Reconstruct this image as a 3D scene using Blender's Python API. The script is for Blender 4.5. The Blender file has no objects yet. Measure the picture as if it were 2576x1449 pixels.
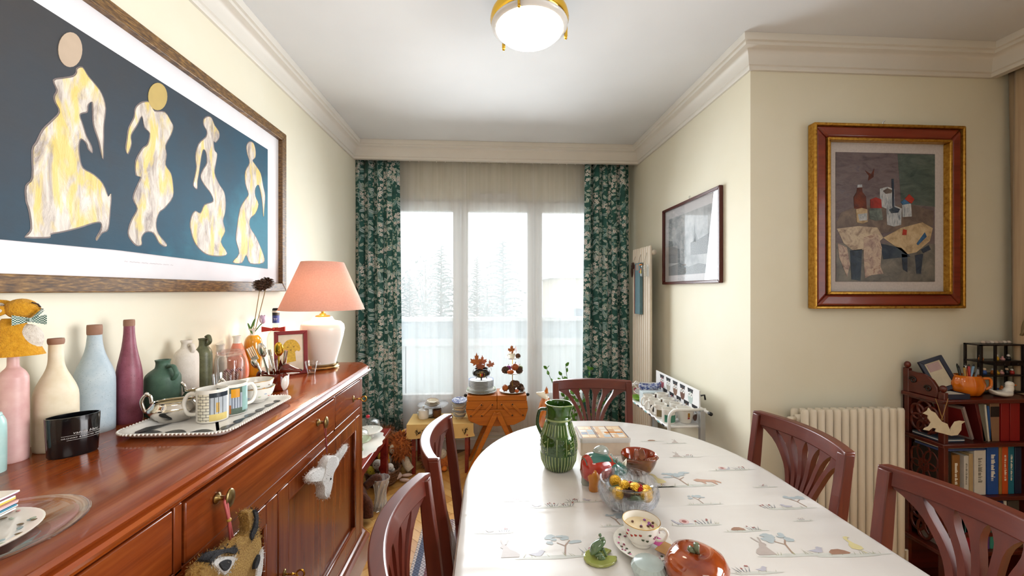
import bpy, bmesh, math, random
from mathutils import Vector, Matrix, Euler
R = math.radians
PI = math.pi
random.seed(7)
SC = bpy.context.scene
COL = SC.collection

# ---------------------------------------------------------------- camera
FPX, HORIZ, YAW, EYE = 1000.0, 730.0, math.atan(0.058), 1.36
cam_data = bpy.data.cameras.new('camera')
cam = bpy.data.objects.new('camera', cam_data)
COL.objects.link(cam)
cam_data.sensor_width = 36.0
cam_data.lens = 36.0 * FPX / 2576.0
cam_data.shift_y = (HORIZ - 724.5) / 2576.0
cam_data.clip_start = 0.02
cam.location = (0, 0, EYE)
cam.rotation_euler = (R(90), 0, -YAW)
SC.camera = cam

# ---------------------------------------------------------------- world and lights
world = bpy.data.worlds.new('overcast_sky')
SC.world = world
world.use_nodes = True
bg = world.node_tree.nodes['Background']
bg.inputs['Color'].default_value = (0.90, 0.955, 1.0, 1)
bg.inputs['Strength'].default_value = 2.0

def area(name, loc, rot, sx, sy, power, col, portal=False, spread=180):
 d = bpy.data.lights.new(name, 'AREA')
 d.shape = 'RECTANGLE'
 d.size, d.size_y = sx, sy
 d.energy = power
 d.color = col
 d.spread = R(spread)
 if portal:
  d.cycles.is_portal = True
 o = bpy.data.objects.new(name, d)
 COL.objects.link(o)
 o.location = loc
 o.rotation_euler = rot
 return o

# daylight entering through the dining window and through the living room window on the right
area('window_daylight', (0.06, 3.205, 1.52), (R(-79), 0, 0), 1.16, 1.36, 22, (0.90, 0.96, 1.0), spread=130)
area('balcony_daylight', (0.08, 3.85, 1.45), (R(-90), 0, 0), 1.9, 1.9, 7, (0.94, 0.98, 1.0))
area('living_window_daylight', (2.71, 0.15, 1.45), (0, R(90), 0), 1.5, 1.5, 20, (0.98, 0.98, 1.0), spread=90)
area('added_rear_fill', (0.5, -1.5, 2.46), (0, 0, 0), 1.1, 1.1, 15, (1.0, 0.95, 0.88))  # fill light added behind the camera for brightness, no known lamp there

vs = SC.view_settings
vs.view_transform = 'Standard'
vs.look = 'None'
vs.gamma = 1
vs.use_curve_mapping = False
vs.exposure = 0.62
cy = SC.cycles
cy.use_denoising = True
cy.max_bounces = 7
cy.diffuse_bounces = 3
cy.glossy_bounces = 3
cy.transmission_bounces = 6
cy.transparent_max_bounces = 16
cy.caustics_reflective = False
cy.caustics_refractive = False
cy.sample_clamp_indirect = 5
cy.adaptive_threshold = 0.07
cy.adaptive_min_samples = 16

# ---------------------------------------------------------------- where a picture point lies in the room
def P(px, py, x=None, y=None, z=None):
 a, b = (px - 1288) / FPX, -(py - HORIZ) / FPX
 d = Vector((math.cos(YAW) * a + math.sin(YAW), -math.sin(YAW) * a + math.cos(YAW), b))
 if z is not None:
  t = (z - EYE) / d.z
 elif x is not None:
  t = x / d.x
 else:
  t = y / d.y
 return Vector((d.x * t, d.y * t, EYE + d.z * t))

# ---------------------------------------------------------------- mesh helpers
class MB:
 """collects shapes for one mesh"""

 def __init__(s):
  s.v, s.f, s.uv = [], [], None

 def add(s, vs_, fs_, M=None):
  n = len(s.v)
  s.v += [tuple(M @ Vector(q)) for q in vs_] if M is not None else [tuple(q) for q in vs_]
  s.f += [tuple(i + n for i in f) for f in fs_]
  return s

 def box(s, x0, x1, y0, y1, z0, z1, M=None):
  vv = [(x, y, z) for x in (x0, x1) for y in (y0, y1) for z in (z0, z1)]
  return s.add(vv, [(0, 1, 3, 2), (4, 6, 7, 5), (0, 4, 5, 1), (2, 3, 7, 6), (0, 2, 6, 4), (1, 5, 7, 3)], M)

 def cbox(s, c, d, M=None):
  return s.box(c[0] - d[0] / 2, c[0] + d[0] / 2, c[1] - d[1] / 2, c[1] + d[1] / 2, c[2] - d[2] / 2, c[2] + d[2] / 2, M)

 def lathe(s, prof, n=32, M=None, sx=1, sy=1, cap=True):
  """prof: (r, z) from bottom outside up; ends closed when r>0 and cap"""
  vv, ff, rings = [], [], []
  for r, z in prof:
   if r < 1e-6:
    rings.append([len(vv)])
    vv.append((0, 0, z))
   else:
    rings.append(list(range(len(vv), len(vv) + n)))
    vv += [(r * sx * math.cos(2 * PI * i / n), r * sy * math.sin(2 * PI * i / n), z) for i in range(n)]
  for a, b in zip(rings, rings[1:]):
   for i in range(n):
    j = (i + 1) % n
    if len(a) == 1 and len(b) == 1:
     break
    if len(a) == 1:
     ff.append((a[0], b[j], b[i]))
    elif len(b) == 1:
     ff.append((a[i], a[j], b[0]))
    else:
     ff.append((a[i], a[j], b[j], b[i]))
  if cap:
   if len(rings[0]) > 1:
    ff.append(tuple(reversed(rings[0])))
   if len(rings[-1]) > 1:
    ff.append(tuple(rings[-1]))
  return s.add(vv, ff, M)

 def tube(s, pts, r, n=8, M=None, closed=False, ry=None):
  """tube along points; r a number or one per point"""
  pts = [Vector(p) for p in pts]
  m = len(pts)
  rr = r if isinstance(r, (list, tuple)) else [r] * m
  k = (ry / rr[0]) if ry else 1
  vv, ff = [], []
  t0 = (pts[1] - pts[0]).normalized()
  up = Vector((0, 0, 1)) if abs(t0.z) < 0.9 else Vector((0, 1, 0))
  nrm = t0.cross(up).normalized()
  for i in range(m):
   if closed:
    t = (pts[(i + 1) % m] - pts[i - 1]).normalized()
   else:
    t = (pts[min(i + 1, m - 1)] - pts[max(i - 1, 0)]).normalized()
   nrm = (nrm - t * nrm.dot(t)).normalized()
   b = t.cross(nrm)
   for q in range(n):
    a = 2 * PI * q / n
    vv.append(pts[i] + (nrm * math.cos(a) + b * math.sin(a) * k) * rr[i])
  for i in range(m if closed else m - 1):
   i2 = (i + 1) % m
   for q in range(n):
    q2 = (q + 1) % n
    ff.append((i * n + q, i * n + q2, i2 * n + q2, i2 * n + q))
  if not closed:
   ff.append(tuple(reversed(range(n))))
   ff.append(tuple(range((m - 1) * n, m * n)))
  return s.add(vv, ff, M)

 def prism(s, poly, z0, z1, M=None):
  """2D polygon (counter-clockwise in xy) extruded z0..z1"""
  n = len(poly)
  vv = [(x, y, z0) for x, y in poly] + [(x, y, z1) for x, y in poly]
  ff = [tuple(reversed(range(n))), tuple(range(n, 2 * n))]
  ff += [(i, (i + 1) % n, n + (i + 1) % n, n + i) for i in range(n)]
  return s.add(vv, ff, M)

 def ball(s, c, r, n=16, m=10, M=None):
  rx, ry, rz = r if isinstance(r, (list, tuple)) else (r, r, r)
  vv, ff = [(c[0], c[1], c[2] - rz)], []
  for j in range(1, m):
   ph = -PI / 2 + PI * j / m
   for i in range(n):
    a = 2 * PI * i / n
    vv.append((c[0] + rx * math.cos(ph) * math.cos(a), c[1] + ry * math.cos(ph) * math.sin(a), c[2] + rz * math.sin(ph)))
  vv.append((c[0], c[1], c[2] + rz))
  for i in range(n):
   ff.append((0, 1 + (i + 1) % n, 1 + i))
  for j in range(m - 2):
   for i in range(n):
    i2 = (i + 1) % n
    ff.append((1 + j * n + i, 1 + j * n + i2, 1 + (j + 1) * n + i2, 1 + (j + 1) * n + i))
  L = len(vv) - 1
  for i in range(n):
   ff.append((1 + (m - 2) * n + i, 1 + (m - 2) * n + (i + 1) % n, L))
  return s.add(vv, ff, M)

 def grid(s, fn, nu, nv, M=None, wrap=False):
  """surface fn(u, v) for u, v in 0..1"""
  vv = [fn(i / nu, j / nv) for j in range(nv + 1) for i in range(nu + 1)]
  w = nu + 1
  ff = [(j * w + i, j * w + i + 1, (j + 1) * w + i + 1, (j + 1) * w + i) for j in range(nv) for i in range(nu)]
  return s.add(vv, ff, M)

 def loft(s, rings, M=None, cap=True):
  n = len(rings[0])
  vv = [q for r_ in rings for q in r_]
  ff = [(k * n + i, k * n + (i + 1) % n, (k + 1) * n + (i + 1) % n, (k + 1) * n + i) for k in range(len(rings) - 1) for i in range(n)]
  if cap:
   ff += [tuple(reversed(range(n))), tuple(range((len(rings) - 1) * n, len(rings) * n))]
  return s.add(vv, ff, M)

 def mesh(s, name, smooth=False):
  me = bpy.data.meshes.new(name)
  me.from_pydata(s.v, [], s.f)
  bm = bmesh.new()
  bm.from_mesh(me)
  bmesh.ops.recalc_face_normals(bm, faces=bm.faces)
  bm.to_mesh(me)
  bm.free()
  if s.uv is not None:
   ul = me.uv_layers.new(name='UVMap')
   for lp in me.loops:
    ul.data[lp.index].uv = s.uv[lp.vertex_index]
  if smooth:
   me.polygons.foreach_set('use_smooth', [True] * len(me.polygons))
   if smooth is not True:
    me.set_sharp_from_angle(angle=R(smooth))
  return me

 def build(s, name, m, parent=None, smooth=False, bevel=0, sub=0, seg=2):
  o = bpy.data.objects.new(name, s.mesh(name, smooth if not bevel else False))
  COL.objects.link(o)
  o.data.materials.append(MAT(m))
  if bevel:
   b = o.modifiers.new('bevel', 'BEVEL')
   b.width, b.segments, b.limit_method, b.angle_limit = bevel, seg, 'ANGLE', R(40)
   b.harden_normals = False
   o.data.polygons.foreach_set('use_smooth', [True] * len(o.data.polygons))
   o.data.set_sharp_from_angle(angle=R(40))
  if sub:
   q = o.modifiers.new('subdivision', 'SUBSURF')
   q.levels = q.render_levels = sub
  if parent is not None:
   o.parent = parent
  return o

def tag(o, label=None, cat=None, group=None, kind=None):
 if label:
  o['label'] = label
 if cat:
  o['category'] = cat
 if group:
  o['group'] = group
 if kind:
  o['kind'] = kind
 return o

def thing(name, label, cat, loc=(0, 0, 0), rz=0, group=None, rot=None):
 o = bpy.data.objects.new(name, None)
 COL.objects.link(o)
 o.empty_display_size = 0.05
 o.location = loc
 o.rotation_euler = rot if rot else (0, 0, rz)
 return tag(o, label, cat, group)

def dup(root, loc, rz=0, label=None, group=None, scale=None):
 r = root.copy()
 COL.objects.link(r)
 r.location = loc
 r.rotation_euler = (root.rotation_euler.x, root.rotation_euler.y, rz)
 if scale:
  r.scale = (scale,) * 3
 if label:
  r['label'] = label
 if group:
  r['group'] = group
 for ch in list(root.children):
  c = ch.copy()
  COL.objects.link(c)
  c.parent = r
  for g in list(ch.children):
   d = g.copy()
   COL.objects.link(d)
   d.parent = c
 return r

def T(x=0, y=0, z=0, rx=0, ry=0, rz=0, s=None):
 M = Matrix.Translation((x, y, z)) @ Euler((R(rx), R(ry), R(rz))).to_matrix().to_4x4()
 if s is not None:
  M = M @ Matrix.Diagonal((s, s, s, 1) if not isinstance(s, (list, tuple)) else (*s, 1))
 return M

def spline(pts, n=6, closed=False):
 """Catmull-Rom through points of any dimension"""
 out, m = [], len(pts)
 rng = m if closed else m - 1
 for i in range(rng):
  p0 = pts[(i - 1) % m] if closed or i > 0 else pts[0]
  p1, p2 = pts[i], pts[(i + 1) % m]
  p3 = pts[(i + 2) % m] if closed or i + 2 < m else pts[-1]
  for k in range(n):
   t = k / n
   out.append(tuple(0.5 * (2 * b + (c - a) * t + (2 * a - 5 * b + 4 * c - d) * t * t + (3 * b - a - 3 * c + d) * t ** 3) for a, b, c, d in zip(p0, p1, p2, p3)))
 if not closed:
  out.append(tuple(pts[-1]))
 return out

def text_mesh(name, body, size, m, parent, loc, rot, extrude=0.0002, align='CENTER', sx=1, shear=0):
 c = bpy.data.curves.new(name, 'FONT')
 c.body, c.size, c.align_x, c.align_y, c.extrude, c.resolution_u = body, size, align, 'CENTER', extrude, 2
 c.shear = shear
 o = bpy.data.objects.new(name, c)
 COL.objects.link(o)
 me = bpy.data.meshes.new_from_object(o.evaluated_get(bpy.context.evaluated_depsgraph_get()))
 bpy.data.objects.remove(o)
 bpy.data.curves.remove(c)
 o = bpy.data.objects.new(name, me)
 COL.objects.link(o)
 me.materials.clear()
 me.materials.append(MAT(m))
 o.location, o.rotation_euler, o.parent = loc, rot, parent
 o.scale = (sx, 1, 1)
 return o

# ---------------------------------------------------------------- materials
MATS = {}

def lin(h):
 h = h.lstrip('#')
 out = []
 for i in (0, 2, 4):
  c = int(h[i:i + 2], 16) / 255
  out.append(c / 12.92 if c <= 0.04045 else ((c + 0.055) / 1.055) ** 2.4)
 return (*out, 1)

class NT:
 """short names for building node trees"""

 def __init__(s, name):
  s.m = bpy.data.materials.new(name)
  s.m.use_nodes = True
  s.t = s.m.node_tree
  s.b = s.t.nodes['Principled BSDF']
  s.out = s.t.nodes['Material Output']
  MATS[name] = s.m

 def n(s, typ, **kw):
  nd = s.t.nodes.new(typ)
  for k, v in kw.items():
   if k.startswith('i_'):
    k2 = k[2:].replace('_', ' ')
    s.set(nd.inputs[k2], v)
   elif k[0] == 'i' and k[1:].isdigit():
    s.set(nd.inputs[int(k[1:])], v)
   else:
    setattr(nd, k, v)
  return nd

 def set(s, sock, v):
  if hasattr(v, 'is_output') or isinstance(v, bpy.types.NodeSocket):
   s.t.links.new(v, sock)
  else:
   sock.default_value = v

 def math(s, op, a, b=0.0, c=0.0, clamp=False):
  nd = s.n('ShaderNodeMath', operation=op, use_clamp=clamp)
  for i, v in enumerate((a, b, c)):
   s.set(nd.inputs[i], v)
  return nd.outputs[0]

 def ramp(s, fac, stops, interp='LINEAR'):
  nd = s.n('ShaderNodeValToRGB')
  cr = nd.color_ramp
  cr.interpolation = interp
  while len(cr.elements) < len(stops):
   cr.elements.new(0.5)
  for e, (p, c) in zip(cr.elements, stops):
   e.position = p
   e.color = lin(c) if isinstance(c, str) else c
  s.set(nd.inputs[0], fac)
  return nd.outputs[0]

 def mix(s, fac, a, b, mode='MIX'):
  nd = s.n('ShaderNodeMix', data_type='RGBA', blend_type=mode)
  s.set(nd.inputs[0], fac)
  s.set(nd.inputs[6], lin(a) if isinstance(a, str) else a)
  s.set(nd.inputs[7], lin(b) if isinstance(b, str) else b)
  return nd.outputs[2]

 def coord(s, kind='Object', scale=(1, 1, 1), rot=(0, 0, 0), loc=(0, 0, 0)):
  tc = s.n('ShaderNodeTexCoord')
  mp = s.n('ShaderNodeMapping')
  s.t.links.new(tc.outputs[kind], mp.inputs[0])
  mp.inputs['Scale'].default_value = scale
  mp.inputs['Rotation'].default_value = rot
  mp.inputs['Location'].default_value = loc
  return mp.outputs[0]

 def noise(s, vec, scale, detail=3, rough=0.55, out=0, dist=0):
  nd = s.n('ShaderNodeTexNoise', i_Scale=scale, i_Detail=detail, i_Roughness=rough, i_Distortion=dist)
  s.t.links.new(vec, nd.inputs['Vector'])
  return nd.outputs[out]

 def bump(s, h, strength=0.3, dist=0.01):
  nd = s.n('ShaderNodeBump', i_Strength=strength, i_Distance=dist)
  s.set(nd.inputs['Height'], h)
  s.set(s.b.inputs['Normal'], nd.outputs[0])
  return nd.outputs[0]

 def p(s, **kw):
  names = dict(col='Base Color', rough='Roughness', metal='Metallic', trans='Transmission Weight', ior='IOR', coat='Coat Weight', coatr='Coat Roughness', em='Emission Color', ems='Emission Strength', sheen='Sheen Weight', alpha='Alpha', sss='Subsurface Weight', spec='Specular IOR Level')
  for k, v in kw.items():
   s.set(s.b.inputs[names[k]], lin(v) if isinstance(v, str) else v)
  return s

def simple(name, col, rough=0.5, var=0.06, vs_=30, bump=0.0, bs=200, **kw):
 """plain colour with a little noise in it; optional fine relief"""
 t = NT(name)
 c = t.coord('Object')
 a = lin(col)
 lo = tuple(max(0, q * (1 - var * 1.6)) for q in a[:3]) + (1,)
 hi = tuple(min(1, q * (1 + var)) for q in a[:3]) + (1,)
 t.p(col=t.ramp(t.noise(c, vs_), [(0.3, lo), (0.7, hi)]), rough=rough, **kw)
 if bump:
  t.bump(t.noise(c, bs, 2), bump, 0.004)
 return t

AUTO = {}

def MAT(m):
 if m in MATS:
  return MATS[m]
 # '#rrggbb/rough' or '#rrggbb' makes a plain material named after its colour
 if m.startswith('#'):
  q = m.split('/')
  t = simple(m, q[0], float(q[1]) if len(q) > 1 else 0.5, 0.05)
  if len(q) > 2:
   t.p(metal=float(q[2]))
  return t.m
 raise KeyError(m)

def wood(name, dark, mid, light, rough=0.3, coat=0.0, axis=0, sc=6.0, var=1.0):
 t = NT(name)
 st = [sc * 5, sc * 5, sc * 5]
 st[axis] = sc * 0.35
 c = t.coord('Object', tuple(st))
 n1 = t.noise(c, 1.0, 5, 0.6, dist=0.6)
 st2 = [90, 90, 90]
 st2[axis] = 3
 n2 = t.noise(t.coord('Object', tuple(st2)), 1.0, 3, 0.6)
 f = t.math('ADD', t.math('MULTIPLY', n1, 0.75), t.math('MULTIPLY', n2, 0.25))
 t.p(col=t.ramp(f, [(0.28, dark), (0.5, mid), (0.74, light)]), rough=rough, coat=coat, coatr=0.06)
 return t

wood('mahogany', '#521f0a', '#773412', '#934d1e', 0.24, 0.12, 1, 5)
wood('mahogany_top', '#662608', '#883c10', '#a2561c', 0.17, 0.2, 1, 4)
wood('mahogany_x', '#4d1f0b', '#6e3212', '#87481d', 0.22, 0.15, 0, 5)
wood('mahogany_z', '#521f0a', '#773412', '#934d1e', 0.24, 0.12, 2, 5)
wood('chair_wood', '#40140c', '#591f13', '#6e2d1b', 0.34, 0.15, 2, 4)
wood('chair_wood_x', '#40140c', '#591f13', '#6e2d1b', 0.34, 0.15, 0, 4)
wood('bookcase_wood', '#3a0e08', '#55180d', '#6d2413', 0.3, 0.2, 0, 4)
wood('sewing_wood', '#a5560e', '#bf6c18', '#cf7e26', 0.42, 0.08, 0, 5)
wood('red_table_wood', '#591311', '#7c201b', '#922d22', 0.22, 0.3, 1, 5)
for i_, (a_, b_, c_) in enumerate((('#b57a38', '#cb9148', '#dba860'), ('#c38c4a', '#d6a35c', '#e3b877'), ('#a86f34', '#bf863f', '#d09c55'))):
 wood('parquet_%d' % i_, a_, b_, c_, 0.28, 0.2, 0, 7)

# plaster, paint
t = NT('wall_paint')
t.p(col=t.ramp(t.noise(t.coord('Object'), 3.0), [(0.3, '#eae3cc'), (0.7, '#ede7d3')]), rough=0.62)
t.bump(t.noise(t.coord('Object'), 90, 3), 0.05, 0.004)
t = NT('ceiling_paint')
t.p(col=t.ramp(t.noise(t.coord('Object'), 2.0), [(0.3, '#e2e3e4'), (0.7, '#e8e9ea')]), rough=0.7)
t.bump(t.noise(t.coord('Object'), 70, 2), 0.04, 0.003)
simple('cornice_paint', '#e4dfd6', 0.5, 0.02, 4)
simple('white_frame', '#e9e6e2', 0.35, 0.02, 6)
simple('white_gloss', '#f1efec', 0.15, 0.02, 20)
simple('shutter_box', '#c8b9a2', 0.55, 0.03, 6)
simple('concrete', '#c9cbcb', 0.8, 0.06, 5)
simple('radiator_paint', '#e6dac6', 0.42, 0.02, 5)
simple('radiator_cream', '#e2d5c2', 0.4, 0.02, 5)
simple('brass', '#c9983f', 0.18, 0.05, 40, metal=1.0)
simple('antique_brass', '#a08a5c', 0.3, 0.12, 60, metal=1.0)
simple('gold_polished', '#f0c046', 0.1, 0.03, 20, metal=1.0)
simple('silver', '#e2ded6', 0.09, 0.05, 30, metal=1.0)
simple('steel', '#b9bcc0', 0.3, 0.04, 30, metal=0.9)
simple('grey_metal', '#b4b6b8', 0.35, 0.03, 20, metal=0.4)
simple('black_rubber', '#141414', 0.5, 0.1, 30)
simple('porcelain', '#f0ece4', 0.12, 0.02, 20, coat=0.4)
simple('cream_china', '#e9dfca', 0.15, 0.03, 20, coat=0.3)
simple('paper_white', '#eceaea', 0.75, 0.02, 20)
simple('matboard', '#e6e3e6', 0.8, 0.02, 10)

def glassy(name, col=(1, 1, 1, 1), rough=0.0, ior=1.45, mixf=None):
 """thin glass: clear sheet with a Fresnel reflection"""
 t = NT(name)
 tr = t.n('ShaderNodeBsdfTransparent')
 tr.inputs[0].default_value = col
 gl = t.n('ShaderNodeBsdfGlossy')
 gl.inputs['Roughness'].default_value = rough
 lw = t.n('ShaderNodeLayerWeight', i_Blend=0.5)
 r0 = ((ior - 1) / (ior + 1)) ** 2 if mixf is None else mixf
 f = t.math('ADD', r0, t.math('MULTIPLY', t.math('POWER', lw.outputs['Facing'], 4.0), 1 - r0))
 mx = t.n('ShaderNodeMixShader', i0=f, i1=tr.outputs[0], i2=gl.outputs[0])
 t.t.links.new(mx.outputs[0], t.out.inputs[0])
 return t

glassy('thin_glass', (0.97, 0.98, 0.98, 1), 0.0, 1.45, 0.07)
glassy('picture_glass', (0.97, 0.97, 0.97, 1), 0.0, 1.5)
glassy('smoky_glass', (0.86, 0.78, 0.76, 1), 0.02)
t = NT('crystal')
t.p(col=(1, 1, 1, 1), trans=1.0, rough=0.02, ior=1.5)
tr_ = t.n('ShaderNodeBsdfTransparent')
tr_.inputs[0].default_value = (0.95, 0.96, 0.98, 1)
mx_ = t.n('ShaderNodeMixShader', i0=0.3, i1=tr_.outputs[0], i2=t.b.outputs[0])
t.t.links.new(mx_.outputs[0], t.out.inputs[0])

t = NT('cut_crystal')
t.p(col=(0.93, 0.95, 0.96, 1), rough=0.12)
gl_ = t.n('ShaderNodeBsdfGlossy')
gl_.inputs['Roughness'].default_value = 0.03
tr_ = t.n('ShaderNodeBsdfTransparent')
mx_ = t.n('ShaderNodeMixShader', i0=0.3, i1=t.b.outputs[0], i2=gl_.outputs[0])
m2_ = t.n('ShaderNodeMixShader', i0=0.4, i1=tr_.outputs[0], i2=mx_.outputs[0])
t.t.links.new(m2_.outputs[0], t.out.inputs[0])

# sheer curtain: open weave, denser where seen edge on
t = NT('sheer_voile')
lw = t.n('ShaderNodeLayerWeight', i_Blend=0.35)
uvn = t.n('ShaderNodeTexCoord').outputs['UV']
mpn = t.n('ShaderNodeMapping')
t.t.links.new(uvn, mpn.inputs[0])
mpn.inputs['Scale'].default_value = (7, 0.15, 1)
dens = t.ramp(t.noise(mpn.outputs[0], 1.0, 3), [(0.3, (0.44, 0.44, 0.44, 1)), (0.7, (0.64, 0.64, 0.64, 1))])
op = t.math('ADD', dens, t.math('MULTIPLY', lw.outputs['Facing'], 0.3), clamp=True)
tr_ = t.n('ShaderNodeBsdfTransparent')
df = t.n('ShaderNodeBsdfDiffuse')
df.inputs[0].default_value = (0.88, 0.87, 0.86, 1)
tl = t.n('ShaderNodeBsdfTranslucent')
tl.inputs[0].default_value = (0.9, 0.9, 0.9, 1)
m1 = t.n('ShaderNodeMixShader', i0=0.62, i1=df.outputs[0], i2=tl.outputs[0])
m2 = t.n('ShaderNodeMixShader', i0=op, i1=tr_.outputs[0], i2=m1.outputs[0])
t.t.links.new(m2.outputs[0], t.out.inputs[0])

def motif(t, vec, scale, rnd=1.0, seedoff=(0, 0, 0)):
 """scattered cells: returns local x, y (cell units, turned at random), radius and a random colour"""
 ad = t.n('ShaderNodeVectorMath', operation='ADD', i0=vec, i1=seedoff)
 v = t.n('ShaderNodeTexVoronoi', voronoi_dimensions='2D', i_Scale=scale, i_Randomness=rnd)
 t.t.links.new(ad.outputs[0], v.inputs['Vector'])
 sb = t.n('ShaderNodeVectorMath', operation='SUBTRACT', i0=ad.outputs[0], i1=v.outputs['Position'])
 sx = t.n('ShaderNodeSeparateXYZ', i0=sb.outputs[0])
 sc_ = t.n('ShaderNodeSeparateColor', i0=v.outputs['Color'])
 x, y = t.math('MULTIPLY', sx.outputs[0], scale), t.math('MULTIPLY', sx.outputs[1], scale)
 an = t.math('MULTIPLY', sc_.outputs[0], 6.283)
 c, s_ = t.math('COSINE', an), t.math('SINE', an)
 lx = t.math('ADD', t.math('MULTIPLY', x, c), t.math('MULTIPLY', y, s_))
 ly = t.math('SUBTRACT', t.math('MULTIPLY', y, c), t.math('MULTIPLY', x, s_))
 r = t.math('SQRT', t.math('ADD', t.math('MULTIPLY', x, x), t.math('MULTIPLY', y, y)))
 return lx, ly, r, sc_.outputs

def leafmask(t, lx, ly, l=0.5, w=0.2):
 q = t.math('DIVIDE', lx, l)
 edge = t.math('MULTIPLY', t.math('SUBTRACT', 1.0, t.math('MULTIPLY', q, q)), w)
 d = t.math('SUBTRACT', edge, t.math('ABSOLUTE', ly))
 return t.math('MULTIPLY', d, 40.0, clamp=True), d

def flowermask(t, lx, ly, r, rad=0.4, pet=5):
 a = t.math('ARCTAN2', ly, lx)
 e = t.math('MULTIPLY', t.math('ADD', 0.78, t.math('MULTIPLY', t.math('COSINE', t.math('MULTIPLY', a, float(pet))), 0.22)), rad)
 return t.math('MULTIPLY', t.math('SUBTRACT', e, r), 30.0, clamp=True)

# floral curtain print, mapped on the cloth by its UVs (metres)
t = NT('floral_curtain')
uvn = t.n('ShaderNodeTexCoord').outputs['UV']
bgc = t.ramp(t.noise(uvn, 9.0), [(0.3, '#1f514a'), (0.7, '#316b62')])
col = bgc
for sc_, l_, w_, off, c1, c2 in ((15, 0.52, 0.2, (3.1, 1.7, 0), '#6d9a96', '#9dc0bd'), (13, 0.55, 0.17, (7.7, 4.2, 0), '#97b9b6', '#cfdcda'), (21, 0.5, 0.2, (1.2, 9.4, 0), '#a3bfb4', '#d6dfd4')):
 lx, ly, r_, cc = motif(t, uvn, sc_, 1.0, off)
 msk, d_ = leafmask(t, lx, ly, l_, w_)
 on = t.math('GREATER_THAN', cc[1], 0.16)
 vein = t.math('LESS_THAN', t.math('ABSOLUTE', ly), 0.022)
 rim = t.math('LESS_THAN', d_, 0.035)
 lc = t.mix(t.math('MAXIMUM', t.math('MULTIPLY', vein, 0.85), t.math('MULTIPLY', rim, 0.5)), t.mix(cc[2], c1, c2), '#1d4a42')
 col = t.mix(t.math('MULTIPLY', msk, on), col, lc)
lx, ly, r_, cc = motif(t, uvn, 46, 0.9, (2.3, 0.4, 0))
brr = t.math('MULTIPLY', t.math('SUBTRACT', 0.28, r_), 20.0, clamp=True)
zone2 = t.math('GREATER_THAN', t.noise(uvn, 6.0, 1), 0.5)
col = t.mix(t.math('MULTIPLY', t.math('MULTIPLY', brr, zone2), t.math('GREATER_THAN', cc[1], 0.4)), col, '#a9b9a6')
zone = t.math('MULTIPLY', t.math('SUBTRACT', t.noise(uvn, 5.5, 1, 0.5), 0.53), 40.0, clamp=True)
lx, ly, r_, cc = motif(t, uvn, 30, 0.7, (5.3, 2.4, 0))
fm = t.math('MULTIPLY', flowermask(t, lx, ly, r_, 0.5), zone)
fc = t.mix(t.math('LESS_THAN', r_, 0.13), t.mix(cc[1], '#e3dfd8', '#f0ede8'), '#b9ae9e')
fc = t.mix(t.math('GREATER_THAN', r_, 0.36), fc, '#c8c0b6')
col = t.mix(fm, col, fc)
t.p(col=col, rough=0.7, sheen=0.15)
tl = t.n('ShaderNodeBsdfTranslucent')
t.set(tl.inputs[0], col)
m2 = t.n('ShaderNodeMixShader', i0=0.15, i1=t.b.outputs[0], i2=tl.outputs[0])
t.t.links.new(m2.outputs[0], t.out.inputs[0])

t = NT('beige_curtain')
t.p(col=t.ramp(t.noise(t.coord('Object', (40, 40, 1)), 2.0), [(0.3, '#ad9274'), (0.7, '#c4aa88')]), rough=0.75, sheen=0.2)

# oilcloth on the dining table: glossy, with the creases of its folds
t = NT('oilcloth')
c = t.coord('Object')
sx_ = t.n('ShaderNodeSeparateXYZ', i0=c)

def crease(axis, pos, width):
 d = t.math('DIVIDE', t.math('SUBTRACT', sx_.outputs[axis], pos), width)
 return t.math('POWER', 2.718, t.math('MULTIPLY', t.math('MULTIPLY', d, d), -1.0))

h = t.math('MULTIPLY', t.noise(t.coord('Object', (1.5, 5.0, 1)), 2.2, 2), 1.6)
for ax, ps, wd, am in ((1, 1.09, 0.008, 0.22), (1, 1.42, 0.008, 0.14), (1, 0.84, 0.008, 0.1)):
 h = t.math('ADD', h, t.math('MULTIPLY', crease(ax, ps, wd), am))
t.p(col=t.ramp(t.noise(c, 6.0), [(0.3, '#dbd5d0'), (0.7, '#e1dcd7')]), rough=0.3, coat=0.15, coatr=0.2)
t.bump(h, 0.35, 0.006)
simple('oilcloth_drop', '#e6dfd5', 0.3, 0.03, 6)

# large artwork: dark ground that turns from charcoal to teal
t = NT('painted_ground')
c = t.coord('Object')
sp_ = t.n('ShaderNodeSeparateXYZ', i0=c)
gy = t.math('ADD', t.math('MULTIPLY', sp_.outputs[1], 0.62), t.math('MULTIPLY', sp_.outputs[2], -0.75))
gy = t.math('ADD', gy, t.math('MULTIPLY', t.noise(c, 7, 4), 0.35))
gc = t.ramp(t.math('ADD', gy, 0.62), [(0.12, '#47423f'), (0.5, '#3a444e'), (0.82, '#275268'), (1.0, '#337a90')])
bn = t.noise(t.coord('Object', (1, 14, 34), (0.5, 0, 0)), 1.6, 4)
gc = t.mix(t.math('MULTIPLY', bn, 0.2), gc, '#26323c')
t.p(col=gc, rough=0.6, spec=0.25)
t.bump(t.noise(t.coord('Object', (1, 20, 50), (0.5, 0, 0)), 2, 3), 0.15, 0.003)
t = NT('impasto_figure')
c = t.coord('Object', (1, 16, 4.5), (0.35, 0, 0))
f1 = t.noise(c, 1.9, 6, 0.66, dist=0.5)
f2 = t.noise(t.coord('Object', (1, 14, 4), (0.6, 0, 0)), 1.8, 3, 0.6, dist=0.5)
base = t.ramp(f1, [(0.28, '#7f726c'), (0.40, '#ab9d93'), (0.53, '#d3c8bc'), (0.70, '#ebe3d6')])
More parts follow.
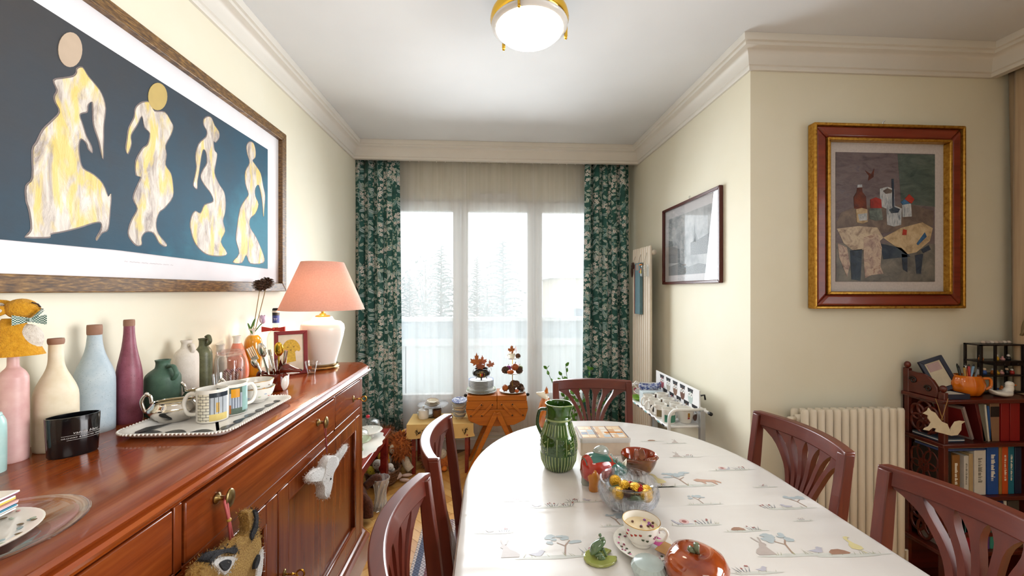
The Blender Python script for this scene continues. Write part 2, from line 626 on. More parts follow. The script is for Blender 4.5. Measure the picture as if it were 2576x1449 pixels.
yel = t.ramp(f2, [(0.47, (0, 0, 0, 1)), (0.6, (1, 1, 1, 1))])
base = t.mix(t.math('MULTIPLY', yel, 0.8), base, '#e2c860')
t.p(col=base, rough=0.5)
t.bump(f1, 0.7, 0.01)
simple('figure_outline', '#7d706c', 0.6, 0.2, 40)
t = NT('bronze_frame')
c = t.coord('Object', (30, 30, 170))
t.p(col=t.ramp(t.noise(c, 1.3, 4), [(0.35, '#47321f'), (0.52, '#6e4f2b'), (0.68, '#96723f')]), rough=0.42)
t.bump(t.noise(c, 1.3, 4), 0.2, 0.003)

# fabrics and fur
def fur(name, a, b, scale=60, bump=0.8):
 t = NT(name)
 n = t.noise(t.coord('Object'), scale, 4, 0.7)
 t.p(col=t.ramp(n, [(0.3, a), (0.7, b)]), rough=0.95, sheen=0.08)
 t.bump(n, bump, 0.01)
 return t

fur('felt_yellow', '#cf8d10', '#e6a928', 120)
fur('felt_cream', '#dccfc0', '#eee6da', 120)
fur('fur_lion', '#6d3a1c', '#a8683a', 70, 1.0)
fur('fur_brown', '#3f2012', '#6b3a22', 60)
fur('fur_orange', '#a65220', '#d07a34', 70)
fur('fur_white', '#cfc4ba', '#efe9e2', 90)
fur('fur_pink', '#d69a86', '#e8b5a0', 60, 0.4)
fur('fur_pale', '#d3b3a6', '#ead2c8', 60, 0.4)
fur('fur_cream', '#c3b096', '#e0d2bb', 80)
fur('tuft_mustard', '#9a6a1c', '#d8a94e', 260, 1.0)
fur('tuft_sand', '#b98332', '#e0b45c', 260, 1.0)
fur('tuft_black', '#0c0c12', '#23232c', 260, 1.0)
fur('tuft_white', '#d9d4cf', '#f7f4f0', 260, 0.6)

t = NT('wicker')
c = t.coord('Object', (60, 60, 120))
t.p(col=t.ramp(t.noise(c, 1.0, 3), [(0.3, '#3d2415'), (0.7, '#8a6040')]), rough=0.6)
t.bump(t.noise(c, 1.0, 2), 0.8, 0.01)
simple('yellow_cloth', '#e2bd77', 0.8, 0.05, 8)
simple('floor_screed', '#6b4c2c', 0.8, 0.1, 10)

# woven rug
t = NT('woven_rug')
c = t.coord('Object')
sp_ = t.n('ShaderNodeSeparateXYZ', i0=c)
band = t.ramp(t.math('FRACT', t.math('MULTIPLY', sp_.outputs[0], 5.5)), [(0.0, '#5c6276'), (0.16, '#b9aeb0'), (0.3, '#7a4d52'), (0.45, '#d6ccc4'), (0.58, '#4b5168'), (0.72, '#a08a88'), (0.86, '#c8b9b0')], 'CONSTANT')
ck = t.n('ShaderNodeTexChecker', i_Scale=95.0)
t.t.links.new(c, ck.inputs['Vector'])
t.p(col=t.mix(t.math('MULTIPLY', ck.outputs['Fac'], 0.55), band, '#2d2c38'), rough=0.95)
t.bump(ck.outputs['Fac'], 0.4, 0.004)

# ================================================================= the room
XL, XR, YB, YC, XW, ZC, YREAR = -1.07, 1.232, 3.42, 1.808, 2.72, 2.525, -3.0

def struct(name, mb, m, parent=None, **kw):
 o = mb.build(name, m, parent, **kw)
 if parent is None:
  o['kind'] = 'structure'
 return o

struct('ceiling', MB().box(XL - 0.2, XW + 0.2, YREAR - 0.2, YB + 0.25, ZC, ZC + 0.15), 'ceiling_paint')
floor = struct('floor', MB().box(XL - 0.2, XW + 0.2, YREAR - 0.2, YB + 0.25, -0.15, -0.002), 'floor_screed')
struct('wall_left', MB().box(XL - 0.2, XL, YREAR - 0.2, YB + 0.25, 0, ZC), 'wall_paint')
struct('wall_right', MB().box(XR, XR + 0.15, YC, YB + 0.25, 0, ZC), 'wall_paint')
struct('wall_return', MB().box(XR + 0.15, XW + 0.2, YC, YC + 0.15, 0, ZC), 'wall_paint')
struct('wall_rear', MB().box(XL - 0.2, XW + 0.2, YREAR - 0.2, YREAR, 0, ZC), 'wall_paint')
# living room window wall on the right, with its opening
mb = MB()
LY0, LY1, LZ0, LZ1 = -0.65, 0.95, 0.75, 2.2
mb.box(XW, XW + 0.2, YREAR, LY0, 0, ZC).box(XW, XW + 0.2, LY1, YC, 0, ZC)
mb.box(XW, XW + 0.2, LY0, LY1, 0, LZ0).box(XW, XW + 0.2, LY0, LY1, LZ1, ZC)
struct('wall_living_window', mb, 'wall_paint')
# window wall at the back, with its opening
WX0, WX1, WZ0, WZ1 = -0.87, 1.02, 0.10, 2.14
mb = MB()
mb.box(XL, WX0, YB, YB + 0.25, 0, ZC).box(WX1, XR, YB, YB + 0.25, 0, ZC)
mb.box(WX0, WX1, YB, YB + 0.25, 0, WZ0).box(WX0, WX1, YB, YB + 0.25, WZ1, ZC)
struct('wall_back', mb, 'wall_paint')
struct('baseboard_back', MB().box(XL, XR, YB - 0.015, YB, 0, 0.09), 'white_frame', bevel=0.004)
struct('baseboard_left', MB().box(XL, XL + 0.015, YREAR, YB - 0.015, 0, 0.09), 'white_frame', bevel=0.004)
struct('baseboard_right', MB().box(XR - 0.015, XR, YC - 0.015, YB - 0.015, 0, 0.09), 'white_frame', bevel=0.004)
struct('baseboard_return', MB().box(XR - 0.015, XW, YC - 0.015, YC, 0, 0.09), 'white_frame', bevel=0.004)

# cornice swept along the walls with mitred corners
def sweep(path, prof):
 mb = MB()
 rings, m = [], len(path)
 for i in range(m):
  p = Vector(path[i])
  dirs = []
  if i > 0:
   dirs.append((p - Vector(path[i - 1])).normalized())
  if i < m - 1:
   dirs.append((Vector(path[i + 1]) - p).normalized())
  ns = [Vector((d.y, -d.x)) for d in dirs]
  n = ns[0] if len(ns) == 1 else (ns[0] + ns[1]) / (1 + ns[0].dot(ns[1]))
  rings.append([(p.x + n.x * d, p.y + n.y * d, z) for d, z in prof])
 return mb.loft(rings)

YP = 3.20
prof = [(0, 2.394), (0.012, 2.394), (0.016, 2.400), (0.016, 2.410), (0.024, 2.414)]
prof += [(0.024 + 0.034 * (1 - math.cos(a * PI / 10)), 2.414 + 0.062 * math.sin(a * PI / 10)) for a in range(1, 6)]
prof += [(0.066, 2.479), (0.068, 2.491), (0.078, 2.495), (0.082, 2.510), (0.082, 2.5245), (0, 2.5245)]
struct('trim_1', sweep([(XL, YREAR), (XL, YP), (XR, YP), (XR, YC), (2.45, YC), (2.45, YREAR)], prof), 'cornice_paint', smooth=35)
struct('trim_2', MB().box(XL, XR, YP, YP + 0.025, 2.395, ZC), 'cornice_paint')
struct('trim_3', MB().box(2.45, 2.475, YREAR, YC, 2.395, ZC), 'cornice_paint')

# parquet: herringbone blocks, each its own piece where the floor shows, material beyond
BL, BW, GAP = 0.30, 0.06, 0.0012
blk = [MB().box(GAP / 2, BL - GAP / 2, GAP / 2, BW - GAP / 2, -0.012, 0).mesh('plank') for _ in range(3)]
for i, me in enumerate(blk):
 me.materials.append(MAT('parquet_%d' % i))
rnd = random.Random(3)
fl = MB()
nblk = 0
c45, s45 = math.cos(R(45)), math.sin(R(45))
rest = [MB(), MB(), MB()]
for i in range(-60, 70):
 for j in range(-40, 60):
  # classic herringbone lattice
  for hv in (0, 1):
   ux = i * BW + j * 2 * BL * 0.5 + (0 if hv == 0 else 0)
   # block (horizontal) at lattice step; vertical block follows it
   gx, gy = i * BW + j * 2 * BL, i * BW
   if hv:
    gx, gy = gx + BL, gy - BL + BW
   cx_, cy_ = (gx + (BL / 2 if not hv else BW / 2)), (gy + (BW / 2 if not hv else BL / 2))
   wx, wy = cx_ * c45 - cy_ * s45 + 0.2, cx_ * s45 + cy_ * c45 + 1.5
   if not (XL < wx < XW and YREAR < wy < YB):
    continue
   k = rnd.randrange(3)
   rot = R(45) + (R(90) if hv else 0)
   ox = gx + (BW if hv else 0)
   lx_, ly_ = ox * c45 - gy * s45 + 0.2, ox * s45 + gy * c45 + 1.5
   if -0.75 < wx < 0.12 and 0.85 < wy < 3.35 and nblk < 300 and not (wx > -0.05 and wy < 1.9):
    o = bpy.data.objects.new('plank', blk[k])
    COL.objects.link(o)
    o.parent = floor
    o.location = (lx_, ly_, rnd.uniform(-0.0004, 0.0004))
    o.rotation_euler = (0, 0, rot)
    nblk += 1
   else:
    rest[k].box(GAP / 2, BL - GAP / 2, GAP / 2, BW - GAP / 2, -0.012, 0, T(lx_, ly_, 0, rz=math.degrees(rot)))
for k in range(3):
 o = rest[k].build('parquet_blocks', 'parquet_%d' % k, floor)
 o['kind'] = 'stuff'

# ---------------------------------------------------------------- dining window
win = bpy.data.objects.new('window_1', None)
COL.objects.link(win)
win['kind'] = 'structure'
FY = YB + 0.02
ZT = P(1250, 508, y=FY).z
mb = MB()
mb.box(WX0, WX1, FY, FY + 0.07, WZ0, WZ0 + 0.05)
mb.box(WX0, WX1, FY, FY + 0.07, ZT, ZT + 0.05)
mb.box(WX0, WX0 + 0.05, FY, FY + 0.07, WZ0, ZT).box(WX1 - 0.05, WX1, FY, FY + 0.07, WZ0, ZT)
mb.build('window_frame', 'white_frame', win, bevel=0.004)
o = MB().box(WX0, WX1, FY, FY + 0.22, ZT + 0.05, WZ1).build('lintel_panel', 'shutter_box', win)
xa, xb = P(1159, 700, y=FY).x, P(1345, 700, y=FY).x
edges = [WX0 + 0.05, xa, xb, WX1 - 0.05]
ZS = P(1250, 993, y=FY).z
for k in range(3):
 x0, x1 = edges[k] + 0.002, edges[k + 1] - 0.002
 z0, z1 = WZ0 + 0.052, ZT - 0.002
 st = 0.062
 mb = MB()
 y0, y1 = FY - 0.012, FY + 0.05
 mb.box(x0, x0 + st, y0, y1, z0, z1).box(x1 - st, x1, y0, y1, z0, z1)
 mb.box(x0 + st, x1 - st, y0, y1, z1 - 0.085, z1).box(x0 + st, x1 - st, y0, y1, z0, z0 + 0.09)
 mb.box(x0 + st, x1 - st, y0, y1, ZS - 0.035, ZS + 0.012)
 sash = mb.build('sash', 'white_frame', win, bevel=0.004)
 MB().box(x0 + st, x1 - st, FY + 0.015, FY + 0.021, ZS + 0.012, z1 - 0.085).build('pane', 'thin_glass', sash)
 MB().box(x0 + st, x1 - st, FY + 0.01, FY + 0.03, z0 + 0.09, ZS - 0.035).build('lower_panel', 'white_frame', sash)
 mb = MB()
 hx = x1 - st / 2 if k == 0 else x0 + st / 2
 if k != 1:
  mb.box(hx - 0.012, hx + 0.012, y0 - 0.012, y0, 0.82, 0.92).tube([(hx, y0 - 0.01, 0.90), (hx, y0 - 0.04, 0.90), (hx, y0 - 0.045, 0.80)], 0.008)
  mb.build('handle', 'white_gloss', sash, smooth=True)
p0, p1 = P(1190, 487, y=FY - 0.02), P(1302, 498, y=FY - 0.02)
mb = MB().box(p0.x, p1.x, FY - 0.04, FY, p1.z, p0.z).box(p0.x - 0.01, p1.x + 0.01, FY - 0.05, FY, p1.z - 0.008, p1.z)
mb.build('air_vent', 'white_frame', win, bevel=0.003)
mb = MB().box(WX0, WX1, FY - 0.006, FY, P(1250, 486, y=FY).z - 0.002, P(1250, 486, y=FY).z + 0.002)
mb.build('panel_joint', '#8a7d6c', win)

# living room window (opens on the same sky)
win2 = bpy.data.objects.new('window_2', None)
COL.objects.link(win2)
win2['kind'] = 'structure'
mb = MB()
for y0 in (LY0, 0.15):
 mb.box(XW + 0.06, XW + 0.12, y0, y0 + 0.06, LZ0, LZ1).box(XW + 0.06, XW + 0.12, y0 + 0.74, y0 + 0.8, LZ0, LZ1)
 mb.box(XW + 0.06, XW + 0.12, y0, y0 + 0.8, LZ0, LZ0 + 0.07).box(XW + 0.06, XW + 0.12, y0, y0 + 0.8, LZ1 - 0.07, LZ1)
mb.build('window_frame', 'white_frame', win2)
for y0 in (LY0, 0.15):
 MB().box(XW + 0.085, XW + 0.09, y0 + 0.06, y0 + 0.74, LZ0 + 0.07, LZ1 - 0.07).build('pane', 'thin_glass', win2)

# ---------------------------------------------------------------- outside: balcony, trees, house
simple('balcony_paint', '#dfe4e6', 0.6, 0.03, 5)
simple('balcony_panel', '#dde5e7', 0.4, 0.03, 5)
struct('balcony_floor', MB().box(-2.5, 3.5, YB + 0.25, 4.95, -0.1, 0.06), 'concrete')
bal = thing('balcony_railing', 'pale balcony railing with a broad top rail outside the window', 'railing', (0, 4.75, 0.06))
zt = P(1250, 797, y=4.75).z - 0.06
z1b, z2b = P(1250, 850, y=4.75).z - 0.06, P(1250, 868, y=4.75).z - 0.06
MB().box(-2.5, 3.5, -0.08, 0.06, zt - 0.05, zt).build('top_rail', 'balcony_paint', bal, bevel=0.008)
MB().box(-2.5, 3.5, -0.03, 0.0, z1b, zt - 0.05).build('upper_band', '#bccad3/0.4', bal)
MB().box(-2.5, 3.5, -0.05, 0.03, z2b, z1b).build('middle_rail', 'balcony_paint', bal)
for i in range(4):
 MB().box(-2.5 + i * 1.5 + 0.02, -1.0 + i * 1.5 - 0.02, -0.02, 0.0, 0.02, z2b).build('panel', 'balcony_panel', bal)
for i in range(5):
 MB().box(-2.53 + i * 1.5, -2.47 + i * 1.5, -0.02, 0.04, 0, zt - 0.05).build('post', 'balcony_paint', bal)

simple('far_leaf', '#a3aead', 0.9, 0.2, 2)  # distance haze is put into the pale leaf and trunk colours
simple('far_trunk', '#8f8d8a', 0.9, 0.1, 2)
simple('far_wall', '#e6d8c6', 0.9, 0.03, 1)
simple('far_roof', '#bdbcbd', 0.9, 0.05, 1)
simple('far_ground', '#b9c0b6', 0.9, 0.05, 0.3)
struct('ground', MB().box(-40, 40, 5.5, 70, -9.2, -9.0), 'far_ground')

def conifer(px, pytop, Y, wid, label, seed):
 rn = random.Random(seed)
 top = P(px, pytop, y=Y)
 h = top.z + 9
 t = thing('conifer_tree', label, 'tree', (top.x, Y, -9), group='conifers outside the window')
 MB().tube([(0, 0, 0), (0, 0, h * 0.97)], [h * 0.016, 0.03], 8).build('trunk', 'far_trunk', t)
 mb = MB()
 k = 0
 z = h * 0.12
 while z < h * 0.985:
  f = (h - z) / h
  rad = wid * (f ** 0.75) * rn.uniform(0.65, 1.15)
  a = k * 2.4 + rn.uniform(-0.4, 0.4)
  n = 5
  pts = [(math.cos(a) * rad * q / n, math.sin(a) * rad * q / n, z + 0.25 * rad * math.sin(q / n * 2.2) - 0.12 * rad * (q / n) ** 2) for q in range(n + 1)]
  mb.tube(pts, [0.05, 0.045, 0.04, 0.03, 0.02, 0.01], 4)
  for q in range(1, n + 1):
   for s_ in (-1, 1):
    bx_, by_, bz_ = pts[q]
    L = rad * 0.34 * (1 - 0.4 * q / n) * rn.uniform(0.7, 1.2)
    aa = a + s_ * rn.uniform(0.7, 1.1)
    wv = 0.16 * L + 0.05
    ex, ey, ez = bx_ + math.cos(aa) * L, by_ + math.sin(aa) * L, bz_ - 0.12 * L
    px_, py_ = -math.sin(aa) * wv, math.cos(aa) * wv
    mb.add([(bx_ - px_, by_ - py_, bz_), (bx_ + px_, by_ + py_, bz_), (ex, ey, ez), (bx_, by_, bz_ - 0.3 * wv - 0.05)], [(0, 1, 2), (0, 2, 3), (1, 3, 2)])
  z += h * 0.0062
  k += 1
 mb.build('foliage', 'far_leaf', t)

conifer(1265, 588, 22, 3.3, 'tall bare-tipped conifer seen through the middle pane', 1)
conifer(1200, 640, 38, 3.0, 'conifer behind the sheer between left and middle panes', 2)
conifer(1110, 612, 30, 3.6, 'dense conifer seen through the left pane', 3)
conifer(1030, 690, 46, 4.0, 'low conifer at the left of the view outside', 4)
def broad_tree(px, pytop, Y, wid, label, seed):
 rn = random.Random(seed)
 top = P(px, pytop, y=Y)
 h = top.z + 9
 t = thing('broad_tree', label, 'tree', (top.x, Y, -9), group='bare-branched trees outside the window')
 MB().tube([(0, 0, 0), (0.1, 0, h * 0.5), (0, 0, h * 0.9)], [0.3, 0.2, 0.05], 8).build('trunk', 'far_trunk', t)
 mb = MB()
 for k in range(900):
  a, r_ = rn.uniform(0, 2 * PI), wid * math.sqrt(rn.random())
  z = h * (0.45 + 0.53 * rn.random() * (1 - 0.6 * (r_ / wid) ** 2))
  c = Vector((r_ * math.cos(a), r_ * math.sin(a) * 0.6, z))
  u = Vector((rn.gauss(0, 1), rn.gauss(0, 1), rn.gauss(0, 1))).normalized() * rn.uniform(0.15, 0.4)
  w_ = Vector((rn.gauss(0, 1), rn.gauss(0, 1), rn.gauss(0, 1))).normalized() * rn.uniform(0.1, 0.25)
  mb.add([c - u, c + w_, c + u, c - w_ * 0.6], [(0, 1, 2, 3)])
 for k in range(26):
  a, e = rn.uniform(0, 2 * PI), rn.uniform(0.5, 0.97)
  mb.tube([(0, 0, h * rn.uniform(0.35, 0.6)), (wid * 0.8 * math.cos(a), wid * 0.5 * math.sin(a), h * e)], [0.07, 0.015], 4)
 mb.build('crown', 'far_leaf', t)

broad_tree(1070, 635, 58, 5.0, 'hazy leafless tree mass seen through the left pane', 5)
broad_tree(1225, 690, 60, 4.6, 'low hazy tree behind the conifers in the middle pane', 6)
hs = thing('house', 'pale apricot house with a grey hipped roof seen through the right pane', 'house', (9.0, 26, -9))
zr = P(1420, 700, y=26).z + 9
MB().box(-4.4, 7, 0, 8, 0, zr).build('wall', 'far_wall', hs)
MB().loft([[(-5.0, -0.6, zr), (7.6, -0.6, zr), (7.6, 8.6, zr), (-5.0, 8.6, zr)], [(-1, 3.8, zr + 2.4), (3.6, 3.8, zr + 2.4), (3.6, 4.2, zr + 2.4), (-1, 4.2, zr + 2.4)]]).build('roof', 'far_roof', hs)
for i in range(3):
 w_ = MB().box(-3.4 + i * 2.6, -2.3 + i * 2.6, -0.05, 0.02, zr - 3.6, zr - 2.0).build('window', '#8c97a0/0.3', hs)

# ================================================================= curtains
def cloth(x0t, x1t, x0b, x1b, y, z0, z1, folds, amp, m, name, label, cat, ph=0.0, group=None, nz=14, nx=None, gather=1.9, axis='x', thick=0.0, seed=1, parent=None):
 rn = random.Random(seed)
 nx = nx or folds * 10
 jit = [rn.uniform(-0.35, 0.35) for _ in range(folds + 3)]
 am = [rn.uniform(0.55, 1.25) for _ in range(folds + 3)]
 mb = MB()
 mb.uv = []

 def fn(u, v):
  f = u * folds
  k = int(f)
  q = f - k
  w = jit[k] * (1 - q) + jit[k + 1] * q
  a = am[k] * (1 - q) + am[k + 1] * q
  d = amp * a * math.sin(2 * PI * (f + 0.35 * w * math.sin(PI * v)) + ph) * (0.55 + 0.45 * (1 - v)) + amp * 0.25 * math.sin(5 * f + 3 * v)
  xa, xb = x0b + (x0t - x0b) * v ** 0.7, x1b + (x1t - x1b) * v ** 0.7
  x = xa + (xb - xa) * u + 0.3 * amp * math.sin(4 * PI * f + ph)
  mb.uv.append((u * abs(x1b - x0b) * gather, z0 + (z1 - z0) * v))
  return (x, y + d, z0 + (z1 - z0) * v) if axis == 'x' else (y + d, x, z0 + (z1 - z0) * v)
 mb.grid(fn, nx, nz)
 o = mb.build(name, m, parent, smooth=True)
 if thick:
  s_ = o.modifiers.new('thickness', 'SOLIDIFY')
  s_.thickness = thick
 if label:
  tag(o, label, cat, group)
 return o

YCU = 3.265
xl = [P(q, 600, y=YCU).x for q in (889, 1003, 886, 1012)]
cloth(xl[0], xl[1], xl[2], xl[3], YCU, P(960, 1083, y=YCU).z, 2.43, 5, 0.036, 'floral_curtain', 'floral_curtain', 'teal floral curtain hanging left of the window beside the lamp', 'curtain', 0.5, 'floral window curtains', thick=0.002, seed=4)
xr = [P(q, 600, y=YCU).x for q in (1470, 1580, 1464, 1586)]
cloth(xr[0], xr[1], xr[2], xr[3], YCU, 0.2, 2.43, 5, 0.036, 'floral_curtain', 'floral_curtain', 'teal floral curtain hanging right of the window beside the tall radiator', 'curtain', 2.0, 'floral window curtains', thick=0.002, seed=9)
YS = 3.345
for a_, b_, lab, sd in ((960, 1172, 'white sheer curtain over the left window pane', 3), (1166, 1345, 'white sheer curtain over the middle window pane behind the sewing box', 5), (1338, 1500, 'white sheer curtain over the right window pane', 8)):
 xa, xb = P(a_, 600, y=YS).x, P(b_, 600, y=YS).x
 cloth(xa, xb, xa - 0.01, xb + 0.01, YS + (0.015 if a_ == 1166 else 0), 0.16, 2.435, 6, 0.010, 'sheer_voile', 'sheer_curtain', lab, 'curtain', sd, 'sheer window curtains', nx=120, nz=20, seed=sd)
rod = thing('curtain_rail', 'slim white curtain rail under the pelmet above the window', 'curtain rail', (0, YS, 2.437))
MB().box(XL + 0.01, XR - 0.01, -0.012, 0.012, 0, 0.014).build('track', 'white_gloss', rod)
for i in range(30):
 MB().box(-0.004, 0.004, -0.004, 0.004, -0.012, 0.002, T(XL + 0.05 + i * 0.073)).build('glider', 'white_gloss', rod)
# beige curtain by the living room window
cloth(1.79, 0.92, 1.79, 0.87, 2.518, 0.08, 2.46, 9, 0.034, 'beige_curtain', 'beige_curtain', 'heavy beige curtain with tie-back cord at the right edge', 'curtain', 0.7, axis='y', thick=0.003, seed=6)
mb = MB()
for k in range(2):
 mb.tube([(2.462 + 0.004 * math.cos(q * 0.9 + k * PI), 1.70 + 0.004 * math.sin(q * 0.9 + k * PI) - q * 0.004, 1.15 + q * 0.02) for q in range(40)], 0.005, 6)
tag(mb.build('tieback_cord', '#8c7a5a/0.7', smooth=True), 'twisted grey-beige cord hanging along the beige curtain', 'cord')

# ================================================================= sideboard
ZT_ = 1.0
sb = thing('sideboard', 'glossy mahogany sideboard with drawers and panelled doors along the left wall', 'sideboard', (0, 0, 0))
FX = -0.60

def top_poly(dx):
 return [(XL + 0.02, 0.36 - dx), (-0.655 + dx, 0.36 - dx), (-0.573 + dx, 0.42 - dx), (-0.573 + dx, 1.955 + dx), (-0.625 + dx, 2.045 + dx), (XL + 0.02, 2.045 + dx)]

def ring(dx, z):
 return [(x, y, z) for x, y in top_poly(dx)]

pr_ = [(-0.035, 0.945), (-0.03, 0.95), (-0.012, 0.957), (-0.006, 0.962), (-0.010, 0.966), (0.0, 0.970), (0.003, 0.977), (0.0, 0.984), (-0.008, 0.986), (-0.004, 0.993), (-0.010, 0.999), (-0.014, 1.0)]
MB().loft([ring(a, z) for a, z in pr_]).build('top', 'mahogany_top', sb, smooth=30)
mb = MB()
bp = [(XL + 0.02, 0.41), (-0.66, 0.41), (FX - 0.022, 0.455), (FX - 0.022, 1.925), (-0.655, 1.985), (XL + 0.02, 1.985)]
mb.prism(bp, 0.2, 0.945)
mb.build('carcase', 'mahogany', sb, bevel=0.003)
mb = MB()

def fbox(mb, y0, y1, z0, z1, x0=FX - 0.03, x1=FX):
 return mb.box(x0, x1, y0, y1, z0, z1)

# face frame: posts and rails
for y0, y1 in ((0.455, 0.50), (0.795, 0.815), (1.573, 1.593), (1.893, 1.925)):
 m_ = MB()
 fbox(m_, y0, y1, 0.81 if 0.7 < y0 < 1.7 else 0.2, 0.945, x1=FX + 0.0)
 m_.build('post', 'mahogany_z', sb, bevel=0.002)
m_ = MB()
fbox(m_, 0.50, 1.893, 0.785, 0.818)
m_.build('rail', 'mahogany', sb, bevel=0.002)
m_ = MB()
fbox(m_, 0.50, 1.893, 0.2, 0.225)
m_.build('rail', 'mahogany', sb, bevel=0.002)

def knob(parent, y, z, x=FX):
 k = MB().lathe([(0.011, 0), (0.012, 0.004), (0.005, 0.008), (0.0045, 0.022), (0.009, 0.026)], 16, T(x, y, z, ry=90)).build('knob_stem', 'antique_brass', parent, smooth=True)
 MB().lathe([(0.003, 0), (0.012, 0.001), (0.018, 0.005), (0.0165, 0.008), (0.015, 0.0085), (0.009, 0.011), (0, 0.012)], 24, T(x + 0.024, y, z, ry=90), sx=1.15, sy=0.85).build('knob', 'antique_brass', parent, smooth=True)

def key(parent, y, z, x=FX):
 MB().lathe([(0.009, 0), (0.009, 0.002), (0.004, 0.004)], 14, T(x, y, z, ry=90), sx=1.7).build('escutcheon', 'antique_brass', parent, smooth=True)
 mb = MB().tube([(x, y, z), (x + 0.035, y, z)], 0.0025, 8)
 mb.tube([(x + 0.046 + 0.011 * math.cos(a * PI / 8), y, z + 0.0115 * math.sin(a * PI / 8)) for a in range(16)], 0.0028, 6, closed=True)
 for q in (0.010, 0.02):
  mb.ball((x + q + 0.012, y, z), 0.0042, 8, 6)
 mb.build('key', 'brass', parent, smooth=True)

for y0, y1 in ((0.503, 0.792), (0.818, 1.57), (1.596, 1.89)):
 d_ = MB()
 fbox(d_, y0, y1, 0.821, 0.942, x1=FX + (0.004 if 0.8 < y0 < 1.2 else 0.0))
 d = d_.build('drawer', 'mahogany', sb, bevel=0.003)
 if 0.8 < y0 < 1.2:
  knob(d, 0.906, 0.905, FX + 0.004)
  knob(d, 1.421, 0.899, FX + 0.004)
 else:
  key(d, 1.80 if y0 > 1 else 0.6, 0.878)
for k, (y0, y1) in enumerate(((0.503, 1.168), (1.172, 1.89))):
 m_ = MB()
 fbox(m_, y0, y0 + 0.058, 0.228, 0.782).box(FX - 0.03, FX, y1 - 0.058, y1, 0.228, 0.782)
 fbox(m_, y0 + 0.058, y1 - 0.058, 0.728, 0.782).box(FX - 0.03, FX, y0 + 0.058, y1 - 0.058, 0.228, 0.29)
 d = m_.build('door', 'mahogany_z', sb, bevel=0.003)
 MB().box(FX - 0.03, FX - 0.016, y0 + 0.055, y1 - 0.055, 0.285, 0.735).build('door_panel', 'mahogany_z', d)
 m_ = MB()
 a0, a1, b0, b1 = y0 + 0.058, y1 - 0.058, 0.29, 0.728
 for (p, q) in (((a0, b0), (a1, b0)), ((a1, b0), (a1, b1)), ((a1, b1), (a0, b1)), ((a0, b1), (a0, b0))):
  m_.tube([(FX - 0.006, *p), (FX - 0.006, *q)], 0.006, 8)
 m_.build('moulding', 'mahogany', d, smooth=True)
 if k:
  key(d, 1.205, 0.525)
bp2 = lambda e: [(XL + 0.02, 0.395 - e), (-0.66 + e, 0.395 - e), (FX + e, 0.44 - e), (FX + e, 1.94 + e), (-0.655 + e, 2.0 + e), (XL + 0.02, 2.0 + e)]
rg = lambda e, z: [(x, y, z) for x, y in bp2(e)]
MB().loft([rg(0.02, 0.07), rg(0.02, 0.165), rg(0.024, 0.168), rg(0.024, 0.18), rg(0.012, 0.19), rg(0.008, 0.205), rg(-0.01, 0.215)]).build('plinth', 'mahogany', sb, smooth=30)
for x, y in ((-0.64, 1.93), (-0.64, 0.46), (-1.0, 1.93), (-1.0, 0.46)):
 MB().lathe([(0.018, 0), (0.028, 0.02), (0.036, 0.05), (0.03, 0.072)], 16, T(x, y, 0)).build('foot', 'mahogany_z', sb, smooth=True)

# ================================================================= dining table with oilcloth
tb = thing('dining_table', 'oval extending dining table mostly hidden under the oilcloth', 'table', (0.437, 0.95, 0))
TX, TW, TY0, TY1 = 0.437, 0.512, 0.02, 1.845
TB = 0.60

def oval(e=0.0, n=40, wav=0.0, seed=0):
 out = []
 for k in range(2 * n):
  a = 2 * PI * k / (2 * n)
  cx, sy = math.cos(a), math.sin(a)
  cxp = math.copysign(abs(cx) ** 0.9, cx)
  yy = (TY1 - TB) + (TB + e) * abs(sy) ** 1.0 if sy >= 0 else (TY0 + TB) - (TB + e) * abs(sy)
  w_ = wav * math.sin(a * 17 + seed) * (0.4 + 0.6 * abs(math.sin(a * 3.3)))
  out.append((TX + (TW + e + w_) * cxp, yy + w_ * sy))
 return out

def local(poly, z, o=tb):
 return [(x - o.location.x, y - o.location.y, z) for x, y in poly]

MB().loft([local(oval(-0.03), 0.705), local(oval(-0.012), 0.71), local(oval(-0.008), 0.735), local(oval(-0.014), 0.741)]).build('tabletop', 'chair_wood_x', tb, smooth=40)
MB().loft([local(oval(-0.12), 0.62), local(oval(-0.12), 0.705)]).build('apron', 'chair_wood_x', tb)
for yy in (-0.36, 0.36):
 MB().lathe([(0.03, 0.10), (0.05, 0.13), (0.034, 0.2), (0.042, 0.4), (0.034, 0.55), (0.06, 0.62)], 20, T(0.008, yy, 0)).build('pedestal', 'chair_wood', tb, smooth=True)
 for s_ in (-1, 1):
  MB().tube([(0.008, yy, 0.15), (0.008 + s_ * 0.05, yy * 1.0, 0.12), (0.008 + s_ * 0.09, yy, 0.045), (0.008 + s_ * 0.10, yy, 0.03)], [0.026, 0.024, 0.02, 0.018], 10).build('foot', 'chair_wood', tb, smooth=True)
cl = thing('tablecloth', 'cream glossy oilcloth printed with woodland animals on the dining table', 'tablecloth', (0, 0, 0))
mb = MB()
mb.loft([[(x, y, z) for x, y in oval(e)] for e, z in ((-0.30, 0.75), (-0.02, 0.75), (-0.006, 0.7485), (0.0, 0.745))], cap=False)
vv = [(x, y, 0.75) for x, y in oval(-0.30)]
mb.add(vv, [tuple(range(len(vv)))])
mb.build('cloth_top', 'oilcloth', cl, smooth=True)
rg_ = []
for e, z, wv in ((0.0, 0.745, 0.0), (0.005, 0.735, 0.0), (0.008, 0.70, 0.003), (0.012, 0.64, 0.010), (0.018, 0.57, 0.018)):
 rg_.append([(x, y, z) for x, y in oval(e, 120, wv, 1.0)])
MB().loft(rg_, cap=False).build('cloth_drop', 'oilcloth_drop', cl, smooth=True)
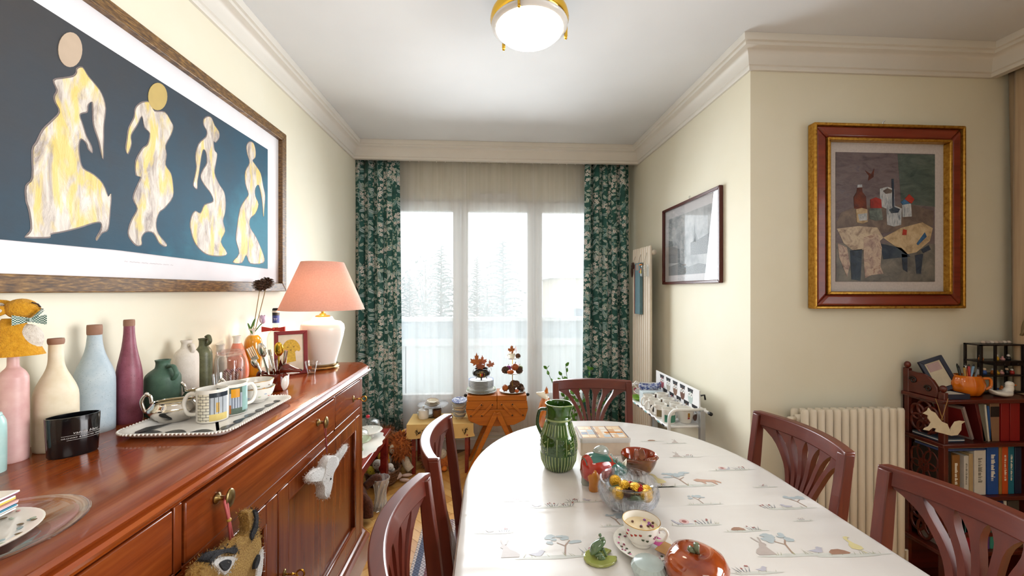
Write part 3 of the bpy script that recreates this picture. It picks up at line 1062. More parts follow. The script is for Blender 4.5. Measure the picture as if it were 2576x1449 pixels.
tag(MB().box(-0.38, 1.15, 0.1, 2.36, 0.001, 0.012).build('woven_rug', 'woven_rug', bevel=0.004), 'striped flat-woven rug under the dining table', 'rug')

# ================================================================= chairs
def make_chair(label):
 ch = thing('dining_chair', label, 'chair', group='mahogany dining chairs')
 BOW, HB = 0.05, 0.88

 def bend(u, v, d):
  """u across, v height, d depth in front of the back's face"""
  y = -0.215 - 0.05 * max(0, (v - 0.42)) / 0.46 * 1.1 - BOW * (1 - min(1, (u / 0.2) ** 2)) * min(1, max(0, (v - 0.42) / 0.3)) + d
  return (u, y, v)

 def plate(mb, left, right, d0, d1, nseg):
  """ribbon between two (u, v) curves"""
  n = len(left)
  rings = []
  for i in range(n):
   a, b = left[i], right[i]
   rg = [bend(a[0] + (b[0] - a[0]) * k / nseg, a[1] + (b[1] - a[1]) * k / nseg, d0) for k in range(nseg + 1)]
   rg += [bend(a[0] + (b[0] - a[0]) * k / nseg, a[1] + (b[1] - a[1]) * k / nseg, d1) for k in range(nseg, -1, -1)]
   rings.append(rg)
  return mb.loft(rings)

 # top rail, straight above with a lower edge that is a touch lower at the middle
 rows = [(0.832, 0), (0.85, 0), (0.872, 0), (0.88, 0)]
 mb = MB()
 plate(mb, [(-0.202, v) for v, _ in rows], [(0.202, v) for v, _ in rows], -0.016, 0.016, 20)
 mb.build('top_rail', 'chair_wood_x', ch, bevel=0.004)
 for s_ in (-1, 1):
  mb = MB()
  rings = []
  for v in (0.0, 0.2, 0.42, 0.55, 0.7, 0.834, 0.872):
   x = s_ * (0.165 + 0.022 * min(1, v / 0.8))
   yb = -0.20 - 0.05 * max(0, 0.42 - v) if v < 0.42 else bend(0.2, v, 0)[1]
   hw, hd = 0.0155, (0.0145 if v > 0.8 else 0.018) if v > 0.3 else 0.016
   rings.append([(x - hw, yb - hd, v), (x + hw, yb - hd, v), (x + hw, yb + hd, v), (x - hw, yb + hd, v)])
  mb.loft(rings).build('back_post', 'chair_wood', ch, bevel=0.003)
 # fan of pierced ribs
 V0, V1 = 0.475, 0.836
 N = 21
 for i in range(6):
  s_ = (i - 2.5) / 2.5
  L_, R_ = [], []
  for k in range(N):
   t = k / (N - 1)
   v = V0 + (V1 - V0) * t
   c = s_ * (0.032 + (0.150 - 0.032) * t ** 3.2)
   hw = 0.0048 + 0.0042 * t
   fl_ = max(0, (t - 0.84) / 0.16) ** 2.2
   hl = hr = hw + (0.0305 - hw) * fl_
   if i == 0:
    hl = hw + 0.003 * t + 0.022 * max(0, (t - 0.85) / 0.15) ** 2
   if i == 5:
    hr = hw + 0.003 * t + 0.022 * max(0, (t - 0.85) / 0.15) ** 2
   L_.append((c - hl, v))
   R_.append((c + hr, v))
  mb = MB()
  plate(mb, L_, R_, -0.010, 0.010, 2)
  mb.build('rib', 'chair_wood', ch, smooth=40)
 mb = MB()
 plate(mb, [(-0.175, 0.435), (-0.175, 0.48)], [(0.175, 0.435), (0.175, 0.48)], -0.011, 0.011, 8)
 mb.build('lower_rail', 'chair_wood_x', ch, smooth=40)
 mb = MB().loft([[(-0.19, -0.2, z), (0.19, -0.2, z), (0.215, 0.2, z), (-0.215, 0.2, z)] for z in (0.44, 0.47)])
 mb.build('seat', '#d9cfc0/0.8', ch, bevel=0.012)
 mb = MB().loft([[(-0.18, -0.19, z), (0.18, -0.19, z), (0.205, 0.19, z), (-0.205, 0.19, z)] for z in (0.385, 0.44)])
 mb.build('apron', 'chair_wood_x', ch, bevel=0.003)
 for s_ in (-1, 1):
  MB().loft([[(s_ * 0.19 - w, 0.175 - w, z), (s_ * 0.19 + w, 0.175 - w, z), (s_ * 0.19 + w, 0.175 + w, z), (s_ * 0.19 - w, 0.175 + w, z)] for w, z in ((0.013, 0), (0.018, 0.43))]).build('leg', 'chair_wood', ch, bevel=0.003)
 return ch

c0 = make_chair('mahogany fan-back chair at the far end of the dining table')
c0.location, c0.rotation_euler = (0.512, 1.755, 0), (0, 0, R(176))
for (x, y, z), a, lab in (((0.115, 1.315, 0.013), -90, 'mahogany fan-back chair on the left side of the table, farther from the camera'),
                          ((0.105, 0.83, 0.013), -90, 'mahogany fan-back chair on the left side of the table, nearest the sideboard'),
                          ((0.77, 1.288, 0.013), 90, 'mahogany fan-back chair on the right of the table before the low radiator'),
                          ((0.79, 0.81, 0.013), 90, 'mahogany fan-back chair at the lower right corner before the bookcase')):
 dup(c0, (x, y, z), R(a), lab)
c0.location.z = 0.013

# ================================================================= radiators
def radiator(name, label, n, pitch, w, d, z0, z1, loc, rz, m, cols=2):
 t = thing(name, label, 'radiator', loc, rz)
 for k in range(n):
  for r_ in range(cols):
   yy = r_ * (d - 0.026)
   mb = MB()
   hw = pitch * 0.44
   sec = [(hw * math.cos(a * PI / 6), 0.012 * math.sin(a * PI / 6)) for a in range(12)]
   x = (k + 0.5) * pitch
   zt_ = z1 + (0.012 if r_ == 0 else 0.0)
   mb.loft([[(x + q[0] * s_, yy + q[1] * s_, z) for q in sec] for z, s_ in ((z0, 0.7), (z0 + 0.008, 1), (zt_ - 0.01, 1), (zt_, 0.75))])
   mb.build('tube', m, t, smooth=50)
 MB().tube([(0.0, d / 2 - 0.013, z0 + 0.035), (n * pitch, d / 2 - 0.013, z0 + 0.035)], 0.018, 10).tube([(0.0, d / 2 - 0.013, z1 - 0.035), (n * pitch, d / 2 - 0.013, z1 - 0.035)], 0.018, 10).build('header_pipe', m, t, smooth=True)
 MB().tube([(0, d / 2 - 0.013, z1 - 0.035), (-0.035, d / 2 - 0.013, z1 - 0.035)], 0.009, 8).build('vent_plug', m, t, smooth=True)
 mb = MB().tube([(n * pitch, d / 2 - 0.013, z0 + 0.035), (n * pitch + 0.04, d / 2 - 0.013, z0 + 0.035), (n * pitch + 0.04, d / 2 - 0.013, 0.0)], 0.008, 8)
 mb.build('feed_pipe', m, t, smooth=True)
 return t

radiator('low_radiator', 'low cream tubular radiator under the still life painting', 13, 0.0378, 0.48, 0.085, 0.13, 0.815, (1.386, YC - 0.115, 0), 0, 'radiator_paint')
radiator('tall_radiator', 'tall slim cream radiator on the right wall by the curtain', 9, 0.038, 0.33, 0.07, 0.12, 1.66, (XR - 0.105, 3.045, 0), R(-90), 'radiator_cream', 1)
# ================================================================= ceiling lamp
lc = P(1332, 66, z=2.41)
lp = thing('ceiling_lamp', 'round brass and white glass ceiling lamp', 'lamp', (lc.x, lc.y, 2.525))
MB().lathe([(0.10, -0.001), (0.115, -0.004), (0.118, -0.05), (0.135, -0.062), (0.152, -0.075), (0.156, -0.095), (0.148, -0.11), (0.142, -0.112), (0.14, -0.09), (0.11, -0.06), (0.10, -0.04)], 48).build('brass_collar', 'gold_polished', lp, smooth=40)
t = NT('lit_opal_glass')
t.p(col='#fff6e2', rough=0.2, em=(1.0, 0.88, 0.68, 1), ems=8.0)
MB().lathe([(0.0, -0.172), (0.03, -0.1715), (0.06, -0.168), (0.09, -0.16), (0.115, -0.148), (0.132, -0.132), (0.139, -0.118), (0.14, -0.108)], 48, cap=False).build('glass_bowl', 'lit_opal_glass', lp, smooth=True)
MB().lathe([(0.134, -0.1285), (0.1495, -0.121), (0.151, -0.113), (0.142, -0.111)], 48, cap=False).build('glass_rim', 'white_gloss', lp, smooth=True)
for k in range(3):
 a = R(-110 + k * 120)
 mb = MB().box(-0.006, 0.006, -0.004, 0.004, -0.135, -0.085, T(0.153 * math.cos(a), 0.153 * math.sin(a), 0, rz=math.degrees(a)))
 mb.ball((0.153 * math.cos(a), 0.153 * math.sin(a), -0.139), 0.0065, 10, 8)
 mb.build('clip', 'gold_polished', lp, smooth=50)

# ================================================================= pictures
def to_wall(px, py, x):
 q = P(px, py, x=x)
 return (q.y, q.z)

def yz_plate(poly, x0, x1, m, name, parent, sgn=1, **kw):
 """polygon in the (y, z) plane, thickness x0..x1, relative to parent"""
 L = (parent.parent or parent).location
 n = len(poly)
 mb = MB()
 vv = [(x0 - L.x, y - L.y, z - L.z) for y, z in poly] + [(x1 - L.x, y - L.y, z - L.z) for y, z in poly]
 mb.add(vv, [tuple(range(n)), tuple(range(n, 2 * n))] + [(i, (i + 1) % n, n + (i + 1) % n, n + i) for i in range(n)])
 return mb.build(name, m, parent, **kw)

def frame_bars(y0, y1, z0, z1, w, x0, x1, m, parent, bevel=0.003, prof=None, name='frame_bar'):
 """four mitred bars on a wall lying in yz"""
 L = parent.location
 for (a, b, c, d) in (((y0, z0), (y1, z0), (y1 - w, z0 + w), (y0 + w, z0 + w)), ((y1, z0), (y1, z1), (y1 - w, z1 - w), (y1 - w, z0 + w)),
                         ((y1, z1), (y0, z1), (y0 + w, z1 - w), (y1 - w, z1 - w)), ((y0, z1), (y0, z0), (y0 + w, z0 + w), (y0 + w, z1 - w))):
  yz_plate([a, b, c, d], x0, x1, m, name, parent, bevel=bevel)

# --- large artwork with four gilded figures
ay1, az0 = to_wall(706, 733, XL)
az1 = to_wall(707, 340, XL)[1]
ay0 = 0.18
art = thing('large_artwork', 'wide framed painting of four pale robed figures on a dark blue ground', 'painting', (XL, (ay0 + ay1) / 2, az0))
frame_bars(ay0, ay1, az0, az1, 0.042, XL + 0.002, XL + 0.03, 'bronze_frame', art)
yz_plate([(ay0 + 0.03, az0 + 0.03), (ay1 - 0.03, az0 + 0.03), (ay1 - 0.03, az1 - 0.03), (ay0 + 0.03, az1 - 0.03)], XL + 0.003, XL + 0.010, 'matboard', 'mat', art)
cy1, cz1 = to_wall(673, 376, XL + 0.012)
cz0 = to_wall(672, 676, XL + 0.012)[1]
cv = [(0.42, cz0), (1.2, cz0 + 0.012), (cy1, cz0), (cy1, cz1), (0.42, cz1)]
yz_plate(cv, XL + 0.010, XL + 0.013, 'painted_ground', 'painted_sheet', art)
K = 760 / 1449
FIGS = [
 [(365, 325), (395, 320), (425, 365), (455, 400), (490, 450), (508, 520), (500, 600), (498, 700), (495, 765), (480, 725), (468, 670), (445, 600), (440, 530), (438, 490), (425, 505), (420, 538), (400, 545), (385, 555), (400, 600), (415, 650), (440, 700), (443, 735), (420, 715), (412, 690), (390, 670), (380, 700), (385, 760), (400, 805), (450, 835), (495, 880), (520, 940), (535, 930), (530, 1010), (520, 1100), (490, 1120), (465, 1155), (458, 1140), (480, 1100), (480, 1070), (440, 1075), (380, 1095), (300, 1115), (245, 1125), (235, 1142), (125, 1142), (125, 1125), (145, 1095), (135, 1010), (120, 960), (120, 890), (150, 850), (150, 720), (170, 680), (200, 620), (240, 580), (280, 535), (260, 490), (255, 460), (268, 430), (252, 382), (300, 370), (345, 362), (362, 345)],
 [(690, 485), (720, 490), (740, 530), (790, 535), (820, 580), (832, 610), (820, 650), (795, 700), (800, 740), (795, 790), (820, 830), (830, 880), (830, 945), (790, 1000), (765, 1020), (750, 1070), (760, 1120), (800, 1170), (790, 1185), (760, 1165), (735, 1120), (700, 1115), (680, 1140), (680, 1175), (650, 1178), (615, 1135), (615, 1090), (635, 1040), (655, 1000), (635, 950), (650, 900), (672, 850), (650, 840), (648, 770), (680, 710), (705, 690), (715, 640), (690, 610), (680, 560), (660, 600), (630, 650), (632, 690), (615, 740), (600, 715), (605, 670), (615, 610), (640, 560), (645, 520), (665, 495)],
 [(975, 570), (995, 556), (1015, 565), (1030, 600), (1050, 630), (1052, 660), (1035, 685), (1025, 680), (1030, 720), (1042, 740), (1035, 790), (1030, 830), (1050, 880), (1075, 920), (1083, 970), (1080, 1020), (1070, 1060), (1080, 1110), (1060, 1160), (1090, 1215), (1060, 1230), (1000, 1225), (960, 1200), (930, 1160), (910, 1090), (915, 1040), (935, 1010), (960, 1020), (980, 980), (1020, 965), (1010, 930), (980, 890), (960, 850), (970, 815), (990, 780), (985, 730), (975, 720), (965, 760), (955, 830), (948, 870), (945, 908), (925, 890), (930, 855), (940, 800), (935, 750), (950, 690), (985, 655), (990, 630), (975, 600)],
 [(1180, 700), (1195, 678), (1215, 685), (1226, 720), (1225, 755), (1212, 770), (1225, 790), (1250, 830), (1262, 890), (1272, 940), (1268, 1000), (1262, 1040), (1255, 960), (1240, 890), (1225, 905), (1225, 940), (1240, 980), (1225, 1025), (1200, 1050), (1200, 1090), (1230, 1140), (1265, 1225), (1262, 1262), (1200, 1265), (1180, 1225), (1160, 1262), (1115, 1258), (1145, 1215), (1130, 1150), (1135, 1090), (1150, 1000), (1175, 955), (1190, 930), (1175, 880), (1175, 820), (1195, 780), (1185, 740)]]
XF = XL + 0.013
for fi, fg in enumerate(FIGS):
 pts = [to_wall(x * K, y * K, XF) for x, y in fg]
 cyy, czz = sum(p[0] for p in pts) / len(pts), sum(p[1] for p in pts) / len(pts)
 f = yz_plate(spline(pts, 3, True), XF - 0.001, XF + 0.0004, 'figure_outline', 'painted_figure', art)
 inner = []
 n = len(pts)
 for i in range(n):
  a, b, c = Vector(pts[i - 1]), Vector(pts[i]), Vector(pts[(i + 1) % n])
  e = (c - a).normalized()
  nr = Vector((-e.y, e.x))
  inner.append(tuple(b - nr * 0.003 * (-1 if True else 1)) if False else tuple(b + nr * -0.0035))
 # keep the shrink pointing inwards
 area2 = sum(pts[i - 1][0] * pts[i][1] - pts[i][0] * pts[i - 1][1] for i in range(n))
 if area2 > 0:
  inner = [tuple(2 * Vector(b) - Vector(q)) for b, q in zip(pts, inner)]
 yz_plate(spline(inner, 3, True), XF, XF + 0.0009, 'impasto_figure', 'painted_body', f)
 if fi < 2:
  hc, rx, ry = ((335, 238), 58, 84) if fi == 0 else ((755, 463), 46, 66)
  hp = [to_wall((hc[0] + rx * math.cos(a * PI / 12)) * K, (hc[1] + ry * math.sin(a * PI / 12)) * K, XF) for a in range(24)]
  simple('head_wash_%d' % fi, '#b9a48e' if fi == 0 else '#b89f5e', 0.7, 0.1, 8)
  yz_plate(hp, XF, XF + 0.0012, 'head_wash_%d' % fi, 'painted_head', f)
text_mesh('pencil_inscription', '~ ~~~ ~~ ~~~~ ~~ ~', 0.02, '#cfc9cc/0.8', art, (0.0105, to_wall(370, 662, XL)[0] - art.location.y, to_wall(370, 662, XL)[1] - az0), (R(90), 0, R(90)), 0.0001)

# --- framed engraving on the right wall
py0, pz1 = to_wall(1820, 465, XR)
py1, pz0 = to_wall(1673, 716, XR)
prn = thing('framed_engraving', 'grey engraving of a city square in a thin red-brown frame under glass', 'picture', (XR, (py0 + py1) / 2, pz0))
frame_bars(py0, py1, pz0, pz1, 0.017, XR - 0.022, XR - 0.001, '#4e160d/0.25', prn)
yz_plate([(py0 + 0.01, pz0 + 0.01), (py1 - 0.01, pz0 + 0.01), (py1 - 0.01, pz1 - 0.01), (py0 + 0.01, pz1 - 0.01)], XR - 0.006, XR - 0.002, 'matboard', 'mat', prn)
e1, ez1 = to_wall(1685, 553, XR)
e0 = to_wall(1797, 512, XR)[0]
ez0 = to_wall(1797, 685, XR)[1]
t = NT('etching')
c = t.coord('Object')
ht = t.noise(t.coord('Object', (1, 60, 160), (0.3, 0, 0)), 3, 4)
t.p(col=t.ramp(t.math('ADD', t.math('MULTIPLY', t.noise(c, 9, 4), 0.6), t.math('MULTIPLY', ht, 0.4)), [(0.36, '#8e9298'), (0.5, '#c3c6ca'), (0.64, '#e6e6e6')]), rough=0.8)
t = NT('etching_dark')
t.p(col=t.ramp(t.noise(t.coord('Object', (1, 120, 120)), 2, 4), [(0.35, '#5d6268'), (0.6, '#a3a7ab')]), rough=0.8)
yz_plate([(e0, ez0), (e1, ez0), (e1, ez1), (e0, ez1)], XR - 0.0075, XR - 0.006, 'etching', 'engraved_sheet', prn)
ew, eh = e1 - e0, ez1 - ez0
uv = lambda u, v: (e1 - u * ew, ez0 + v * eh)
for poly in ([(0.0, 0.22), (0.0, 0.62), (0.1, 0.6), (0.12, 0.5), (0.28, 0.44), (0.3, 0.2)],
             [(0.55, 0.3), (0.55, 0.5), (0.62, 0.52), (0.66, 0.62), (0.7, 0.52), (0.86, 0.56), (1.0, 0.6), (1.0, 0.28)],
             [(0.42, 0.28), (0.435, 0.62), (0.45, 0.28)],
             [(0.60, 0.5), (0.625, 0.66), (0.635, 0.78), (0.645, 0.66), (0.67, 0.5)],
             [(0.0, 0.0), (0.0, 0.16), (0.3, 0.2), (0.5, 0.12), (0.72, 0.16), (1.0, 0.1), (1.0, 0.0)]):
 yz_plate([uv(*q) for q in poly], XR - 0.0082, XR - 0.0074, 'etching_dark', 'engraved_shape', prn)
yz_plate([(py0 + 0.012, pz0 + 0.012), (py1 - 0.012, pz0 + 0.012), (py1 - 0.012, pz1 - 0.012), (py0 + 0.012, pz1 - 0.012)], XR - 0.014, XR - 0.012, 'picture_glass', 'glass_pane', prn)
MB().tube([(-0.004, 0, pz1 - pz0), (-0.008, 0, pz1 - pz0 + 0.02), (0, 0, pz1 - pz0 + 0.024)], 0.0015, 6).build('hook', 'steel', prn)

# --- still life on the return wall (plane y = YC)
sx0, sz0 = P(2031, 776, y=YC).x, P(2031, 776, y=YC).z
sx1, sz1 = P(2404, 324, y=YC).x, P(2220, 321, y=YC).z
stl = thing('still_life_painting', 'oil still life of bottle and paint tins in a red and gold frame', 'painting', (sx0, YC, sz0))
SW, SH = sx1 - sx0, sz1 - sz0

def xz_plate(poly, y0, y1, m, name, parent, **kw):
 n = len(poly)
 mb = MB()
 mb.add([(x, y0, z) for x, z in poly] + [(x, y1, z) for x, z in poly], [tuple(range(n)), tuple(range(n, 2 * n))] + [(i, (i + 1) % n, n + (i + 1) % n, n + i) for i in range(n)])
 return mb.build(name, m, parent, **kw)

t = NT('worn_gilt')
c = t.coord('Object', (60, 60, 60))
t.p(col=t.ramp(t.noise(c, 1.2, 4), [(0.26, '#5a2a10'), (0.34, '#b07c2a'), (0.7, '#d8a84a')]), rough=0.35, metal=0.75)
wood('frame_red', '#5f1c12', '#80301e', '#934028', 0.28, 0.3, 0, 5)
simple('linen_mat', '#cdc3bf', 0.9, 0.05, 120, bump=0.2)

def xbars(a, w, y0, y1, m, nm, bev=0.004):
 x0, x1, z0, z1 = a, SW - a, a, SH - a
 for q in ([(x0, z0), (x1, z0), (x1 - w, z0 + w), (x0 + w, z0 + w)], [(x1, z0), (x1, z1), (x1 - w, z1 - w), (x1 - w, z0 + w)], [(x1, z1), (x0, z1), (x0 + w, z1 - w), (x1 - w, z1 - w)], [(x0, z1), (x0, z0), (x0 + w, z0 + w), (x0 + w, z1 - w)]):
  xz_plate(q, y0, y1, m, nm, stl, bevel=bev)

xbars(0.0, 0.013, -0.045, -0.002, 'worn_gilt', 'gilt_bar')
xbars(0.013, 0.054, -0.038, -0.002, 'frame_red', 'frame_bar', 0.012)
xbars(0.067, 0.014, -0.044, -0.002, 'worn_gilt', 'gilt_bar')
xz_plate([(0.075, 0.075), (SW - 0.075, 0.075), (SW - 0.075, SH - 0.075), (0.075, SH - 0.075)], -0.014, -0.002, 'linen_mat', 'mat', stl)

def sl(u, v):
 """u, v in the crop used to measure the canvas (x 330-985, y 270-1165)"""
 return (0.128 + (u - 330) / 655 * (SW - 0.256), SH - 0.128 - (v - 270) / 895 * (SH - 0.256))

def paint(name, cols, sc=14, st=(1, 1, 1), rot=0.6):
 t = NT(name)
 n = t.noise(t.coord('Object', st, (0, rot, 0)), sc, 5, 0.65, dist=0.6)
 k = len(cols)
 t.p(col=t.ramp(n, [(0.28 + 0.44 * i / (k - 1), c) for i, c in enumerate(cols)]), rough=0.45)
 t.bump(n, 0.5, 0.006)

paint('paint_wall', ['#4a4247', '#66595c', '#75686a', '#5c5764'], 12, (1, 1, 2.5))
paint('paint_green', ['#2f423e', '#4f5d57', '#66706a'], 12, (1, 1, 2.5))
paint('paint_table', ['#4b403c', '#6f6058', '#8a7a6c'], 14)
paint('paint_cloth', ['#6b5b52', '#b19c88', '#cfbfa6', '#9c8478'], 22)
paint('paint_drape', ['#5b4a4c', '#a88f84', '#c9b5a2', '#7b3f38'], 26)
paint('paint_floor', ['#4c4a48', '#6e6b66', '#8b867c'], 14)
paint('paint_dark', ['#1a2230', '#2e3b4d', '#45525c'], 20)
paint('paint_amber', ['#34160e', '#5c2413', '#7a3518'], 20)
paint('paint_white', ['#6e7884', '#b5bac0', '#d8d8d4'], 24, (3, 1, 1))
paint('paint_red', ['#7a1c14', '#a32a1e', '#b8402c'], 20)
paint('paint_cream', ['#8b7458', '#c4ab86', '#d8c7a6'], 24)
paint('paint_blue', ['#1f3f66', '#2f5f8e', '#4c7ba0'], 20)
paint('paint_grey', ['#3c4543', '#66706a', '#8d968c'], 20)

def dab(poly, m, lay, name='painted_shape', par=None):
 return xz_plate([sl(*q) for q in poly], -0.0165 - lay * 0.0006, -0.014, m, name, par or stl)

cvs = dab([(330, 1165), (985, 1165), (985, 270), (330, 270)], 'paint_wall', 0, 'canvas')
dab([(735, 275), (985, 275), (985, 640), (760, 620)], 'paint_green', 1)
dab([(332, 760), (360, 690), (470, 640), (840, 630), (978, 670), (972, 770), (620, 830), (332, 800)], 'paint_table', 1)
dab([(332, 900), (985, 900), (985, 1163), (332, 1163)], 'paint_floor', 1)
dab([(620, 900), (760, 930), (820, 990), (640, 1010)], 'paint_dark', 2)
dab([(760, 970), (800, 980), (800, 1100), (770, 1080)], 'paint_dark', 2)
dab([(850, 980), (905, 970), (890, 1110), (860, 1110)], 'paint_dark', 2)
dab([(420, 950), (500, 940), (490, 1160), (430, 1150)], 'paint_dark', 2)
dab([(335, 800), (480, 780), (600, 790), (640, 860), (560, 940), (440, 950), (380, 900)], 'paint_cloth', 2)
dab([(640, 860), (760, 790), (900, 750), (970, 790), (950, 880), (860, 960), (790, 975), (720, 920)], 'paint_cream', 2)
dab([(510, 860), (600, 830), (630, 930), (620, 1060), (640, 1110), (560, 1120), (520, 1140), (510, 1000)], 'paint_drape', 3)
dab([(340, 900), (400, 930), (420, 1050), (400, 1130), (350, 1000)], 'paint_drape', 3)
dab([(450, 660), (445, 580), (465, 545), (470, 500), (498, 495), (502, 545), (525, 575), (530, 665)], 'paint_amber', 3)
dab([(468, 515), (470, 495), (498, 493), (500, 512)], 'paint_white', 4)
dab([(620, 640), (618, 520), (665, 505), (712, 520), (716, 640), (665, 660)], 'paint_white', 3)
dab([(635, 535), (665, 515), (700, 530), (690, 550), (655, 555)], 'paint_table', 4)
dab([(555, 655), (555, 595), (590, 580), (625, 595), (628, 655)], 'paint_red', 4)
dab([(550, 730), (545, 660), (625, 655), (635, 735), (590, 742)], 'paint_grey', 5)
dab([(465, 755), (460, 665), (495, 655), (532, 665), (535, 750), (500, 765)], 'paint_cream', 5)
dab([(470, 700), (530, 690), (530, 740), (480, 745)], 'paint_white', 6)
dab([(665, 770), (660, 660), (710, 635), (760, 655), (755, 770), (710, 782)], 'paint_white', 5)
dab([(675, 665), (710, 645), (748, 660), (735, 685), (690, 690)], 'paint_dark', 6)
dab([(698, 670), (696, 450), (706, 450), (708, 670)], 'paint_dark', 7)
dab([(768, 715), (765, 630), (822, 620), (828, 710)], 'paint_white', 4)
dab([(780, 590), (810, 555), (845, 590), (825, 620)], 'paint_red', 5)
dab([(755, 610), (780, 590), (815, 620), (770, 630)], 'paint_blue', 5)
dab([(755, 905), (750, 850), (800, 845), (805, 920)], 'paint_cream', 4)
dab([(765, 840), (770, 800), (795, 805), (792, 840)], 'paint_red', 4)
dab([(860, 900), (915, 820), (928, 850), (870, 910)], 'paint_blue', 4)
dab([(520, 395), (560, 420), (580, 380), (575, 440), (540, 465), (545, 430)], 'paint_amber', 2)
dab([(890, 940), (940, 910), (955, 940), (905, 965)], 'paint_dark', 4)
MB().tube([(SW * 0.485, -0.01, SH - 0.005), (SW * 0.485, -0.014, SH + 0.02), (SW * 0.49, -0.02, SH + 0.026)], 0.0025, 6).build('hook', 'steel', stl)

# ================================================================= table lamp on the sideboard
lb = P(812, 922, z=1.0)
LX, LY = P(812, 900, y=1.9).x, 1.9
tl_ = thing('table_lamp', 'white ceramic table lamp with a salmon shade at the end of the sideboard', 'lamp', (LX, LY, 1.0))
MB().lathe([(0.0, 0.0), (0.07, 0.0), (0.073, 0.006), (0.066, 0.012), (0.068, 0.018), (0.06, 0.022), (0, 0.022)], 40).build('base_plate', 'antique_brass', tl_, smooth=40)
t = NT('lit_ceramic')
t.p(col='#f5efe6', rough=0.3, coat=0.2)
MB().lathe([(0.0, 0.022), (0.058, 0.022), (0.062, 0.04), (0.078, 0.10), (0.09, 0.15), (0.095, 0.18), (0.092, 0.20), (0.078, 0.214), (0.052, 0.219), (0.046, 0.226), (0.042, 0.236), (0, 0.238)], 48).build('body', 'lit_ceramic', tl_, smooth=50)
MB().lathe([(0.034, 0.236), (0.03, 0.243), (0.016, 0.246), (0.012, 0.252), (0.007, 0.253), (0.007, 0.36), (0, 0.36)], 24).build('stem', 'brass', tl_, smooth=40)
t = NT('salmon_shade')
c = t.coord('Object', (160, 160, 160))
cs = t.ramp(t.noise(c, 1.0, 2), [(0.3, '#d6b1a3'), (0.7, '#dfbcae')])
t.p(col=cs, rough=0.8)
trl = t.n('ShaderNodeBsdfTranslucent')
t.set(trl.inputs[0], cs)
mx_ = t.n('ShaderNodeMixShader', i0=0.4, i1=t.b.outputs[0], i2=trl.outputs[0])
t.t.links.new(mx_.outputs[0], t.out.inputs[0])
MB().lathe([(0.184, 0.270), (0.092, 0.490), (0.091, 0.490), (0.183, 0.270)], 64, cap=False).build('shade', 'salmon_shade', tl_, smooth=60)
t = NT('bulb_glow')
t.p(col=(1, 1, 1, 1), em=(1, 0.82, 0.58, 1), ems=1.0)
MB().ball((0, 0, 0.385), (0.03, 0.03, 0.04), 16, 10).build('bulb', 'bulb_glow', tl_, smooth=True)
d = bpy.data.lights.new('lamp_light', 'POINT')
d.energy, d.color, d.shadow_soft_size = 4.5, (1.0, 0.84, 0.64), 0.035
lo = bpy.data.objects.new('lamp_light', d)
COL.objects.link(lo)
lo.parent = tl_
lo.location = (0, 0, 0.335)

# ================================================================= sewing box
sew = thing('sewing_box', 'orange-brown wooden cantilever sewing box on splayed legs', 'sewing box', (0.06, 2.965, 0))
sw2 = 0.232
zb, zl = 0.345, 0.575
zm = 0.475
body = [(-sw2, zm - 0.005), (-sw2 * 0.90, zb + 0.045), (-sw2 * 0.55, zb + 0.008), (0, zb), (sw2 * 0.55, zb + 0.008), (sw2 * 0.90, zb + 0.045), (sw2, zm - 0.005)]
mb = MB()
n = len(body)
mb.add([(x, 0, z) for x, z in body] + [(x, 0.21, z) for x, z in body], [tuple(range(n)), tuple(range(n, 2 * n))] + [(i, (i + 1) % n, n + (i + 1) % n, n + i) for i in range(n)])
mb.build('lower_box', 'sewing_wood', sew, bevel=0.003)
for s_ in (-1, 1):
 mid = [(s_ * 0.001, zm - 0.003), (s_ * sw2, zm - 0.003), (s_ * sw2 * 0.97, 0.535), (s_ * 0.001, 0.535)]
 mb = MB()
 mb.add([(x, 0, z) for x, z in mid] + [(x, 0.21, z) for x, z in mid], [(0, 1, 2, 3), (4, 5, 6, 7)] + [(i, (i + 1) % 4, 4 + (i + 1) % 4, 4 + i) for i in range(4)])
 mb.build('upper_box', 'sewing_wood', sew, bevel=0.003)
 ld = MB().box(min(s_ * 0.001, s_ * sw2 * 0.955), max(s_ * 0.001, s_ * sw2 * 0.955), -0.004, 0.214, 0.5365, zl).build('lid', 'sewing_wood', sew, bevel=0.004)
 MB().ball((s_ * (sw2 + 0.008), 0.10, 0.553), 0.013, 12, 8).build('knob', 'black_rubber', ld, smooth=True)
 # links
 for q in (0.035, 0.115):
  xa, xb = s_ * (q + 0.0), s_ * (q + 0.078)
  za, zb_ = 0.508, 0.428
  L_ = math.hypot(xb - xa, zb_ - za)
  an = math.degrees(math.atan2(zb_ - za, xb - xa))
  arm = MB().box(-0.011, L_ + 0.011, -0.009, -0.001, -0.0095, 0.0095, T(xa, 0, za, ry=-an)).build('link_arm', 'sewing_wood', sew, bevel=0.003)
  for xx, zz in ((xa, za), (xb, zb_)):
   MB().lathe([(0.006, 0), (0.005, 0.003), (0, 0.004)], 12, T(xx, -0.009, zz, rx=90)).build('rivet', '#3a2a1c/0.4', arm, smooth=True)
for yy in (-0.022, 0.232):
 for s_ in (-1, 1):
  a, b = Vector((s_ * 0.006, yy, 0.455)), Vector((s_ * 0.215, yy, 0.0))
  dv = (b - a).normalized()
  nr = Vector((dv.z, 0, -dv.x))
  mb = MB()
  rings = []
  for p, w_ in ((a, 0.016), (a + dv * 0.05, 0.019), (b, 0.012)):
   rings.append([p + nr * w_ - Vector((0, 0.010, 0)), p - nr * w_ - Vector((0, 0.010, 0)), p - nr * w_ + Vector((0, 0.010, 0)), p + nr * w_ + Vector((0, 0.010, 0))])
  mb.loft(rings)
  mb.build('leg', 'sewing_wood', sew, bevel=0.004)

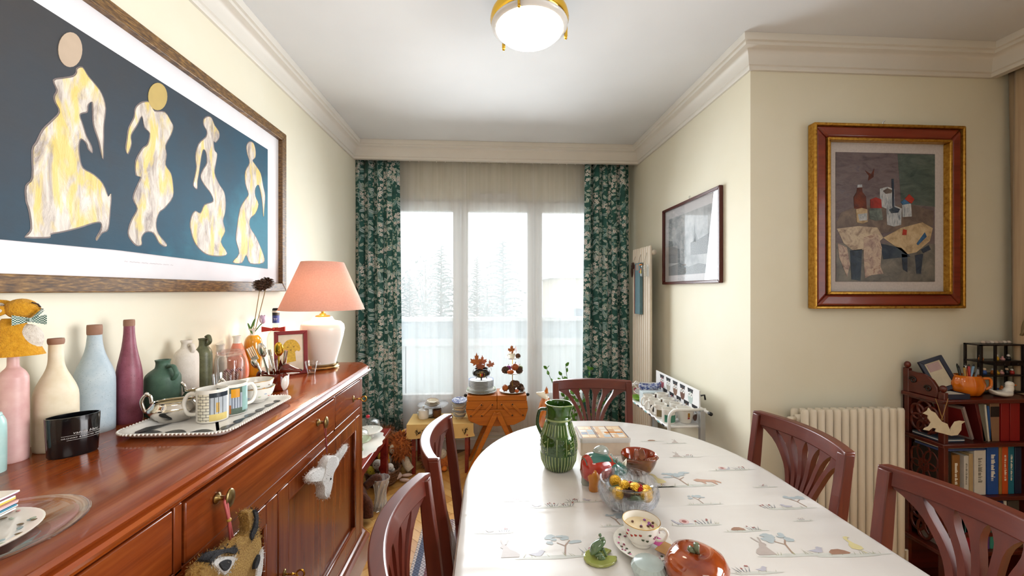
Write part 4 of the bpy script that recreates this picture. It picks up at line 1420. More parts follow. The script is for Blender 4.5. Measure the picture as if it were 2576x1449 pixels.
# ================================================================= low table with a yellow cloth
lt = thing('low_side_table', 'small dark red table under a yellow printed cloth by the window', 'table', (-0.36, 3.08, 0))
MB().box(-0.21, 0.21, -0.11, 0.15, 0.345, 0.368).build('tabletop', 'red_table_wood', lt, bevel=0.003)
for x in (-0.195, 0.195):
 for y in (-0.095, 0.135):
  MB().box(x - 0.014, x + 0.014, y - 0.014, y + 0.014, 0, 0.345).build('leg', 'red_table_wood', lt, bevel=0.002)
MB().box(-0.19, 0.19, -0.10, 0.14, 0.31, 0.345).build('apron', 'red_table_wood', lt)
yc_ = thing('yellow_table_cloth', 'yellow cloth printed with black plants over the small low table', 'tablecloth', (-0.36, 3.08, 0.369))
mb = MB()
mb.grid(lambda u, v: (-0.245 + 0.49 * u + (0.012 if v < 0.01 else 0) * (1 if u > 0.5 else -1), (-0.118 + 0.26 * max(0, (v - 0.25) / 0.75)) - 0.006 * math.sin(u * 11) * max(0, 1 - v * 4), 0.0015 - (0.10 + 0.006 * math.sin(u * 9 + 1)) * max(0, (0.25 - v) / 0.25)), 24, 12)
mb.build('cloth', 'yellow_cloth', yc_, smooth=50)
rn = random.Random(12)

def sprig(mb, cx, cz, s_, rn, y=-0.1295):
 """a small printed plant, flat on the hanging front"""
 for k in range(7):
  a = R(90 + rn.uniform(-50, 50))
  L_ = s_ * rn.uniform(0.6, 1)
  ex, ez = cx + math.cos(a) * L_, cz + math.sin(a) * L_
  w_ = 0.0012
  mb.add([(cx - w_, y, cz), (cx + w_, y, cz), (ex + w_ * 0.5, y, ez), (ex - w_ * 0.5, y, ez)], [(0, 1, 2, 3)])
  for q in range(4):
   t_ = rn.uniform(0.4, 1)
   x_, z_ = cx + math.cos(a) * L_ * t_ + rn.uniform(-0.005, 0.005), cz + math.sin(a) * L_ * t_ + rn.uniform(-0.005, 0.005)
   r_ = rn.uniform(0.0015, 0.0038)
   mb.add([(x_ + r_ * math.cos(j * PI / 3), y, z_ + r_ * math.sin(j * PI / 3)) for j in range(6)], [tuple(range(6))])

for cx in (-0.17, -0.10, 0.01, 0.18):
 mb = MB()
 sprig(mb, cx, -0.075, 0.06, rn)
 mb.build('printed_plant', '#2b241c/0.9', yc_)
MB().lathe([(0.006, 0), (0.006, 0.0008)], 12, T(0.20, -0.129, -0.08, rx=90)).build('printed_seal', '#a3322a/0.9', yc_)

# ================================================================= red console behind the sideboard
co = thing('red_console_table', 'narrow glossy red-brown table beyond the end of the sideboard', 'table', (-0.85, 2.44, 0))
MB().box(-0.18, 0.185, -0.31, 0.315, 0.395, 0.42).build('tabletop', 'red_table_wood', co, bevel=0.006)
MB().box(-0.165, 0.165, -0.29, 0.295, 0.345, 0.395).build('apron', 'red_table_wood', co, bevel=0.003)
for x in (-0.15, 0.15):
 for y in (-0.27, 0.27):
  MB().box(x - 0.022, x + 0.022, y - 0.022, y + 0.022, 0, 0.395).build('leg', 'red_table_wood', co, bevel=0.003)

# ================================================================= things on the sideboard
def seat(px, py, z, r=0.0):
 """point where something of radius r stands, from the front of its foot in the picture"""
 q = P(px, py, z=z)
 d = Vector((q.x, q.y, 0)).normalized()
 return q + d * r

def trace(px, base, prof, z):
 """turn (py, width) readings of a round vessel into radii and heights above its foot"""
 a = (px - 1288) / FPX
 st = math.sqrt(1 + a * a)
 q = P(px, base, z=z)
 dep = q.x * math.sin(YAW) + q.y * math.cos(YAW)
 r0 = prof[0][1] / 2 / FPX * dep / st
 c = seat(px, base, z, r0)
 dep = c.x * math.sin(YAW) + c.y * math.cos(YAW)
 out = []
 for py, w in prof:
  out.append((w / 2 / FPX * dep / st, max(0.0, EYE - (py - HORIZ) / FPX * dep - z)))
 # foot starts on the surface; readings of the foot's front sit lower than its centre
 out[0] = (out[0][0], 0.0)
 return c, out

def hollow(pf, th=0.004, floor_z=0.006):
 """open vessel: outside profile up, then inside back down"""
 inner = [(max(0.001, r - th), z) for r, z in reversed(pf)]
 inner[0] = (pf[-1][0] - th, pf[-1][1])
 inner = [q for q in inner if q[1] > floor_z]
 return [(0, 0)] + pf + inner + [(inner[-1][0] * 0.9, floor_z), (0, floor_z)]

def smoothprof(pf, n=3):
 o = spline(pf, n)
 return [(max(0.0005, r), z) for r, z in o]

def glaze(name, a, b, rough=0.5, sc=40, coat=0.0, speck=None):
 t = NT(name)
 c = t.coord('Object')
 col = t.ramp(t.noise(c, sc, 3), [(0.3, a), (0.7, b)])
 if speck:
  col = t.mix(t.math('GREATER_THAN', t.noise(c, 420, 1), 0.68), col, speck)
 t.p(col=col, rough=rough, coat=coat)
 return t

glaze('glaze_pink', '#cf9f9c', '#dcb4ae', 0.42)
glaze('glaze_cream', '#dccdaf', '#e6dac2', 0.5)
glaze('glaze_blue', '#a7b8c2', '#b9c6cc', 0.55, speck='#98a6b0')
glaze('glaze_mauve', '#7d3d4c', '#935264', 0.45, speck='#6d3242')
glaze('glaze_turquoise', '#a9d0cc', '#bcdcd8', 0.3, coat=0.3)
glaze('glaze_green', '#3c5a4a', '#4b6a58', 0.5, speck='#33503f')
glaze('glaze_ivory', '#ddd3c6', '#e8dfd4', 0.6, speck='#cbbfb0')
glaze('glaze_olive', '#4f5238', '#6a6c4e', 0.4, speck='#3b3d2a')
glaze('glaze_coral', '#d4735a', '#e08a70', 0.35, coat=0.2)
glaze('glaze_mustard', '#c47f10', '#dc9d20', 0.15, 12, 0.5)
glaze('raw_clay', '#8b6450', '#9d7660', 0.7)

bottles = [
 ('pink_bottle', 'dusty pink ceramic bottle wearing the yellow felt rabbit', 33, 1166, [(1166, 80), (1150, 86), (1100, 87), (965, 86), (945, 80), (932, 60), (922, 36), (905, 33), (880, 32)], 'glaze_pink', None),
 ('cream_bottle', 'cream matt ceramic bottle with a brown lip behind the black candle', 141, 1137, [(1137, 112), (1120, 121), (1080, 123), (1000, 122), (975, 110), (955, 88), (935, 62), (918, 47), (900, 42), (862, 40)], 'glaze_cream', [(866, 42), (862, 46), (856, 47), (851, 44)]),
 ('blue_bottle', 'pale blue-grey ceramic bottle with a brown collar', 238, 1092, [(1092, 104), (1080, 111), (1020, 112), (955, 111), (930, 98), (905, 72), (885, 54), (865, 44), (840, 38)], 'glaze_blue', [(842, 40), (838, 42), (822, 42), (817, 40)]),
 ('mauve_bottle', 'slender mauve ceramic bottle with a sand coloured lip', 325, 1066, [(1066, 64), (1055, 71), (1000, 72), (950, 72), (920, 63), (895, 50), (870, 39), (840, 31), (818, 29)], 'glaze_mauve', [(820, 30), (817, 31), (808, 31), (804, 29)]),
 ('turquoise_jar', 'pale turquoise glazed jar cut by the left edge', -22, 1196, [(1196, 76), (1185, 82), (1120, 84), (1070, 82), (1055, 72), (1048, 62)], 'glaze_turquoise', None)]
for nm, lab, px, base, pf, m, lip in bottles:
 full = pf + (lip or [])
 c, pr = trace(px, base, full, 1.0)
 b = thing(nm, lab, 'bottle' if 'jar' not in nm else 'jar', c)
 body = pr[:len(pf)]
 MB().lathe([(0, 0)] + smoothprof(body) + [(body[-1][0] * 0.72, body[-1][1]), (body[-1][0] * 0.6, body[-1][1] * 0.8), (0, body[-1][1] * 0.8)], 40).build('body', m, b, smooth=60)
 if lip:
  lp_ = pr[len(pf):]
  MB().lathe([(lp_[0][0] * 0.7, lp_[0][1])] + lp_ + [(lp_[-1][0] * 0.72, lp_[-1][1]), (lp_[0][0] * 0.7, lp_[0][1])], 32, cap=False).build('lip', 'raw_clay', b, smooth=60)
 if nm == 'pink_bottle':
  pinktop = (c, body[-1][1])
 if nm == 'turquoise_jar':
  MB().lathe([(body[-1][0] * 0.6, body[-1][1] - 0.004), (body[-1][0], body[-1][1]), (body[-1][0] * 0.9, body[-1][1] + 0.006), (0, body[-1][1] + 0.008)], 32).build('rim', m, b, smooth=True)

# felt rabbit sitting on the pink bottle: a cosy with head, ears, white front and gingham bow
pc, ph_ = pinktop
fr = thing('felt_rabbit', 'yellow felt rabbit with a green gingham bow sitting on the pink bottle', 'ornament', (pc.x, pc.y, 1.0 + ph_ - 0.012), R(35))
MB().loft([[(0.043 * s_ * math.cos(a * PI / 12) * (1.0 if math.cos(a * PI / 12) < 0 else fx), 0.034 * s_ * math.sin(a * PI / 12), z) for a in range(24)] for z, s_, fx in ((0.0, 0.98, 1.1), (0.012, 0.92, 1.05), (0.04, 0.74, 0.95), (0.065, 0.52, 0.9), (0.078, 0.36, 0.9))]).build('body', 'felt_yellow', fr, smooth=60)
MB().ball((0.02, -0.002, 0.034), (0.024, 0.018, 0.032), 18, 12).build('white_front', 'felt_cream', fr, smooth=True)
MB().ball((0.012, 0, 0.098), (0.025, 0.021, 0.022), 20, 12).ball((0.03, -0.004, 0.094), (0.012, 0.011, 0.010), 12, 8).build('head', 'felt_yellow', fr, smooth=True)
for s_ in (-1, 1):
 e = MB().ball((0, 0, 0), (0.04, 0.006, 0.014), 16, 10, T(-0.04, s_ * 0.014, 0.102 - 0.012 * (s_ < 0), rz=s_ * -10, ry=-12)).build('ear', 'felt_yellow', fr, smooth=True)
 MB().ball((0, -0.0035, 0), (0.03, 0.005, 0.009), 14, 8, T(-0.04, s_ * 0.014, 0.102 - 0.012 * (s_ < 0), rz=s_ * -10, ry=-12)).build('ear_lining', 'felt_cream', e, smooth=True)
MB().tube([(0.030, -0.020, 0.112), (0.037, -0.014, 0.108), (0.040, -0.010, 0.101)], 0.0016, 6).tube([(0.040, -0.014, 0.098), (0.043, -0.006, 0.097)], 0.001, 5).build('stitched_face', '#3a2a22/0.8', fr)
t = NT('gingham')
ck = t.n('ShaderNodeTexChecker', i_Scale=420.0)
t.t.links.new(t.coord('Object'), ck.inputs['Vector'])
ck.inputs['Color1'].default_value, ck.inputs['Color2'].default_value = lin('#d5ddd6'), lin('#1d5a4c')
t.p(col=ck.outputs[0], rough=0.8)
mb = MB()
for s_ in (-1, 1):
 mb.loft([[(0.028, -0.022, 0.075 + q * 0.004), (0.028, -0.019, 0.075 + q * 0.004)] + [(0.028 + s_ * 0.024, -0.020 - 0.004, 0.075 + q * 0.011), (0.028 + s_ * 0.024, -0.026, 0.075 + q * 0.011)][::-1] for q in (-1, 1)])
mb.tube([(0.03, -0.022, 0.075), (0.046, -0.024, 0.096)], 0.003, 4).ball((0.028, -0.022, 0.075), 0.005, 8, 6)
mb.build('bow', 'gingham', fr)

# black oval candle
cc = seat(184, 1149, 1.0, 0.022)
t = NT('black_glass')
t.p(col='#0b0c0f', rough=0.12, coat=0.4)
v0, v1 = P(120, 1162, z=1.0), P(248, 1134, z=1.0)
ca = math.degrees(math.atan2(v1.y - v0.y, v1.x - v0.x))
bc = thing('black_candle', 'black oval glass candle with silver lettering before the cream bottle', 'candle', cc, R(ca))
CW = 0.041
pf = [(0.9, 0.0), (0.95, 0.004), (1.0, 0.05), (1.03, 0.082), (1.03, 0.086), (0.97, 0.086), (0.95, 0.08), (0.92, 0.055), (0, 0.055)]
MB().lathe([(r_ * CW, z) for r_, z in pf], 48, sy=0.62).build('vessel', 'black_glass', bc, smooth=50)
MB().lathe([(0.0, 0.0552), (0.037, 0.0552), (0.037, 0.058), (0, 0.058)], 40, sy=0.6).build('wax', '#2a2a2c/0.5', bc, smooth=40)
def wrap_text(body, size, z, parent, m, rx, ry, a0, da, shear=0.0, z_off=0.0006):
 """lettering set round an oval wall, one character after another as one mesh"""
 c = bpy.data.curves.new('lettering', 'FONT')
 c.body, c.size, c.align_x, c.align_y, c.resolution_u, c.shear = body, size, 'CENTER', 'CENTER', 1, shear
 o = bpy.data.objects.new('lettering', c)
 COL.objects.link(o)
 me = bpy.data.meshes.new_from_object(o.evaluated_get(bpy.context.evaluated_depsgraph_get()))
 bpy.data.objects.remove(o)
 for v in me.vertices:
  a = R(a0) + v.co.x * da
  v.co = Vector(((rx + z_off) * math.cos(a), (ry + z_off) * math.sin(a), z + v.co.y))
 o = bpy.data.objects.new('lettering', me)
 COL.objects.link(o)
 me.materials.clear()
 me.materials.append(MAT(m))
 o.parent = parent
 return o

simple('silver_ink', '#c9c7c4', 0.4, 0.03, 20)
rx_, ry_ = CW * 1.012, CW * 0.62 * 1.012
wrap_text('vanilla blanc', 0.0075, 0.052, bc, 'silver_ink', rx_, ry_, -62, 30, 0.3, 0.0007)
wrap_text('ORCHARD & FROSTED VANILLA', 0.0042, 0.042, bc, 'silver_ink', rx_, ry_, -65, 30, 0, 0.0006)
for zz, hw in ((0.047, 0.9), (0.0375, 0.7)):
 mb = MB()
 pts = [(R(-65) + (q / 12 - 0.5) * 2 * hw) for q in range(13)]
 mb.tube([((rx_ + 0.0004) * math.cos(a), (ry_ + 0.0004) * math.sin(a), zz) for a in pts], 0.0003, 4)
 mb.build('printed_line', 'silver_ink', bc)

# jugs and small bottles at the wall
def jug(nm, lab, px, base, pf, m, handle=None, cat='jug', rz=0):
 c, pr = trace(px, base, pf, 1.0)
 b = thing(nm, lab, cat, c)
 MB().lathe(hollow(smoothprof(pr), 0.004, 0.01), 40).build('body', m, b, smooth=50)
 if handle:
  r_, z0, z1, out = handle
  pts = spline([(r_, 0, z1), (r_ + out * 0.6, 0, z1 + 0.004), (r_ + out, 0, (z1 * 0.6 + z0 * 0.4)), (r_ + out * 0.75, 0, z0 + 0.006), (r_ + out * 0.2, 0, z0)], 5)
  MB().tube(pts, 0.0065, 10, T(rz=-20), ry=0.0045).build('handle', m, b, smooth=True)
 return b, pr

jug('green_jug', 'squat dark green stoneware jug with a loop handle', 410, 1048, [(1048, 90), (1038, 96), (1000, 97), (960, 96), (946, 94), (937, 80), (929, 56), (924, 42), (914, 38), (909, 40), (905, 43)], 'glaze_green', (0.021, 0.10, 0.137, 0.034))
b, _ = jug('ivory_jug', 'ivory stoneware jug with a small ear handle', 469, 1010, [(1010, 62), (1000, 66), (950, 66), (900, 66), (888, 60), (880, 45), (875, 31), (864, 27), (860, 30), (856, 31)], 'glaze_ivory', (0.014, 0.152, 0.178, 0.018))
b, _ = jug('olive_jug', 'slim olive stoneware bottle with an ear handle', 512, 990, [(990, 43), (982, 47), (940, 47), (895, 47), (883, 43), (874, 31), (869, 25), (857, 24), (854, 27), (851, 28)], 'glaze_olive', (0.013, 0.168, 0.196, 0.019))
jug('small_white_bottle', 'small white bottle half hidden behind the glass jar', 555, 966, [(966, 30), (955, 33), (910, 33), (898, 27), (882, 23), (872, 22), (868, 25), (866, 26)], 'glaze_ivory', None, 'bottle')
c, pr = trace(597, 956, [(956, 54), (946, 60), (918, 60), (897, 48), (877, 34), (863, 23)] + [(863, 22), (852, 21), (847, 25), (844, 27)], 1.0)
b = thing('coral_bottle', 'coral conical bottle with a white neck', 'bottle', c)
MB().lathe([(0, 0)] + smoothprof(pr[:6]), 36).build('body', 'glaze_coral', b, smooth=50)
MB().lathe(pr[6:] + [(pr[-1][0] * 0.75, pr[-1][1]), (pr[-1][0] * 0.6, pr[6][1])], 28, cap=False).build('neck', 'porcelain', b, smooth=50)
c, pr = trace(637, 945, [(945, 34), (935, 38), (905, 46), (880, 49), (862, 47), (850, 38), (843, 24)] + [(843, 18), (832, 17), (829, 23), (826, 25)], 1.0)
mv = thing('mustard_vase', 'glossy mustard vase with a white collar holding the pine cone picks', 'vase', c)
MB().lathe([(0, 0)] + smoothprof(pr[:7]), 40).build('body', 'glaze_mustard', mv, smooth=50)
MB().lathe(pr[7:] + [(pr[-1][0] * 0.75, pr[-1][1]), (pr[-1][0] * 0.6, pr[7][1])], 28, cap=False).build('collar', 'porcelain', mv, smooth=50)
VC, VT = c, 1.0 + pr[-1][1]

# pine cones: scales set round a core
def pinecone(mb, M, s=1.0, n=46):
 mb.ball((0, 0, 0), (0.012 * s, 0.012 * s, 0.018 * s), 10, 8, M)
 for k in range(n):
  t_ = k / (n - 1)
  z = (-0.019 + 0.036 * t_) * s
  rad = (0.006 + 0.0145 * math.sin(PI * (0.12 + 0.8 * t_))) * s
  a = k * 2.39996
  w_, tt = 0.0052 * s, 0.0016 * s
  ux, uy = math.cos(a), math.sin(a)
  vx, vy = -uy, ux
  r0, r1 = 0.006 * s, rad + 0.004 * s
  lift = 0.003 * s
  vv = [(ux * r0 + vx * w_ * 0.4, uy * r0 + vy * w_ * 0.4, z - tt), (ux * r0 - vx * w_ * 0.4, uy * r0 - vy * w_ * 0.4, z - tt), (ux * r1 - vx * w_, uy * r1 - vy * w_, z + lift), (ux * (r1 + 0.002 * s), uy * (r1 + 0.002 * s), z + lift + tt), (ux * r1 + vx * w_, uy * r1 + vy * w_, z + lift), (ux * r0, uy * r0, z + tt * 2.2)]
  mb.add(vv, [(0, 1, 2, 3, 4), (0, 5, 4), (4, 5, 3), (3, 5, 2), (2, 5, 1), (1, 5, 0)], M)
 return mb

t = NT('pine_cone')
t.p(col=t.ramp(t.noise(t.coord('Object'), 160, 3), [(0.3, '#2a1810'), (0.7, '#6a4830')]), rough=0.7)
t = NT('pine_cone_light')
t.p(col=t.ramp(t.noise(t.coord('Object'), 120, 3), [(0.3, '#3d2417'), (0.6, '#7a5238'), (0.75, '#b59a82')]), rough=0.7)
for (px, py), lab in (((655, 718), 'dark pine cone on a stick, front one in the mustard vase'), ((672, 712), 'dark pine cone on a stick, rear one in the mustard vase')):
 rear = px > 660
 yy = VC.y + (0.035 if rear else 0.0)
 tp = P(px, py, y=yy)
 pk = thing('pine_cone_pick', lab, 'pine cone', (VC.x, VC.y, VT - 0.03), group='pine cone picks')
 off = tp - Vector((VC.x, VC.y, VT - 0.03))
 MB().tube([(0.003 if rear else -0.003, 0, 0), tuple(off)], 0.0018, 6).build('stick', '#a58a5c/0.7', pk)
 pinecone(MB(), T(off.x, off.y, off.z, rx=-12 if rear else 10, ry=15 if rear else -10), 1.15 if rear else 1.25).build('cone', 'pine_cone', pk)
tl0 = P(661, 805, y=VC.y - 0.01)
tu = thing('tulip_flower', 'small white and mauve artificial tulip beside the pine cone sticks', 'flower', (VC.x, VC.y, VT - 0.02))
off = tl0 - Vector((VC.x, VC.y, VT - 0.02))
MB().tube([(0.004, -0.004, 0), (off.x * 0.7, off.y * 0.6, off.z * 0.6), (off.x, off.y, off.z - 0.012)], 0.002, 6).build('stem', '#4e7a3a/0.6', tu)
for k in range(5):
 a = k * 72
 MB().ball((0.007, 0, 0), (0.005, 0.011, 0.019), 10, 8, T(off.x, off.y, off.z + 0.004, rz=a, ry=12)).build('petal', '#e6d6df/0.5' if k % 2 else '#cdb0cb/0.5', tu, smooth=True)
for s_ in (-1, 1):
 MB().ball((0, 0, 0), (0.005, 0.002, 0.026), 8, 8, T(0.006 * s_, -0.012, 0.03 + 0.01 * s_, ry=22 * s_)).build('leaf', '#57803f/0.5', tu, smooth=True)

# liquor bottle with a red ribbon, behind the picture
lq = seat(685, 940, 1.0, 0.05)
lb_ = thing('liquor_bottle', 'clear liquor bottle with black cap, blue neck label and red ribbon', 'bottle', (lq.x, lq.y + 0.03, 1.0))
dz = lambda py: EYE - (py - HORIZ) / FPX * (lq.y + 0.03 + lq.x * 0.058) - 1.0
MB().lathe(hollow([(0.034, 0), (0.036, 0.006), (0.036, dz(850)), (0.03, dz(838)), (0.0135, dz(825)), (0.0125, dz(808))], 0.002), 28).build('glass', 'thin_glass', lb_, smooth=50)
MB().lathe([(0.0145, dz(808)), (0.0145, dz(778)), (0.012, dz(775)), (0, dz(775))], 20).build('cap', 'black_rubber', lb_, smooth=40)
MB().lathe([(0.0148, dz(812)), (0.0148, dz(793))], 20, cap=False).build('neck_label', '#2f3f86/0.4', lb_, smooth=True)
MB().lathe([(0.0147, dz(786)), (0.0152, dz(785)), (0.0152, dz(782)), (0.0147, dz(781))], 20, cap=False).build('seal_band', '#c9c6c0/0.4', lb_, smooth=True)
text_mesh('monogram', 'TP', 0.014, '#dfe3ee/0.5', lb_, (0.0155 * 0.35, -0.0148, dz(803)), (R(90), 0, R(15)))
mb = MB()
for s_ in (-1, 1):
 mb.loft([[(0, -0.02, dz(828) + q * 0.004), (0, -0.014, dz(828) + q * 0.004), (s_ * 0.05, -0.016, dz(827) + q * 0.012), (s_ * 0.05, -0.024, dz(827) + q * 0.012)] for q in (-1, 1)])
mb.ball((0, -0.018, dz(828)), 0.007, 10, 8)
mb.build('ribbon_bow', '#a8160f/0.4', lb_, smooth=30)
MB().lathe([(0.0155, dz(832)), (0.0155, dz(824))], 20, cap=False).build('ribbon_band', '#a8160f/0.4', lb_, smooth=True)

# red frame with a child's drawing of a dog
f0, f1 = P(690, 947, z=1.0), P(775, 938, z=1.0)
fw_ = (f1 - f0).length
fa = math.degrees(math.atan2(f1.y - f0.y, f1.x - f0.x))
dep = (f0.y + f1.y) / 2 + 0.05
fh = (EYE + -(829 - HORIZ) / FPX * dep) - 1.0 + 0.004
pf_ = thing('red_photo_frame', 'dark red frame holding a childlike drawing of a yellow dog', 'picture frame', f0, rot=(R(-9), 0, R(fa)))

def fr_bars(par, w, h, bw, y0, y1, m, bev=0.0015):
 for q in ([(0, 0), (w, 0), (w - bw, bw), (bw, bw)], [(w, 0), (w, h), (w - bw, h - bw), (w - bw, bw)], [(w, h), (0, h), (bw, h - bw), (w - bw, h - bw)], [(0, h), (0, 0), (bw, bw), (bw, h - bw)]):
  xz_plate(q, y0, y1, m, 'frame_bar', par, bevel=bev)

simple('red_frame_paint', '#7e1b22', 0.35, 0.08, 30)
fr_bars(pf_, fw_, fh, 0.016, -0.006, 0.008, 'red_frame_paint')
xz_plate([(0.01, 0.01), (fw_ - 0.01, 0.01), (fw_ - 0.01, fh - 0.01), (0.01, fh - 0.01)], 0.0, 0.006, '#e8dcc6/0.8', 'drawing_sheet', pf_)
MB().add([(fw_ * 0.4, 0.008, fh * 0.55), (fw_ * 0.6, 0.008, fh * 0.55), (fw_ * 0.6, 0.075, 0.008), (fw_ * 0.4, 0.075, 0.008)], [(0, 1, 2, 3)]).build('strut', 'red_frame_paint', pf_)
g = lambda u, v: (fw_ * u, fh * v)
simple('crayon_yellow', '#d8b244', 0.8, 0.15, 120)
simple('crayon_line', '#8a6a3a', 0.8, 0.1, 60)
head = [(0.30, 0.52), (0.22, 0.50), (0.22, 0.60), (0.28, 0.70), (0.38, 0.78), (0.52, 0.80), (0.64, 0.77), (0.74, 0.68), (0.78, 0.58), (0.74, 0.52), (0.66, 0.54), (0.60, 0.50), (0.48, 0.47), (0.38, 0.49)]
dg = xz_plate([g(*q) for q in spline(head, 3, True)], -0.0006, 0.0002, 'crayon_yellow', 'drawn_head', pf_)
xz_plate([g(*q) for q in ((0.36, 0.27), (0.37, 0.49), (0.62, 0.50), (0.64, 0.30))], -0.0004, 0.0002, 'crayon_yellow', 'drawn_body', pf_)
mb = MB()
for u, v in ((0.40, 0.63), (0.58, 0.63), (0.49, 0.56)):
 mb.ball((fw_ * u, -0.0007, fh * v), (0.0035, 0.0004, 0.0022), 8, 6)
mb.build('drawn_features', 'crayon_line', pf_)
text_mesh('signature', 'Ennco', 0.013, '#6b5f55/0.8', pf_, (fw_ * 0.4, -0.0004, fh * 0.17), (R(90), 0, 0), 0.0001, shear=0.3)

# glass espresso cup
gc_ = seat(783, 942, 1.0, 0.012)
ec = thing('espresso_cup', 'small clear glass espresso cup with an orange emblem by the lamp', 'cup', gc_)
GR = 0.026
MB().lathe(hollow([(0.014, 0), (0.016, 0.004), (0.019, 0.018), (0.0235, 0.04), (0.026, 0.056)], 0.002, 0.007), 32).build('glass', 'thin_glass', ec, smooth=60)
MB().tube(spline([(0.023, 0, 0.048), (0.036, 0, 0.052), (0.042, 0, 0.044), (0.036, 0, 0.028), (0.02, 0, 0.018)], 5), 0.0032, 8, T(rz=-15)).build('handle', 'thin_glass', ec, smooth=True)
mb = MB().ball((0, 0, 0), (0.008, 0.0006, 0.008), 12, 8, T(0.004, -0.0222, 0.031, rx=-7, rz=12))
mb.build('emblem', '#a4501c/0.5', ec, smooth=True)

# ---------------------------------------------------------------- tray
tz = 1.004
A_, B_, C_ = P(296, 1086, z=1.018), P(566, 1088, z=1.018), P(733, 996, z=1.018)
tr = thing('feather_tray', 'long white tray printed with dark feathers and a beaded rim', 'tray', (0, 0, 1.0))

def rrect(cx, cy, hx, hy, rad, e=0.0, n=6):
 out = []
 for sx, sy, a0 in ((1, 1, 0), (-1, 1, 90), (-1, -1, 180), (1, -1, 270)):
  for k in range(n + 1):
   a = R(a0 + 90 * k / n)
   out.append((cx + sx * (hx - rad) + (rad + e) * math.cos(a), cy + sy * (hy - rad) + (rad + e) * math.sin(a)))
 return out

tx0, tx1, ty0, ty1 = A_.x - 0.005, (B_.x + C_.x) / 2 + 0.004, (A_.y + B_.y) / 2 - 0.012, C_.y + 0.012
tcx, tcy, thx, thy = (tx0 + tx1) / 2, (ty0 + ty1) / 2, (tx1 - tx0) / 2, (ty1 - ty0) / 2
ring_ = lambda e, z: [(x, y, z) for x, y in rrect(tcx, tcy, thx, thy, 0.045, e)]
MB().loft([ring_(-0.04, 0.0), ring_(-0.02, 0.003), ring_(-0.002, 0.014), ring_(0.0, 0.018), ring_(-0.003, 0.019), ring_(-0.012, 0.015), ring_(-0.026, 0.0075), ring_(-0.05, 0.006)]).build('body', '#e9e6e0/0.4', tr, smooth=60)
mb = MB()
edge = rrect(tcx, tcy, thx, thy, 0.045, 0.001, 10)
per = []
for i in range(len(edge)):
 a, b = Vector(edge[i]), Vector(edge[(i + 1) % len(edge)])
 m_ = max(1, int((b - a).length / 0.009))
 per += [a.lerp(b, k / m_) for k in range(m_)]
for q in per:
 mb.ball((q.x, q.y, 0.017), 0.0032, 6, 4)
o = mb.build('beaded_rim', 'porcelain', tr, smooth=True)
simple('feather_ink', '#1f262c', 0.3, 0.25, 90)

def feather(mb, x, y, a, s, z):
 pts_l, pts_r = [], []
 for k in range(7):
  t_ = k / 6
  w_ = s * 0.27 * math.sin(PI * min(1, t_ * 1.0) ** 0.7) * (1 - 0.3 * t_)
  cx, cy = s * (t_ - 0.5), s * 0.12 * math.sin(PI * t_)
  pts_l.append((cx, cy + w_))
  pts_r.append((cx, cy - w_ * 0.8))
 poly = pts_l + list(reversed(pts_r))
 mb.prism(poly, z, z + 0.0004, T(x, y, 0, rz=a))

k = 0
for (fx, fy, a, s) in [(tx1 - 0.036, ty0 + 0.075 + j * 0.049, 84 + 9 * (j % 2), 0.046 - 0.001 * j) for j in range(6)] + [(tx1 - 0.08 - j * 0.062, ty0 + 0.038, 8 - 12 * (j % 2), 0.05) for j in range(3)] + [(tx0 + 0.05, ty0 + 0.07, 70, 0.075), (tx0 + 0.045, ty0 + 0.15, 85, 0.06)]:
 mb = MB()
 feather(mb, fx, fy, a, s * 1.1, 0.0084)
 mb.build('printed_feather', 'feather_ink', tr)

# mugs with printed sides
def mug_shape(par, r, h, m, hang, hr=0.62, t_=0.0032):
 MB().lathe(hollow([(r * 0.96, 0), (r, 0.004), (r, h)], t_, 0.006), 40).build('body', m, par, smooth=50)
 MB().tube(spline([(r * 0.97, 0, h * 0.82), (r + h * 0.2, 0, h * 0.84), (r + h * 0.33, 0, h * 0.55), (r + h * 0.22, 0, h * 0.24), (r * 0.97, 0, h * 0.2)], 5), 0.0052, 8, T(rz=hang)).build('handle', m, par, smooth=True)

def wrap_patch(par, r, a0, a1, z0, z1, m, name, off=0.0004, n=10):
 mb = MB()
 mb.grid(lambda u, v: ((r + off) * math.cos(R(a0 + (a1 - a0) * u)), (r + off) * math.sin(R(a0 + (a1 - a0) * u)), z0 + (z1 - z0) * v), n, 1)
 return mb.build(name, m, par, smooth=True)

ZT2 = 1.0075
q = seat(535, 1064, ZT2, 0.038)
m1 = thing('brick_print_mug', 'white mug printed with a brick wall and shop window on the tray', 'mug', q)
mug_shape(m1, 0.037, 0.086, 'porcelain', 195)
t = NT('print_bricks')
uvb = t.n('ShaderNodeTexBrick', i_Scale=1.0, offset=0.5)
tc_ = t.n('ShaderNodeTexCoord')
sp_ = t.n('ShaderNodeSeparateXYZ', i0=tc_.outputs['Object'])
cb = t.n('ShaderNodeCombineXYZ', i0=t.math('MULTIPLY', t.math('ARCTAN2', sp_.outputs[1], sp_.outputs[0]), 0.037), i1=sp_.outputs[2])
t.t.links.new(cb.outputs[0], uvb.inputs['Vector'])
for nm_, v_ in (('Color1', '#dcd8c8'), ('Color2', '#e6dfca'), ('Mortar', '#3b3a38')):
 uvb.inputs[nm_].default_value = lin(v_)
uvb.inputs['Mortar Size'].default_value = 0.0006
uvb.inputs['Brick Width'].default_value = 0.0145
uvb.inputs['Row Height'].default_value = 0.0078
t.p(col=uvb.outputs[0], rough=0.15, coat=0.3)
wrap_patch(m1, 0.037, -115, -68, 0.004, 0.076, 'print_bricks', 'printed_bricks')
wrap_patch(m1, 0.037, -68, 0, 0.004, 0.022, '#d9c37a/0.2', 'printed_ground')
